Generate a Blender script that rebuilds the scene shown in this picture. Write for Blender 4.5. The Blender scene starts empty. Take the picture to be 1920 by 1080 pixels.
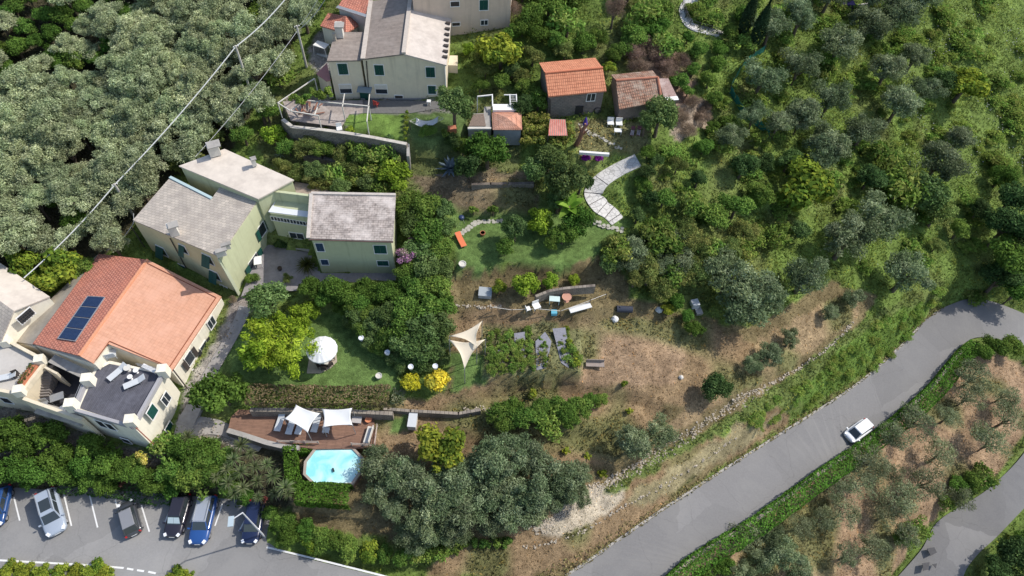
import bpy, math, random
import numpy as np
from mathutils import Vector, Matrix
C = bpy.context.scene.collection
SC = bpy.context.scene
rnd = random.Random(7)
rad = math.radians

# ---------------------------------------------------------------- camera
F = 1280.0; CAMH = 66.0
_d = np.array([890-960, -(1430-540), -F]); _d /= np.linalg.norm(_d)
_up = -_d; _f = np.array([0, 0, -1.0]); _Y = _f-_up*_f.dot(_up); _Y /= np.linalg.norm(_Y)
RM = np.array([np.cross(_Y, _up), _Y, _up])
CAM = np.array([0, 0, CAMH])
cam = bpy.data.objects.new('camera', bpy.data.cameras.new('camera')); C.objects.link(cam)
cam.data.sensor_width = 36; cam.data.lens = 24; cam.data.clip_end = 1000; cam.data.clip_start = 0.5
M4 = Matrix([list(RM[i])+[CAM[i]] for i in range(3)]+[[0, 0, 0, 1]])
cam.matrix_world = M4; SC.camera = cam

# ---------------------------------------------------------------- light
SUN_EL = rad(47); SUND = Vector((1, 0.40, 0)).normalized()*math.cos(SUN_EL)+Vector((0, 0, math.sin(SUN_EL)))
w = bpy.data.worlds.new('World'); SC.world = w; w.use_nodes = True
nt = w.node_tree; bg = nt.nodes['Background']; sky = nt.nodes.new('ShaderNodeTexSky')
sky.sky_type = 'NISHITA'; sky.sun_disc = False; sky.sun_elevation = SUN_EL
sky.sun_rotation = math.atan2(SUND.x, SUND.y); sky.air_density = 1.0; sky.dust_density = 1.5
nt.links.new(sky.outputs[0], bg.inputs[0]); bg.inputs[1].default_value = 0.15
sl = bpy.data.lights.new('sun', 'SUN'); sl.energy = 3.3; sl.angle = rad(0.6); sl.color = (1, 0.95, 0.87)
so = bpy.data.objects.new('sun', sl); C.objects.link(so); so.rotation_euler = SUND.to_track_quat('Z', 'Y').to_euler(); so.location = (60, 20, 90)
SC.view_settings.view_transform = 'Standard'; SC.view_settings.look = 'None'
SC.view_settings.exposure = 0.32; SC.view_settings.gamma = 1
SC.cycles.max_bounces = 5; SC.cycles.diffuse_bounces = 3; SC.cycles.glossy_bounces = 2
SC.cycles.transmission_bounces = 3; SC.cycles.transparent_max_bounces = 6

# ---------------------------------------------------------------- pixel <-> world (used to place things on the terrain)
def ray(px, py):
    return RM @ np.array([px-960, -(py-540), -F])
def U(px, py, z):
    d = ray(px, py); return CAM+d*((z-CAMH)/d[2])
def PX(P):
    c = (P-CAM) @ RM
    return 960+F*c[..., 0]/-c[..., 2], 540-F*c[..., 1]/-c[..., 2]
def plane(a, b):
    a = np.array(a, float); d = np.array(b, float)-a; n = np.array([d[1], -d[0], 0]); n /= np.linalg.norm(n)
    if n.dot(CAM-a) < 0: n = -n
    return a, n
def on(pl, px, py):
    a, n = pl; d = ray(px, py); return CAM+d*((a-CAM).dot(n)/d.dot(n))

# ---------------------------------------------------------------- terrain heights
CP = [(-150,1080,0),(0,1080,0),(250,1080,-.3),(500,1060,0),(0,950,0),(250,950,0),(450,950,0.2),(620,1020,-.2),(800,1080,-1.2),(950,1080,-2),(1080,1080,-2.6),(1080,1180,-2.4),
 (1250,960,-3.6),(1400,880,-4.6),(1600,780,-6.8),(1730,690,-8.2),(1830,600,-9.2),(1920,600,-9.9),(1750,1000,-14),(1920,900,-13.6),(1700,1080,-14.6),(1920,1080,-15.5),(1850,780,-11.5),(1600,920,-10.3),(1450,1040,-9.5),(1300,1080,-6.5),
 (1100,1010,-1.6),(1250,910,-1.8),(1400,830,-2.6),(1550,740,-3.8),(1650,640,-5.5),(1750,540,-6.4),(1900,460,-6.5),
 (1000,980,0),(1150,890,.6),(1300,790,.2),(1450,700,-.8),(1600,590,-2.2),
 (850,900,1.2),(700,960,.8),(850,780,2.6),(1000,760,3.0),(1150,750,2.8),(1300,690,2.2),(1450,620,.8),
 (950,640,5),(1100,640,5),(1250,600,4.6),(1400,560,3),(1550,480,.8),(1700,400,-1),(1850,330,-1.5),
 (870,560,6.3),(1050,560,6.3),(1200,530,6.1),(950,460,8),(1120,460,7.8),(870,420,8.2),(1280,440,6.6),(1450,370,4.2),(1600,280,3.2),(1800,180,3),(1920,100,4),
 (950,360,9.6),(1100,350,9.6),(1180,310,10.8),(1300,300,9.4),(1450,230,8),(1620,120,8.2),(1800,50,7.8),(1920,0,8),
 (1100,260,12.3),(1000,240,12.5),(1250,200,12.8),(1350,120,13),(1450,60,12.5),(1600,0,12.5),(1100,90,15.5),(1250,60,16),(1000,40,17),(1300,0,18),(1100,-60,20),(1400,-60,18),(1700,-60,15),
 (740,200,12.9),(620,190,12.8),(900,200,12.8),(900,90,14.5),(700,290,10.6),(850,290,10.8),(560,280,10),(650,330,9),(800,340,9.6),(560,330,8.6),
 (540,490,6),(680,520,6),(450,550,5.2),(800,500,6.6),(640,650,4.8),(780,620,5.4),(450,640,4.2),(350,780,2.6),(560,790,3.2),(700,790,3.2),(620,880,2.4),(480,860,1.8),
 (300,850,1.5),(180,860,1.2),(50,880,1),(300,900,.6),(100,700,1.8),(-100,750,1.6),(260,480,6.8),(180,470,6.6),(100,520,5),(-100,500,5.5),
 (350,320,8.8),(480,240,10.4),(560,130,12.9),(560,40,14),(400,150,12),(250,250,10.5),(100,350,9),(-80,330,9.5),(100,150,12),(250,50,14),(0,0,14.5),(450,-60,17),(0,-100,17),(700,-60,18),(850,-60,18.5),(-150,100,12.5)]
cpw = np.array([U(*c) for c in CP])
def tps_fit(P, z, lam=0.02):
    d = np.hypot(P[:, None, 0]-P[None, :, 0], P[:, None, 1]-P[None, :, 1]); n = len(P)
    K = d*d*np.log(d+1e-9)+np.eye(n)*lam*100
    A = np.zeros((n+3, n+3)); A[:n, :n] = K; A[:n, n] = 1; A[:n, n+1:] = P; A[n, :n] = 1; A[n+1:, :n] = P.T
    return np.linalg.solve(A, np.r_[z, 0, 0, 0])
_S = 1/40.; _W = tps_fit(cpw[:, :2]*_S, cpw[:, 2])
def tps(x, y):
    x = np.asarray(x, float)*_S; y = np.asarray(y, float)*_S; sh = x.shape; x = x.ravel(); y = y.ravel(); out = np.zeros(len(x)); Pc = cpw[:, :2]*_S; n = len(Pc)
    for i in range(0, len(x), 20000):
        a = x[i:i+20000]; b = y[i:i+20000]
        d = np.hypot(a[:, None]-Pc[None, :, 0], b[:, None]-Pc[None, :, 1])
        out[i:i+20000] = (d*d*np.log(d+1e-9)) @ _W[:n]+_W[n]+_W[n+1]*a+_W[n+2]*b
    return out.reshape(sh)
GX0, GX1, GY0, GY1, GS = -125., 125., -22., 150., 0.5
NX = int((GX1-GX0)/GS)+1; NY = int((GY1-GY0)/GS)+1
gx, gy = np.meshgrid(np.linspace(GX0, GX1, NX), np.linspace(GY0, GY1, NY))
GH = np.clip(tps(gx, gy), -22, 34)
def inpoly(x, y, poly):
    r = np.zeros(np.shape(x), bool); n = len(poly)
    for i in range(n):
        x0, y0 = poly[i][0], poly[i][1]; x1, y1 = poly[(i+1) % n][0], poly[(i+1) % n][1]
        if y0 == y1: continue
        r ^= ((y0 > y) != (y1 > y)) & (x < (x1-x0)*(y-y0)/(y1-y0)+x0)
    return r
def vnoise(x, y, s, seed=0):
    r = np.random.RandomState(seed); T = r.rand(128, 128); x = np.asarray(x)/s; y = np.asarray(y)/s
    xi = np.floor(x).astype(int); yi = np.floor(y).astype(int); fx = x-xi; fy = y-yi; fx = fx*fx*(3-2*fx); fy = fy*fy*(3-2*fy)
    g = lambda a, b: T[a % 128, b % 128]
    return (g(xi, yi)*(1-fx)+g(xi+1, yi)*fx)*(1-fy)+(g(xi, yi+1)*(1-fx)+g(xi+1, yi+1)*fx)*fy
GH += (vnoise(gx, gy, 3.5, 1)-.5)*.5+(vnoise(gx, gy, 1.3, 2)-.5)*.22
# level areas: polygon in photo pixels seen at height z
CARPARK = [(-220,905),(0,925),(60,915),(200,918),(330,930),(420,935),(500,960),(490,1010),(520,1030),(700,1076),(900,1110),(900,1400),(-300,1400),(-300,1100),(0,1052),(175,1056),(290,1074),(300,1090),(-220,1120)]
CARPARK = [(-220,905),(0,918),(60,910),(200,912),(330,925),(420,930),(510,955),(500,1015),(530,1036),(700,1078),(950,1125),(900,1500),(-400,1500),(-300,900)]
FLATS = [(CARPARK, 0), ([(-60,1054),(175,1062),(292,1078),(300,1200),(-100,1200)], -.4),
 ([(455,520),(500,455),(580,470),(600,505),(745,510),(745,530),(560,535),(470,540)], 6.0),
 ([(400,690),(460,590),(640,590),(750,695),(745,735),(470,728)], 4.6),
 ([(430,775),(700,770),(710,840),(640,845),(520,842),(430,805)], 3.0),
 ([(535,842),(690,842),(700,960),(540,955)], 2.0),
 ([(850,395),(950,400),(1060,395),(1165,420),(1150,440),(1125,480),(1080,500),(1040,505),(960,490),(900,510),(850,505)], 8.0),
 ([(530,185),(870,190),(870,262),(765,268),(640,238),(545,225),(525,200)], 12.9),
 ([(975,215),(1225,222),(1222,285),(1075,292),(975,270)], 12.4),
 ([(905,610),(1090,610),(1095,700),(905,705)], 5.0)]
def edge_blend(z, poly_px, zz):
    P = np.array([U(a, b, zz) for a, b in poly_px]); m = inpoly(gx, gy, P); return np.where(m, zz, z)
for p, z in FLATS: GH = edge_blend(GH, p, z)
# terrace edges: a sudden drop on the downhill side that fades out with distance
def scarp(pts, z, drop, D):
    global GH
    P = [U(a, b, z) for a, b in pts]; best = np.full(gx.shape, 1e9); sg = np.zeros(gx.shape)
    for a, b in zip(P, P[1:]):
        d = b-a; L2 = d[0]**2+d[1]**2; t0_ = ((gx-a[0])*d[0]+(gy-a[1])*d[1])/L2; t = np.clip(t0_, 0, 1); q = np.hypot(gx-a[0]-t*d[0], gy-a[1]-t*d[1]); k = q < best; best[k] = q[k]; sg[k] = (np.sign(d[0]*(gy-a[1])-d[1]*(gx-a[0]))*((t0_ > 0) & (t0_ < 1)))[k]
    GH = np.where((sg < 0) & (best < D), GH-drop*(1-best/D), GH)
scarp([(842,826),(920,822),(1000,812),(1090,806),(1160,800)], 1.8, 1.0, 5)
scarp([(905,738),(1000,722),(1090,722),(1180,730),(1260,745)], 3.2, .8, 4)
scarp([(850,590),(960,592),(1080,590),(1190,575)], 5.6, .7, 4)
scarp([(850,512),(960,505),(1080,512),(1140,500)], 7.2, .6, 3)
scarp([(860,372),(940,376),(1010,378)], 9.0, .8, 4)
scarp([(560,300),(640,305),(740,318)], 9.8, 1.0, 4)
scarp([(1160,880),(1240,835),(1330,785),(1420,715),(1520,655)], -.2, .9, 3)
scarp([(1290,255),(1400,290),(1500,320),(1600,340)], 6.5, .9, 5)
scarp([(1330,180),(1450,190),(1560,225),(1660,270)], 8, .9, 5)
# roads: left and right edges in photo pixels with heights
RL = [(760,1290,-1.6),(900,1180,-2.0),(1060,1080,-2.6),(1200,984,-3.3),(1300,917,-4.0),(1465,812,-5.4),(1600,725,-6.9),(1680,657,-7.9),(1715,622,-8.3),(1740,595,-8.6),(1780,572,-9.0),(1835,560,-9.4),(1920,588,-10),(2010,640,-10.8),(2060,740,-11.7),(2020,840,-12.7),(1875,1000,-13.9),(1830,1040,-14.3),(1805,1080,-14.7),(1790,1180,-15.4)]
RR = [(900,1330,-1.6),(1080,1230,-2.0),(1240,1085,-2.6),(1300,1035,-3.3),(1400,975,-4.0),(1525,885,-5.4),(1600,835,-6.9),(1690,765,-7.9),(1735,725,-8.3),(1765,690,-8.6),(1800,650,-9.0),(1840,632,-9.4),(1915,650,-10),(1950,690,-10.8),(1965,740,-11.7),(1930,835,-12.7),(1850,920,-13.6),(1760,975,-14.1),(1720,1030,-14.6),(1685,1075,-15.4)]
RL[16:] = [(1885,990,-13.9),(1833,1040,-14.3),(1805,1085,-14.7),(1790,1180,-15.4)]
RR[16:] = [(1855,915,-13.6),(1762,975,-14.1),(1728,1030,-14.6),(1680,1085,-15.4)]
def resample(P, n=8):
    out = []; P = np.array(P)
    for i in range(len(P)-1):
        p0 = P[max(i-1, 0)]; p1 = P[i]; p2 = P[i+1]; p3 = P[min(i+2, len(P)-1)]
        for k in range(n):
            t = k/n; out.append(.5*((2*p1)+(-p0+p2)*t+(2*p0-5*p1+4*p2-p3)*t*t+(-p0+3*p1-3*p2+p3)*t**3))
    out.append(P[-1]); return np.array(out)
RLw = resample([U(*a) for a in RL]); RRw = resample([U(*a) for a in RR])
mid = (RLw+RRw)/2; hw = np.linalg.norm(RLw[:, :2]-RRw[:, :2], axis=1)/2
bz = np.full(gx.shape, 1e9); bd = np.full(gx.shape, 1e9)   # road height, distance outside the road edge
for E_ in (RLw, RRw):
    for a, b in zip(E_, E_[1:]):
        d = b-a; L2 = d[0]**2+d[1]**2; t = np.clip(((gx-a[0])*d[0]+(gy-a[1])*d[1])/L2, 0, 1); q = np.hypot(gx-a[0]-t*d[0], gy-a[1]-t*d[1]); k = q < bd; bd[k] = q[k]; bz[k] = (a[2]+t*d[2])[k]
ins = np.zeros(gx.shape, bool)
for i in range(len(RLw)-1):
    Q = [RLw[i], RRw[i], RRw[i+1], RLw[i+1]]; k = inpoly(gx, gy, Q)
    if k.any():
        A = np.c_[[q[0] for q in Q], [q[1] for q in Q], np.ones(4)]; co = np.linalg.lstsq(A, np.array([q[2] for q in Q]), rcond=None)[0]; bz[k] = co[0]*gx[k]+co[1]*gy[k]+co[2]; ins |= k
bd = np.where(ins, -bd, bd)
t = np.clip((bd-.3)/1.8, 0, 1); GH = GH*t+(bz-np.where(bd < 0, .3, .06))*(1-t)
# cut under the car park sheet
GH = np.where(inpoly(gx, gy, np.array([U(a, b, 0) for a, b in CARPARK])) & (GH > -.3), -.06, GH)
def gh(x, y):
    u = np.clip((np.asarray(x)-GX0)/GS, 0, NX-1.001); v = np.clip((np.asarray(y)-GY0)/GS, 0, NY-1.001)
    i = u.astype(int); j = v.astype(int); a = u-i; b = v-j
    return GH[j, i]*(1-a)*(1-b)+GH[j, i+1]*a*(1-b)+GH[j+1, i]*(1-a)*b+GH[j+1, i+1]*a*b
def at(px, py, off=0.0):
    d = ray(px, py); d = d/np.linalg.norm(d); t = np.arange(30, 260, .25); P = CAM+d*t[:, None]
    g = P[:, 2]-gh(P[:, 0], P[:, 1])-off; k = np.argmax(g < 0)
    if g[k] >= 0: return P[-1]
    a = g[k-1]/(g[k-1]-g[k]); return P[k-1]+(P[k]-P[k-1])*a

# paths: centre line in photo pixels, widths in metres; the ground is cut level across them
def pathline(pts, w_, n=5):
    P = resample([at(a, b) for a, b in pts], n)
    for k in range(6): P[1:-1, 2] = (P[:-2, 2]+P[1:-1, 2]+P[2:, 2])/3
    W_ = np.interp(np.linspace(0, 1, len(P)), np.linspace(0, 1, len(w_)), w_); return P, W_
PATHS = {'winding_path': pathline([(1196,300),(1160,318),(1128,338),(1113,362),(1125,385),(1145,400),(1158,415)], [2.0,1.9,1.9,2.1,2.3,2.0,1.8], 8),
 'side_path': pathline([(345,800),(370,750),(400,690),(440,620),(460,575)], [1.8,1.5,1.3,1.2,1.3]),
 'lower_path': pathline([(330,800),(400,800),(440,815),(490,840)], [2.6,1.6,1.0,.8]),
 'hill_path': pathline([(1330,-30),(1290,8),(1286,30),(1300,50),(1345,62),(1375,75)], [1.8,1.6,1.5,1.5,1.6,1.4])}
for P_, W_ in PATHS.values():
    dd = np.full(gx.shape, 1e9); zz = np.zeros(gx.shape)
    for q, w1 in zip(P_, W_):
        d = np.hypot(gx-q[0], gy-q[1])-w1/2; k = d < dd; dd[k] = d[k]; zz[k] = q[2]
    t = np.clip((dd-.3)/1.2, 0, 1); GH = GH*t+(zz-.1)*(1-t)

# ---------------------------------------------------------------- mesh helpers
class MB:
    def __init__(s): s.v = []; s.f = []; s.uv = []
    def face(s, pts, uv=None):
        n = len(s.v); s.v += [tuple(p) for p in pts]; s.f.append(tuple(range(n, n+len(pts)))); s.uv.append(uv or [(p[0]*.7+p[1]*.7, p[2]) for p in pts])
    def prism(s, bot, top):
        n = len(bot); s.face(top); s.face(bot[::-1])
        for i in range(n):
            j = (i+1) % n; s.face([bot[i], bot[j], top[j], top[i]])
    def box(s, c, size, rz=0.0, M=None):
        x, y, z = [q/2 for q in size]; P = [Vector((a*x, b*y, q*z)) for q in (-1, 1) for a, b in ((-1, -1), (1, -1), (1, 1), (-1, 1))]
        R3 = M if M is not None else Matrix.Rotation(rz, 3, 'Z'); P = [R3 @ p+Vector(c) for p in P]; s.prism(P[:4], P[4:])
    def beam(s, a, b, w, h=None):
        a = Vector(a); b = Vector(b); d = b-a; q = d.to_track_quat('X', 'Z').to_matrix(); s.box((a+b)/2, (d.length, w, h or w), M=q)
    def tube(s, pts, rs, n=8, cap=True):
        rings = []
        for i, p in enumerate(pts):
            p = Vector(p); d = Vector(pts[min(i+1, len(pts)-1)])-Vector(pts[max(i-1, 0)]); q = d.to_track_quat('Z', 'Y'); r = rs[i] if hasattr(rs, '__len__') else rs
            rings.append([p+q @ Vector((math.cos(k*2*math.pi/n)*r, math.sin(k*2*math.pi/n)*r, 0)) for k in range(n)])
        for a, b in zip(rings, rings[1:]):
            for k in range(n): s.face([a[k], a[(k+1) % n], b[(k+1) % n], b[k]])
        if cap: s.face(rings[0][::-1]); s.face(rings[-1])
    def lathe(s, c, prof, n=16):
        c = Vector(c); R_ = [[c+Vector((math.cos(k*2*math.pi/n)*r, math.sin(k*2*math.pi/n)*r, z)) for k in range(n)] for r, z in prof]
        for a, b in zip(R_, R_[1:]):
            for k in range(n): s.face([a[k], a[(k+1) % n], b[(k+1) % n], b[k]])
        s.face(R_[0][::-1]); s.face(R_[-1])
    def build(s, name, mat, parent=None, smooth=False, weld=False):
        V = np.array(s.v, float).reshape(-1, 3)
        if parent is not None:
            loc = np.zeros(3); p = parent
            while p is not None: loc += np.array(p.location); p = p.parent
            V = V-loc; o_loc = (0, 0, 0)
        else:
            o_loc = np.array([V[:, 0].mean(), V[:, 1].mean(), V[:, 2].min()]); V = V-o_loc
        me = bpy.data.meshes.new(name); me.from_pydata(V.tolist(), [], s.f)
        ul = me.uv_layers.new(name='UVMap'); flat = [c for f in s.uv for q in f for c in q]; ul.data.foreach_set('uv', flat)
        me.materials.append(mat)
        if weld or smooth:
            import bmesh
            b = bmesh.new(); b.from_mesh(me); bmesh.ops.remove_doubles(b, verts=b.verts, dist=.0005); b.to_mesh(me); b.free()
        if smooth: me.polygons.foreach_set('use_smooth', [True]*len(me.polygons))
        me.update(); o = bpy.data.objects.new(name, me); C.objects.link(o); o.location = o_loc; o.parent = parent; return o
def tag(o, label=None, cat=None, group=None, kind=None):
    if label: o['label'] = label
    if cat: o['category'] = cat
    if group: o['group'] = group
    if kind: o['kind'] = kind
    return o
def empty(name, loc, label, cat, group=None):
    o = bpy.data.objects.new(name, None); C.objects.link(o); o.location = tuple(loc); o.empty_display_size = .3; return tag(o, label, cat, group)
def copy_tree(o, parent=None):
    c = o.copy(); C.objects.link(c); c.parent = parent
    for ch in list(o.children): copy_tree(ch, c)
    return c
def np_mesh(name, V, Fc, mat, col=None, smooth=False):
    me = bpy.data.meshes.new(name); nv = len(V); nf = len(Fc); k = Fc.shape[1]
    me.vertices.add(nv); me.vertices.foreach_set('co', np.ascontiguousarray(V, np.float32).ravel())
    me.loops.add(nf*k); me.loops.foreach_set('vertex_index', np.ascontiguousarray(Fc, np.int32).ravel())
    me.polygons.add(nf); me.polygons.foreach_set('loop_start', np.arange(0, nf*k, k, dtype=np.int32))
    if smooth: me.polygons.foreach_set('use_smooth', np.ones(nf, bool))
    if col is not None:
        a = me.color_attributes.new('Col', 'FLOAT_COLOR', 'POINT'); a.data.foreach_set('color', np.c_[col, np.ones(nv)].astype(np.float32).ravel())
    me.materials.append(mat); me.update(calc_edges=True); return me

# ---------------------------------------------------------------- materials
MATS = {}
def mat(name, col, rough=.8, noise=0.0, nscale=3.0, metal=0.0, bump=0.0, spec=.3, stain=None, stain_amt=0.0, sscale=.6, coat=0.0):
    if name in MATS: return MATS[name]
    m = bpy.data.materials.new(name); m.use_nodes = True; N = m.node_tree.nodes; L = m.node_tree.links; b = N['Principled BSDF']
    b.inputs['Roughness'].default_value = rough; b.inputs['Metallic'].default_value = metal; b.inputs['Specular IOR Level'].default_value = spec
    if coat: b.inputs['Coat Weight'].default_value = coat; b.inputs['Coat Roughness'].default_value = .08
    tc = N.new('ShaderNodeTexCoord'); c4 = (*col, 1)
    nz = N.new('ShaderNodeTexNoise'); nz.inputs['Scale'].default_value = nscale; nz.inputs['Detail'].default_value = 6; nz.inputs['Roughness'].default_value = .65
    L.new(tc.outputs['Object'], nz.inputs['Vector'])
    mr = N.new('ShaderNodeMapRange'); mr.inputs[1].default_value = .25; mr.inputs[2].default_value = .75; mr.inputs[3].default_value = 1-noise; mr.inputs[4].default_value = 1+noise
    L.new(nz.outputs['Fac'], mr.inputs[0])
    mul = N.new('ShaderNodeMixRGB'); mul.blend_type = 'MULTIPLY'; mul.inputs[0].default_value = 1; mul.inputs[1].default_value = c4; L.new(mr.outputs[0], mul.inputs[2]); out = mul.outputs[0]
    if stain:
        n2 = N.new('ShaderNodeTexNoise'); n2.inputs['Scale'].default_value = sscale; n2.inputs['Detail'].default_value = 8; n2.inputs['Roughness'].default_value = .7; L.new(tc.outputs['Object'], n2.inputs['Vector'])
        r2 = N.new('ShaderNodeMapRange'); r2.inputs[1].default_value = .48; r2.inputs[2].default_value = .62; r2.inputs[4].default_value = stain_amt; L.new(n2.outputs['Fac'], r2.inputs[0])
        mx = N.new('ShaderNodeMixRGB'); mx.inputs[2].default_value = (*stain, 1); L.new(r2.outputs[0], mx.inputs[0]); L.new(out, mx.inputs[1]); out = mx.outputs[0]
    L.new(out, b.inputs['Base Color'])
    if bump:
        bp = N.new('ShaderNodeBump'); bp.inputs['Strength'].default_value = bump; bp.inputs['Distance'].default_value = .05; L.new(nz.outputs['Fac'], bp.inputs['Height']); L.new(bp.outputs[0], b.inputs['Normal'])
    MATS[name] = m; return m
def tilemat(name, c1, c2, mortar, bw, bh, mort=.02, stain=None, stain_amt=0., sscale=.5, squash=1, rough=.85, bump=.5, offset=.5, noise=.15):
    if name in MATS: return MATS[name]
    m = bpy.data.materials.new(name); m.use_nodes = True; N = m.node_tree.nodes; L = m.node_tree.links; b = N['Principled BSDF']
    b.inputs['Roughness'].default_value = rough; b.inputs['Specular IOR Level'].default_value = .25
    uv = N.new('ShaderNodeUVMap'); br = N.new('ShaderNodeTexBrick'); br.offset = offset
    for k, v in (('Scale', 1), ('Mortar Size', mort), ('Brick Width', bw), ('Row Height', bh), ('Mortar Smooth', .4)): br.inputs[k].default_value = v
    br.inputs['Color1'].default_value = (*c1, 1); br.inputs['Color2'].default_value = (*c2, 1); br.inputs['Mortar'].default_value = (*mortar, 1)
    L.new(uv.outputs[0], br.inputs['Vector']); out = br.outputs['Color']
    nz = N.new('ShaderNodeTexNoise'); nz.inputs['Scale'].default_value = 2.2; nz.inputs['Detail'].default_value = 7; L.new(uv.outputs[0], nz.inputs['Vector'])
    mr = N.new('ShaderNodeMapRange'); mr.inputs[1].default_value = .3; mr.inputs[2].default_value = .7; mr.inputs[3].default_value = 1-noise; mr.inputs[4].default_value = 1+noise; L.new(nz.outputs['Fac'], mr.inputs[0])
    mul = N.new('ShaderNodeMixRGB'); mul.blend_type = 'MULTIPLY'; mul.inputs[0].default_value = 1; L.new(out, mul.inputs[1]); L.new(mr.outputs[0], mul.inputs[2]); out = mul.outputs[0]
    if stain:
        n2 = N.new('ShaderNodeTexNoise'); n2.inputs['Scale'].default_value = sscale; n2.inputs['Detail'].default_value = 9; n2.inputs['Roughness'].default_value = .72; L.new(uv.outputs[0], n2.inputs['Vector'])
        r2 = N.new('ShaderNodeMapRange'); r2.inputs[1].default_value = .46; r2.inputs[2].default_value = .6; r2.inputs[4].default_value = stain_amt; L.new(n2.outputs['Fac'], r2.inputs[0])
        mx = N.new('ShaderNodeMixRGB'); mx.inputs[2].default_value = (*stain, 1); L.new(r2.outputs[0], mx.inputs[0]); L.new(out, mx.inputs[1]); out = mx.outputs[0]
    L.new(out, b.inputs['Base Color'])
    bp = N.new('ShaderNodeBump'); bp.inputs['Strength'].default_value = bump; bp.inputs['Distance'].default_value = .04; inv = N.new('ShaderNodeMath'); inv.operation = 'SUBTRACT'; inv.inputs[0].default_value = 1
    L.new(br.outputs['Fac'], inv.inputs[1]); L.new(inv.outputs[0], bp.inputs['Height']); L.new(bp.outputs[0], b.inputs['Normal'])
    MATS[name] = m; return m
def leafmat(name, trans=.34, tint=(1, 1, 1), rough=.6):
    m = bpy.data.materials.new(name); m.use_nodes = True; N = m.node_tree.nodes; L = m.node_tree.links; N.remove(N['Principled BSDF']); out = N['Material Output']
    a = N.new('ShaderNodeAttribute'); a.attribute_name = 'Col'; oi = N.new('ShaderNodeObjectInfo')
    hs = N.new('ShaderNodeHueSaturation'); mr = N.new('ShaderNodeMapRange'); mr.inputs[3].default_value = .78; mr.inputs[4].default_value = 1.25; L.new(oi.outputs['Random'], mr.inputs[0]); L.new(mr.outputs[0], hs.inputs['Value'])
    m2 = N.new('ShaderNodeMath'); m2.operation = 'MULTIPLY'; m2.inputs[1].default_value = 7.31; m3 = N.new('ShaderNodeMath'); m3.operation = 'FRACT'; L.new(oi.outputs['Random'], m2.inputs[0]); L.new(m2.outputs[0], m3.inputs[0])
    r3 = N.new('ShaderNodeMapRange'); r3.inputs[3].default_value = .485; r3.inputs[4].default_value = .515; L.new(m3.outputs[0], r3.inputs[0]); L.new(r3.outputs[0], hs.inputs['Hue'])
    L.new(a.outputs['Color'], hs.inputs['Color'])
    d = N.new('ShaderNodeBsdfDiffuse'); t = N.new('ShaderNodeBsdfTranslucent'); mx = N.new('ShaderNodeMixShader'); mx.inputs[0].default_value = trans
    L.new(hs.outputs[0], d.inputs[0]); L.new(hs.outputs[0], t.inputs[0]); L.new(d.outputs[0], mx.inputs[1]); L.new(t.outputs[0], mx.inputs[2]); L.new(mx.outputs[0], out.inputs[0])
    MATS[name] = m; return m
LEAF = leafmat('leaf')
# ground: base colours per vertex, procedural mottling
def groundmat():
    m = bpy.data.materials.new('ground'); m.use_nodes = True; N = m.node_tree.nodes; L = m.node_tree.links; b = N['Principled BSDF']; b.inputs['Roughness'].default_value = .95; b.inputs['Specular IOR Level'].default_value = .1
    a = N.new('ShaderNodeAttribute'); a.attribute_name = 'Col'; tc = N.new('ShaderNodeTexCoord'); out = a.outputs['Color']
    for sc, lo, hi, det in ((.35, .68, 1.32, 5), (1.9, .62, 1.42, 8), (9, .62, 1.4, 5)):
        nz = N.new('ShaderNodeTexNoise'); nz.inputs['Scale'].default_value = sc; nz.inputs['Detail'].default_value = det; nz.inputs['Roughness'].default_value = .7; L.new(tc.outputs['Object'], nz.inputs['Vector'])
        mr = N.new('ShaderNodeMapRange'); mr.inputs[1].default_value = .3; mr.inputs[2].default_value = .7; mr.inputs[3].default_value = lo; mr.inputs[4].default_value = hi; L.new(nz.outputs['Fac'], mr.inputs[0])
        mul = N.new('ShaderNodeMixRGB'); mul.blend_type = 'MULTIPLY'; mul.inputs[0].default_value = 1; L.new(out, mul.inputs[1]); L.new(mr.outputs[0], mul.inputs[2]); out = mul.outputs[0]
    L.new(out, b.inputs['Base Color'])
    bp = N.new('ShaderNodeBump'); bp.inputs['Strength'].default_value = .8; bp.inputs['Distance'].default_value = .12; L.new(nz.outputs['Fac'], bp.inputs['Height']); L.new(bp.outputs[0], b.inputs['Normal'])
    return m
M_white = mat('white_paint', (.78, .77, .74), .6, .05)
M_offw = mat('off_white', (.62, .59, .53), .7, .08, stain=(.45, .43, .38), stain_amt=.4)
M_fabw = mat('white_fabric', (.70, .70, .68), .8, .03)
M_cream_fab = mat('cream_fabric', (.70, .61, .46), .85, .03)
M_grey_plastic = mat('grey_plastic', (.55, .57, .58), .5, .05)
M_dark = mat('dark_metal', (.03, .03, .035), .5)
M_metal = mat('grey_metal', (.4, .41, .42), .4, .1, metal=.5)
M_concrete = mat('concrete', (.36, .34, .31), .9, .15, 2, bump=.3, stain=(.2, .19, .17), stain_amt=.5)
M_pole = mat('pole_concrete', (.5, .47, .42), .9, .12)
M_paving = mat('paving_grey', (.27, .25, .25), .9, .15, 3, bump=.2, stain=(.17, .16, .16), stain_amt=.5)
M_asphalt = mat('asphalt', (.20, .196, .194), .92, .10, 6, bump=.15, stain=(.235, .23, .222), stain_amt=.6, sscale=.16)
M_asphalt2 = mat('car_park_asphalt', (.255, .25, .243), .92, .10, 6, bump=.15, stain=(.30, .292, .28), stain_amt=.6, sscale=.2)
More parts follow.
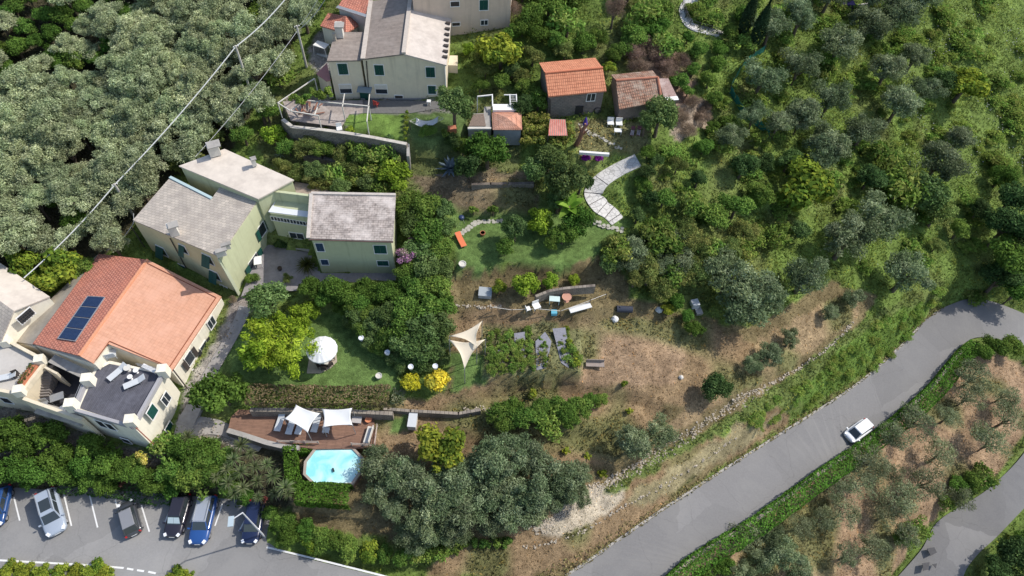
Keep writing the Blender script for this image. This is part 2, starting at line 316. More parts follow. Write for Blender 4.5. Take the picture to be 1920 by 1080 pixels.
for _m in (M_asphalt, M_asphalt2):
    N = _m.node_tree.nodes; L = _m.node_tree.links; b = N['Principled BSDF']; src = b.inputs['Base Color'].links[0].from_socket; tc = [n for n in N if n.type == 'TEX_COORD'][0]
    vo = N.new('ShaderNodeTexVoronoi'); vo.feature = 'DISTANCE_TO_EDGE'; vo.inputs['Scale'].default_value = .16; nz = N.new('ShaderNodeTexNoise'); nz.inputs['Scale'].default_value = .8; nz.inputs['Detail'].default_value = 6
    ad = N.new('ShaderNodeMixRGB'); ad.blend_type = 'ADD'; ad.inputs[0].default_value = 1.6; L.new(tc.outputs['Object'], nz.inputs[0]); L.new(tc.outputs['Object'], ad.inputs[1]); L.new(nz.outputs['Color'], ad.inputs[2]); L.new(ad.outputs[0], vo.inputs['Vector'])
    r1_ = N.new('ShaderNodeMapRange'); r1_.inputs[1].default_value = .001; r1_.inputs[2].default_value = .006; r1_.inputs[3].default_value = .84; r1_.inputs[4].default_value = 1.0; L.new(vo.outputs['Distance'], r1_.inputs[0])
    v2 = N.new('ShaderNodeTexVoronoi'); v2.inputs['Scale'].default_value = .11; L.new(ad.outputs[0], v2.inputs['Vector']); sx = N.new('ShaderNodeSeparateColor'); L.new(v2.outputs['Color'], sx.inputs[0]); r2_ = N.new('ShaderNodeMapRange'); r2_.inputs[3].default_value = .84; r2_.inputs[4].default_value = 1.12; L.new(sx.outputs[0], r2_.inputs[0])
    m1 = N.new('ShaderNodeMath'); m1.operation = 'MULTIPLY'; L.new(r1_.outputs[0], m1.inputs[0]); L.new(r2_.outputs[0], m1.inputs[1]); mm = N.new('ShaderNodeMixRGB'); mm.blend_type = 'MULTIPLY'; mm.inputs[0].default_value = 1; L.new(src, mm.inputs[1]); L.new(m1.outputs[0], mm.inputs[2]); L.new(mm.outputs[0], b.inputs['Base Color'])
M_line = mat('road_paint', (.72, .72, .7), .8, .12, 8)
M_stone = tilemat('stone_wall', (.30, .26, .21), (.20, .175, .15), (.12, .10, .085), .42, .2, .03, stain=(.36, .31, .25), stain_amt=.5, bump=.8)
M_wood = tilemat('deck_boards', (.25, .145, .10), (.19, .11, .08), (.06, .035, .025), 3.0, .14, .012, stain=(.30, .17, .11), stain_amt=.35, sscale=.25, bump=.3)
M_darkdeck = tilemat('dark_terrace_boards', (.105, .105, .125), (.085, .085, .10), (.045, .045, .055), 4.0, .16, .012, stain=(.14, .14, .165), stain_amt=.6, sscale=.4, bump=.3)
M_slate = tilemat('slate_roof', (.54, .475, .40), (.44, .39, .335), (.28, .25, .215), .45, .3, .02, stain=(.29, .255, .225), stain_amt=.6, sscale=.55)
M_slate2 = tilemat('weathered_slate', (.42, .36, .32), (.30, .26, .235), (.18, .155, .14), .5, .26, .025, stain=(.66, .59, .54), stain_amt=.75, sscale=.3, noise=.3)
M_brownslate = tilemat('brown_slate', (.30, .25, .215), (.25, .21, .18), (.20, .165, .14), 3.0, .22, .02, stain=(.36, .31, .27), stain_amt=.5, sscale=.35)
M_pale_roof = mat('pale_roof', (.62, .55, .47), .9, .12, 1.2, bump=.2, stain=(.48, .42, .36), stain_amt=.6, sscale=.5)
M_white_roof = mat('white_roof', (.55, .49, .435), .9, .15, 1.2, bump=.2, stain=(.43, .375, .33), stain_amt=.7, sscale=.7)
M_orange = tilemat('orange_tiles', (.68, .29, .165), (.60, .24, .135), (.36, .13, .075), .24, .36, .035, stain=(.74, .33, .19), stain_amt=.4, sscale=.6, offset=0, bump=.9)
M_salmon = tilemat('salmon_roof', (.56, .305, .205), (.53, .28, .185), (.47, .235, .15), .3, .34, .02, stain=(.62, .35, .25), stain_amt=.6, sscale=.3, offset=0, bump=.25, noise=.08)
M_redtile = tilemat('red_tiles', (.53, .21, .145), (.58, .255, .18), (.34, .13, .095), .32, .30, .05, stain=(.66, .24, .15), stain_amt=.4, sscale=.4, bump=.9)
M_oldtile = tilemat('old_tiles', (.42, .22, .145), (.30, .17, .12), (.15, .09, .065), .26, .34, .05, stain=(.42, .33, .26), stain_amt=.85, sscale=.7, offset=0, bump=.9, noise=.3)
M_corr = tilemat('corrugated_red', (.62, .17, .13), (.56, .15, .12), (.33, .30, .24), .22, 6, .05, offset=0, bump=1, stain=(.66, .36, .30), stain_amt=.5)
M_cement = mat('cement_roof', (.40, .36, .30), .95, .15, 2, bump=.3, stain=(.28, .25, .21), stain_amt=.7, sscale=.4)
M_greenwall = mat('green_render', (.50, .52, .33), .9, .05, 2, stain=(.43, .44, .28), stain_amt=.45, sscale=.35)
M_yellwall = mat('yellow_green_render', (.58, .53, .32), .9, .05, 2, stain=(.48, .43, .26), stain_amt=.5, sscale=.35)
M_creamwall = mat('cream_render', (.72, .63, .47), .9, .06, 2, stain=(.60, .53, .41), stain_amt=.55, sscale=.3)
M_pinkwall = mat('pink_cream_render', (.62, .50, .39), .9, .06, 2, stain=(.52, .42, .33), stain_amt=.5, sscale=.3)
M_whitewall = mat('cream_white_render', (.80, .75, .62), .9, .05, 2, stain=(.66, .60, .48), stain_amt=.5, sscale=.35)
M_shutter = mat('green_shutter', (.012, .07, .055), .6, .12)
M_bluesh = mat('blue_shutter', (.03, .06, .11), .6, .1)
M_glass = mat('window_glass', (.03, .04, .05), .12, 0, spec=.6)
M_iron = mat('rust_iron', (.06, .05, .045), .7)
M_solar = tilemat('solar_cells', (.012, .03, .085), (.014, .035, .095), (.07, .09, .13), .16, .16, .006, rough=.25, bump=0, noise=.1, offset=0)
M_bark = mat('bark', (.13, .10, .075), .95, .3, 8, bump=.5)
M_terra = mat('terracotta', (.48, .18, .10), .9, .1)
M_path = mat('pale_path', (.62, .60, .57), .9, .14, 2.5, bump=.2, stain=(.50, .48, .46), stain_amt=.5, sscale=1.2)
M_rock = mat('pale_rock', (.5, .46, .40), .95, .25, 3, bump=.5)

for _m in (M_greenwall, M_yellwall, M_creamwall, M_pinkwall, M_whitewall):
    N = _m.node_tree.nodes; L = _m.node_tree.links; b = N['Principled BSDF']; src = b.inputs['Base Color'].links[0].from_socket; tc = [n for n in N if n.type == 'TEX_COORD'][0]
    mp = N.new('ShaderNodeMapping'); mp.inputs['Scale'].default_value = (2.2, 2.2, .16); nz = N.new('ShaderNodeTexNoise'); nz.inputs['Scale'].default_value = 1; nz.inputs['Detail'].default_value = 5; L.new(tc.outputs['Object'], mp.inputs[0]); L.new(mp.outputs[0], nz.inputs[0])
    r_ = N.new('ShaderNodeMapRange'); r_.inputs[1].default_value = .52; r_.inputs[2].default_value = .72; r_.inputs[3].default_value = 1; r_.inputs[4].default_value = .84; L.new(nz.outputs['Fac'], r_.inputs[0]); mm = N.new('ShaderNodeMixRGB'); mm.blend_type = 'MULTIPLY'; mm.inputs[0].default_value = 1; L.new(src, mm.inputs[1]); L.new(r_.outputs[0], mm.inputs[2]); L.new(mm.outputs[0], b.inputs['Base Color'])
N = M_path.node_tree.nodes; L = M_path.node_tree.links; b = N['Principled BSDF']; src = b.inputs['Base Color'].links[0].from_socket; tc = [n for n in N if n.type == 'TEX_COORD'][0]
vo = N.new('ShaderNodeTexVoronoi'); vo.feature = 'DISTANCE_TO_EDGE'; vo.inputs['Scale'].default_value = 1.7; L.new(tc.outputs['Object'], vo.inputs['Vector']); r_ = N.new('ShaderNodeMapRange'); r_.inputs[1].default_value = .02; r_.inputs[2].default_value = .07; r_.inputs[3].default_value = .62; r_.inputs[4].default_value = 1; L.new(vo.outputs['Distance'], r_.inputs[0]); mm = N.new('ShaderNodeMixRGB'); mm.blend_type = 'MULTIPLY'; mm.inputs[0].default_value = 1; L.new(src, mm.inputs[1]); L.new(r_.outputs[0], mm.inputs[2]); L.new(mm.outputs[0], b.inputs['Base Color'])
# ---------------------------------------------------------------- ground sheet with base colours by region
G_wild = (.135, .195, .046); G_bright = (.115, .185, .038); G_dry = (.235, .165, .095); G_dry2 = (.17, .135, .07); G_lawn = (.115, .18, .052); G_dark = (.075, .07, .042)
G_pale = (.42, .36, .27); G_soil = (.22, .165, .115); G_clay = (.29, .20, .125); G_mid = (.13, .15, .055)
REG = [
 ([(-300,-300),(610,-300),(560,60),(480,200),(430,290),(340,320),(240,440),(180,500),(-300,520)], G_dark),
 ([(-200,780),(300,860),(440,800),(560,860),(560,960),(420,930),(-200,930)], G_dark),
 ([(1620,-200),(2200,-200),(2200,380),(1830,360),(1740,260),(1640,120)], (.15,.21,.052)),
 ([(500,180),(980,190),(980,400),(560,360),(480,280)], G_mid),
 ([(760,330),(1000,320),(1010,400),(860,400)], (.17,.135,.085)),
 ([(905,335),(1010,335),(1000,395),(880,395)], (.25,.185,.11)),
 ([(835,490),(1000,505),(1130,480),(1180,520),(1180,560),(1330,600),(1420,610),(1560,520),(1640,560),(1600,620),(1480,720),(1330,810),(1200,880),(1090,930),(1000,1000),(800,1060),(980,1100),(1070,1080),(1300,915),(1465,805),(1480,760),(1500,740),(1330,840),(1230,890),(1000,1010),(820,1010),(560,1000),(540,960),(560,830),(720,760),(840,740)], G_dry2),
 ([(845,560),(1080,600),(1330,600),(1420,650),(1420,700),(1300,760),(1080,720),(850,740)], G_dry),
 ([(1060,600),(1230,600),(1290,650),(1260,720),(1090,725)], G_clay),
 ([(700,760),(1000,730),(1250,740),(1200,880),(860,860),(700,850)], G_dry),
 ([(1150,870),(1330,770),(1480,690),(1600,600),(1615,560),(1560,560),(1420,640),(1330,730),(1200,830)], (.28,.205,.12)),
 ([(1000,985),(1060,930),(1150,900),(1290,840),(1480,760),(1480,790),(1300,905),(1090,1060),(990,1080),(800,1080),(830,1040)], G_dry),
 ([(1010,990),(1090,930),(1150,905),(1180,925),(1100,990),(1030,1010)], G_pale),
 ([(1130,915),(1230,850),(1340,800),(1480,700),(1620,600),(1700,560),(1760,560),(1720,600),(1660,660),(1600,715),(1500,765),(1420,770),(1300,840),(1200,900),(1140,930)], (.13,.17,.05)),
 ([(1180,930),(1300,860),(1380,800),(1440,790),(1480,770),(1380,850),(1250,930),(1190,950)], (.27,.23,.13)),
 ([(1490,740),(1620,620),(1700,570),(1750,570),(1700,640),(1600,715),(1510,760)], G_bright),
 ([(1260,1090),(1400,990),(1600,850),(1800,690),(1850,650),(1935,690),(1930,800),(1870,890),(1760,965),(1710,1020),(1660,1100)], G_clay),
 ([(850,395),(950,400),(1060,395),(1165,420),(1150,440),(1125,480),(1080,500),(1040,505),(960,490),(900,510),(850,505)], G_lawn),
 ([(400,690),(460,590),(640,590),(750,695),(745,735),(470,728)], G_lawn),
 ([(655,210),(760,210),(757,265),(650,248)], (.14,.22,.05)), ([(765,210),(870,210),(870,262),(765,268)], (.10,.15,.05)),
 ([(1075,225),(1222,230),(1215,288),(1080,290)], (.2,.19,.085)),
 ([(530,185),(655,185),(650,245),(545,225)], (.22,.19,.16)), ([(655,185),(870,188),(870,212),(655,212)], (.2,.19,.17)),
 ([(840,660),(905,670),(915,720),(850,735)], G_lawn),
 ([(730,780),(770,780),(770,810),(730,815)], G_lawn),
 ([(905,610),(1090,610),(1095,700),(905,705)], (.17,.17,.08)),
 ([(335,800),(350,730),(420,600),(450,560),(480,560),(440,620),(390,700),(370,780),(500,835),(480,850)], (.34,.31,.27)),
 ([(-100,780),(40,760),(200,830),(300,850),(300,870),(-100,850)], (.2,.18,.15)),
 ([(1170,90),(1260,80),(1310,140),(1290,200),(1180,150)], (.22,.15,.11)), ([(1240,190),(1330,190),(1335,240),(1260,265)], (.3,.24,.18)),
 ([(470,555),(450,600),(425,600),(440,560)], (.3,.26,.23)),
 ([(590,60),(625,60),(615,150),(580,120)], (.3,.28,.26)),
]
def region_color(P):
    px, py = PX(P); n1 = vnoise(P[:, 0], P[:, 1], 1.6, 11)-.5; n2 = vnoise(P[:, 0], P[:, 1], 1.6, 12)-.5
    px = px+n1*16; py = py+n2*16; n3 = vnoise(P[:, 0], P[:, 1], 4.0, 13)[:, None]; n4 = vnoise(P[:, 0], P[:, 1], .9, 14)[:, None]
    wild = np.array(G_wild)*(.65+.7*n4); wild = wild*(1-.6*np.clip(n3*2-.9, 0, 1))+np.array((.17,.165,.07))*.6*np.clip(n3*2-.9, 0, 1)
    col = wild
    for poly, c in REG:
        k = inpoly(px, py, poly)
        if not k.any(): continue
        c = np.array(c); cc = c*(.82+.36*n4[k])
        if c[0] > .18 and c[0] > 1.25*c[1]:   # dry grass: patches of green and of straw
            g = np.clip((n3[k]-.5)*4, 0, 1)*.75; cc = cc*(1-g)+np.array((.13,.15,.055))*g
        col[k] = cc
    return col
Vg = np.c_[gx.ravel(), gy.ravel(), GH.ravel()]
idx = np.arange(NX*NY).reshape(NY, NX); Fg = np.c_[idx[:-1, :-1].ravel(), idx[:-1, 1:].ravel(), idx[1:, 1:].ravel(), idx[1:, :-1].ravel()]
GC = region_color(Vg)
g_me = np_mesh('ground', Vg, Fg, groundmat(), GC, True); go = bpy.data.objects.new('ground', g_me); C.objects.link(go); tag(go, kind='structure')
# far ground beyond the hillside
far = MB()
for q in ([(-900,-900),(900,-900),(900,-22),(-900,-22)], [(-900,150),(900,150),(900,900),(-900,900)], [(-900,-22),(-125,-22),(-125,150),(-900,150)], [(125,-22),(900,-22),(900,150),(125,150)]):
    far.face([(x, y, float(np.clip(gh(x, y), -16, 12))-1.5) for x, y in q])
tag(far.build('far_ground', mat('far_green', (.09, .12, .04), .95, .4, .05)), kind='structure')

def sheet(name, px_poly, z, m, thick=.05, kind='structure'):
    P = [U(a, b, z) for a, b in px_poly]; mb = MB(); top = [Vector(p) for p in P]; bot = [Vector((p[0], p[1], p[2]-thick)) for p in P]
    ar = sum(P[i][0]*P[(i+1) % len(P)][1]-P[(i+1) % len(P)][0]*P[i][1] for i in range(len(P)))
    if ar < 0: top = top[::-1]; bot = bot[::-1]
    mb.prism(bot, top)
    mb.uv = [[(v[0], v[1]) for v in [mb.v[i] for i in f]] for f in mb.f]
    o = mb.build(name, m); return tag(o, kind=kind) if kind else o
def strip(name, A, B, m, up=0.0, thick=.12, kind='structure'):
    mb = MB()
    for i in range(len(A)-1):
        a, b, c, d = [Vector(q)+Vector((0, 0, up)) for q in (A[i], B[i], B[i+1], A[i+1])]
        mb.face([a, b, c, d]); t = Vector((0, 0, thick)); mb.face([a, d, d-t, a-t]); mb.face([b-t, c-t, c, b])
    o = mb.build(name, m, weld=True); return tag(o, kind=kind) if kind else o
strip('road', RLw, RRw, M_asphalt, 0, .4)
cpo = sheet('car_park', CARPARK, 0, M_asphalt2, .3)
# white markings of the car park
pm = MB()
def pline(x0, y0, x1, y1, wd=.12, z=.006):
    a = Vector(U(x0, y0, z)); b = Vector(U(x1, y1, z)); n = (b-a).cross(Vector((0, 0, 1))).normalized()*wd/2; pm.face([a-n, b-n, b+n, a+n])
for q in ((26,932,37,976),(21,934,12,964),(12,964,-8,966),(119,924,134,986),(168,928,183,989),(216,937,232,993),(265,947,280,997),(322,947,309,980),(371,938,357,980),(417,945,403,986),(463,968,448,996),(-10,1050,175,1060),(175,1060,232,1065),(238,1066,250,1068),(257,1069,270,1071),(278,1072,292,1075),(500,1026,600,1050),(600,1050,712,1078),(712,1078,800,1102)): pline(*q, wd=.16 if q[1] > 1020 else .13)
tag(pm.build('parking_marking', M_line), kind='structure')
for k, (pp_, z) in enumerate((([(1738,1028),(1752,1026),(1757,1036),(1745,1042)], -14.2), ([(1730,1056),(1743,1054),(1741,1068),(1731,1070)], -14.4), ([(1748,1058),(1757,1056),(1755,1065)], -14.4))): sheet('road_patch', pp_, z+.12, mat('tar_patch', (.06, .06, .065), .7, .2), .05)
# ---------------------------------------------------------------- buildings
Z = Vector((0, 0, 1))
def V3(p): return Vector((float(p[0]), float(p[1]), float(p[2])))
def inset(P, d):
    P = [V3(p) for p in P]; c = sum(P, Vector())/len(P); out = []
    for p in P:
        q = c-p; q.z = 0; L = q.length; out.append(p+q*(d*1.3/L) if L > 0 else p)
    return out
def ccw(P):
    ar = sum(P[i][0]*P[(i+1) % len(P)][1]-P[(i+1) % len(P)][0]*P[i][1] for i in range(len(P))); return P if ar > 0 else P[::-1]
def walls(par, P, zb, m, ins=.18, drop=.1, name='wall'):
    T = ccw(inset(P, ins)) if ins else ccw([V3(p) for p in P]); T = [t-Z*drop for t in T]; B = [Vector((t.x, t.y, zb)) for t in T]
    mb = MB(); mb.prism(B, T); return mb.build(name, m, par)
def roofslab(par, P, m, th=.14, name='roof'):
    P = [V3(p) for p in P]; mb = MB(); u = (P[1]-P[0]).normalized(); nrm = (P[1]-P[0]).cross(P[2]-P[1]).normalized(); v = nrm.cross(u)
    if nrm.z < 0: Pq = P[::-1]
    else: Pq = P
    B = [p-Z*th for p in Pq]; mb.prism(B, Pq)
    mb.uv = [[((Vector(mb.v[i])-P[0]).dot(u), (Vector(mb.v[i])-P[0]).dot(v)) for i in f] for f in mb.f]
    return mb.build(name, m, par)
def UZ(L): return [U(*q) for q in L]
def win(par, pl, px, py, w_, h_, style='shutter', panel=None, frame=None, off=0.0):
    a, n = pl; c = V3(on(pl, px, py)); n = V3(n); u = n.cross(Z).normalized(); fr = frame or M_white; c = c+n*(.03+off)
    M = Matrix([[u.x, n.x, 0], [u.y, n.y, 0], [0, 0, 1]])
    mb = MB(); t = .07
    for q, s in ((c+Z*(h_/2+t/2), (w_+2*t, .08, t)), (c-Z*(h_/2+t/2), (w_+2*t, .14, t)), (c+u*(w_/2+t/2), (t, .08, h_)), (c-u*(w_/2+t/2), (t, .08, h_))): mb.box(q, s, M=M)
    f = mb.build('window', fr, par); p = MB()
    if style == 'shutter':
        for s in (-1, 1): p.box(c+u*(s*w_/4), (w_/2-.015, .05, h_-.01), M=M)
        for k in range(int(h_/.16)): p.box(c+Z*(-h_/2+.1+k*.16)+n*.03, (w_-.12, .03, .05), M=M)
        p.build('shutter', panel or M_shutter, f)
    elif style == 'awning':
        p.box(c, (w_, .03, h_), M=M); p.build('pane', M_glass, f); p = MB(); rm = Matrix.Rotation(rad(28), 3, u)
        for s in (-1, 1):
            q = c+u*(s*w_/4); d = rm @ (Z*h_/2); d = d if d.dot(n) < 0 else Matrix.Rotation(rad(-28), 3, u) @ (Z*h_/2); nn = (u.cross(d)).normalized()
            MM = Matrix([[u.x, nn.x, d.normalized().x], [u.y, nn.y, d.normalized().y], [u.z, nn.z, d.normalized().z]]); p.box(q+Z*(h_/2)-d+n*.06, (w_/2-.02, .04, h_*.98), M=MM)
        p.build('shutter', panel or M_shutter, f)
    elif style == 'open':
        p.box(c, (w_, .03, h_), M=M); p.build('pane', M_glass, f)
        for s in (-1, 1):
            p = MB(); p.box(c+u*(s*(w_*.5+.1+w_*.22))+n*.12, (w_*.46, .04, h_), M=M); p.build('shutter', panel or M_shutter, f)
    elif style == 'blind':
        p.box(c-Z*h_*.25, (w_, .03, h_*.5), M=M); p.build('pane', M_glass, f); p = MB(); p.box(c+Z*h_*.25+n*.02, (w_, .04, h_*.5), M=M); p.build('roller_blind', M_offw, f)
    elif style == 'grate':
        p.box(c, (w_, .03, h_), M=M); p.build('pane', M_glass, f); p = MB(); 
        for k in range(6): p.box(c+u*(-w_/2+w_*(k+.5)/6)+n*.1, (.035, .035, h_), M=M)
        for k in range(3): p.box(c+Z*(-h_/2+h_*(k+.5)/3)+n*.12, (w_, .03, .035), M=M)
        p.build('bars', M_iron, f)
    else:
        p.box(c, (w_, .03, h_), M=M)
        p.build('pane', M_glass, f); p = MB(); p.box(c+n*.02, (.06, .05, h_), M=M); p.build('mullion', fr, f)
    return f
def wallplane(T): # plane through two roof-edge points
    return plane(T[0], T[1])
def pbox(par, name, px, py, z, size, m, rz=0):
    c = U(px, py, z); mb = MB(); mb.box((c[0], c[1], c[2]), size, rz); return mb.build(name, m, par)
def pipe(par, pl, a, b, m=M_iron, r=.06, name='downpipe'):
    n = V3(pl[1]); mb = MB(); mb.tube([V3(on(pl, *a))+n*.08, V3(on(pl, *b))+n*.08], r, 6); return mb.build(name, m, par)
def shift(pl, d): a, n = pl; return (a+n*d, n)

# --- white and orange house with the dark terrace (lower left)
W = empty('orange_roof_house', U(220, 640, 1.5), 'cream white house with big two-tone orange roof, solar panel and dark boarded terrace', 'house')
r0 = U(185,476,7.6); r1 = U(277,487,9.0); r2 = U(149,667,9.0); r3 = U(61,644,7.4)
roofslab(W, [r0, r3, r2, r1], M_redtile)
e0 = U(415,556,6.5)
_n = np.cross(r2-r1, e0-r1)
def _pl(px, py): d = ray(px, py); return CAM+d*((r1-CAM).dot(_n)/d.dot(_n))
e1 = _pl(322,696); k0 = _pl(296,681); k1 = _pl(201,644); k2 = _pl(174,681)
rf = MB(); P5 = [V3(q) for q in (r1, r2, k2, k1, k0, e1, e0)]
rf.prism([p-Z*.15 for p in ccw(P5)], ccw(P5)); _u = (V3(e0)-V3(e1)).normalized(); _v = Z.cross(_u); rf.uv = [[((Vector(rf.v[i])-V3(e1)).dot(_u), (Vector(rf.v[i])-V3(e1)).dot(_v)) for i in f] for f in rf.f]; salm = rf.build('roof', M_salmon, W); salm['label'] = 'smooth salmon half of the roof'
# raised rim lines of the salmon roof
rr = MB()
def off_in(a, b, d):
    a = V3(a); b = V3(b); c = V3(_pl(270, 590)); return a+(c-a)*d, b+(c-b)*d
for a, b in ((r1, e0), (e0, e1), (e1, k1), (k1, k2)):
    p, q = off_in(a, b, .07); rr.beam(p+Z*.05, q+Z*.05, .05, .10)
rr.build('gutter', mat('rust_rim', (.28, .10, .055), .9), W)
rg = MB(); rg.beam(V3(r1)+Z*.05, V3(r2)+Z*.05, .22, .14); rg.build('ridge', mat('ridge_tile', (.66, .30, .17), .9, .1), W)
c0 = U(178,478,7.0); c1 = U(14,640,5.4); c2 = U(62,652,6.9)
roofslab(W, [U(183,477,7.45), U(14,638,5.2), U(62,646,7.2)], M_cement, .12, 'lean_to_roof')
walls(W, [U(183,477,7.4), U(16,640,5.1), U(62,650,7.1)], 1.5, M_whitewall, .05, .15)
walls(W, [r0, r3, k2, k1, k0, e1, e0, r1], 1.3, M_whitewall, .05, .35)
plR = plane(U(252,802,7.65), U(310,702,7.65)); plF = plane(U(252,802,7.65), U(142,770,7.65))
plR2 = plane(V3(e1), V3(e0))
t0 = U(310,700,7.1); t1 = U(252,803,7.1); t2 = U(142,771,7.1); t3 = U(166,712,7.1); t4 = U(178,690,7.1); t5 = U(205,676,7.1)
walls(W, [t0, t1, t2, t3, t4, t5], 1.3, M_whitewall, 0, .0)
dk = MB(); TP = ccw([V3(q) for q in inset([t0, t1, t2, t3, t4, t5], .3)]); dk.prism([p-Z*.02+Z*.01 for p in TP], [p+Z*.05 for p in TP])
_u = (V3(t0)-V3(t1)).normalized(); _v = Z.cross(_u); dk.uv = [[((Vector(dk.v[i])-V3(t1)).dot(_u), (Vector(dk.v[i])-V3(t1)).dot(_v)) for i in f] for f in dk.f]
dk.build('terrace_deck', M_darkdeck, W)
pp = MB()
for a, b in ((t0, t1), (t1, t2), (t2, t3)):
    pp.beam(V3(a)+Z*.25-(V3(a)-V3(b)).normalized()*0, V3(b)+Z*.25, .28, .5)
pp.build('parapet', mat('parapet_grey', (.36, .35, .36), .9, .1), W)
for a, b in ((t3, t2), (t0, U(262,690,7.1))):
    a = V3(a); b = V3(b); rl = MB()
    for k in range(3): rl.beam(a+Z*(.5+.22*k), b+Z*(.5+.22*k), .03)
    rl.build('railing', M_metal, W)
for px, py in ((307,696), (166,713), (135,760), (247,790)):
    pbox(W, 'corner_pillar', px, py, 7.75, (.85, .85, 1.3), M_whitewall, .2)
nb = ccw([V3(q) for q in UZ([(174,681,8.0),(201,644,8.1),(208,664,8.0),(189,700,8.0)])])
# dormer wall facing the terrace
walls(W, UZ([(174,682,7.9),(201,646,8.1),(196,640,8.1),(168,676,8.0)]), 7.1, M_whitewall, 0, .1, 'dormer_wall')
# wall of the far side of terrace
for px, py, ww, hh, st in ((285,772,1.0,1.5,'shutter'),(317,802,.9,1.1,'shutter')): win(W, plR, px, py, ww, hh, st)
win(W, plR, 311, 748, .9, 1.4, 'pane')
win(W, plR2, 355, 672, 1.0, 1.5, 'open', M_iron); win(W, plR2, 396, 605, .95, 1.3, 'pane'); win(W, plR2, 385, 655, 1.0, 2.0, 'open', M_dark); win(W, plR2, 408, 618, .4, .6, 'pane'); win(W, plR2, 367, 693, .7, .9, 'pane')
for px, py in ((190,794), (207,799)): win(W, plF, px, py, .75, 1.35, 'shutter', M_dark)
win(W, plF, 237, 826, .8, .9, 'shutter', M_dark)
pipe(W, plR, (323,693), (350,728)); pipe(W, plF, (146,778), (182,812)); pipe(W, plR, (254,802), (301,846), mat('red_trim', (.35, .12, .08)), .05)
# solar panel lying along the roof
sp = MB()
q = [V3(on(plane(U(160,559,8.3), U(160,559,8.3)+np.array([1,0,0])), 160, 559))]
a, n = (V3(r3), (V3(r2)-V3(r3)).cross(V3(r1)-V3(r2)).normalized())
def onroof(px, py, lift=.08, A=r3, B=r2, Cc=r1):
    A = V3(A); n = (V3(B)-A).cross(V3(Cc)-V3(B)).normalized(); n = n if n.z > 0 else -n; d = V3(ray(px, py)); o = V3(CAM); return o+d*((A-o).dot(n)/d.dot(n))+n*lift
S4 = [onroof(*q) for q in ((166,557), (198,559), (143,641), (110,636))]
SR = empty('solar_panel', S4[3], 'dark blue four-section solar panel lying on the red tiled roof slope', 'solar panel')
for k in range(4):
    f0 = k/4; f1 = (k+1)/4-.02; A_, B_, C_, D_ = S4; pts = [A_.lerp(D_, f0), B_.lerp(C_, f0), B_.lerp(C_, f1), A_.lerp(D_, f1)]
    mb = MB(); nn = (pts[1]-pts[0]).cross(pts[2]-pts[1]); pts = pts if nn.z > 0 else pts[::-1]; mb.prism([p-Z*.02 for p in pts], [p+Z*.06 for p in pts]); mb.uv = [[(Vector(mb.v[i]).x, Vector(mb.v[i]).y) for i in f] for f in mb.f]; mb.build('solar_module', M_solar, SR)
fr = MB()
for a, b in zip(S4, S4[1:]+S4[:1]): fr.beam(a+Z*.05, b+Z*.05, .07, .1)
for k in (1, 2, 3): fr.beam(S4[0].lerp(S4[3], k/4)+Z*.05, S4[1].lerp(S4[2], k/4)+Z*.05, .05, .08)
fr.build('frame', M_metal, SR)
# courtyard between the two left houses with stair
CY = empty('sunken_courtyard', U(120,740,2), 'dark sunken courtyard with grey stair and beige side wall beside the boarded terrace', 'courtyard')
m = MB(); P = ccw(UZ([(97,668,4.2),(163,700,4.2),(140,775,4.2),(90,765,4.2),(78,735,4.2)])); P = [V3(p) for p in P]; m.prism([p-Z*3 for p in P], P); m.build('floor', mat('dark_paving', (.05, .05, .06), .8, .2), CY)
m = MB()
for k in range(11):
    a = V3(U(88-k*.8, 688+k*5.2, 6.3-k*.19)); m.box(a-Z*.6, (1.1, .32, 1.2), .15)
m.build('stair', mat('stair_stone', (.22, .20, .19), .9, .15), CY)
m = MB(); m.beam(V3(U(97,700,5.6)), V3(U(120,712,5.6)), .2, 2.6); m.build('side_wall', M_creamwall, CY)
m = MB(); m.beam(V3(U(97,672,7.0)), V3(U(160,702,7.0)), .9, .12); m.build('walkway', M_concrete, CY); m = MB(); m.beam(V3(U(72,765,5.0)), V3(U(160,790,5.0)), 1.1, .3); m.build('walkway', M_concrete, CY)
m = MB(); m.beam(V3(U(70,768,4.0)), V3(U(178,806,4.0)), .3, 5.0); m.build('outer_wall', M_creamwall, CY)

# --- left neighbour at the picture edge
NL = empty('pale_roof_house', U(20,590,1.5), 'white house with pale grey roof and a planted terrace, next to the orange roofs', 'house')
a0 = U(0,491,8.0); a1 = U(93,556,8.0); a2 = U(26,581,9.0); a3 = U(-60,520,9.4); a4 = U(-60,450,8.2)
roofslab(NL, [U(-70,445,8.0), U(93,556,8.0), U(26,583,8.9), U(-90,500,8.9)], M_pale_roof)
roofslab(NL, [U(-90,500,8.9), U(26,583,8.9), U(2,640,7.6), U(-110,560,7.6)], M_slate)
walls(NL, UZ([(-70,445,8.0),(93,556,8.0),(26,583,8.9),(2,640,7.6),(-110,560,7.6)]), 1.4, M_whitewall, .1, .2)
plN = plane(U(93,557,7.9), U(3,640,7.6)); win(NL, plN, 48, 592, 1.5, 1.0, 'grate')
tt = UZ([(-60,640,6.4),(15,640,6.4),(75,672,6.4),(84,684,6.4),(40,741,6.4),(-60,725,6.4)])
walls(NL, tt, 1.2, M_creamwall, 0, 0); m = MB(); P = ccw(inset(tt, .25)); m.prism([p-Z*.02 for p in P], [p+Z*.04 for p in P]); m.build('terrace_floor', mat('pale_tiles', (.50, .47, .43), .8, .08, stain=(.42, .4, .37), stain_amt=.5), NL)
m = MB()
for a, b in (((75,672),(84,684)),((84,684),(40,741)),((40,741),(-60,722)),((15,640),(75,672))): m.beam(V3(U(*a,6.65)), V3(U(*b,6.65)), .3, .6)
m.build('parapet', M_creamwall, NL)
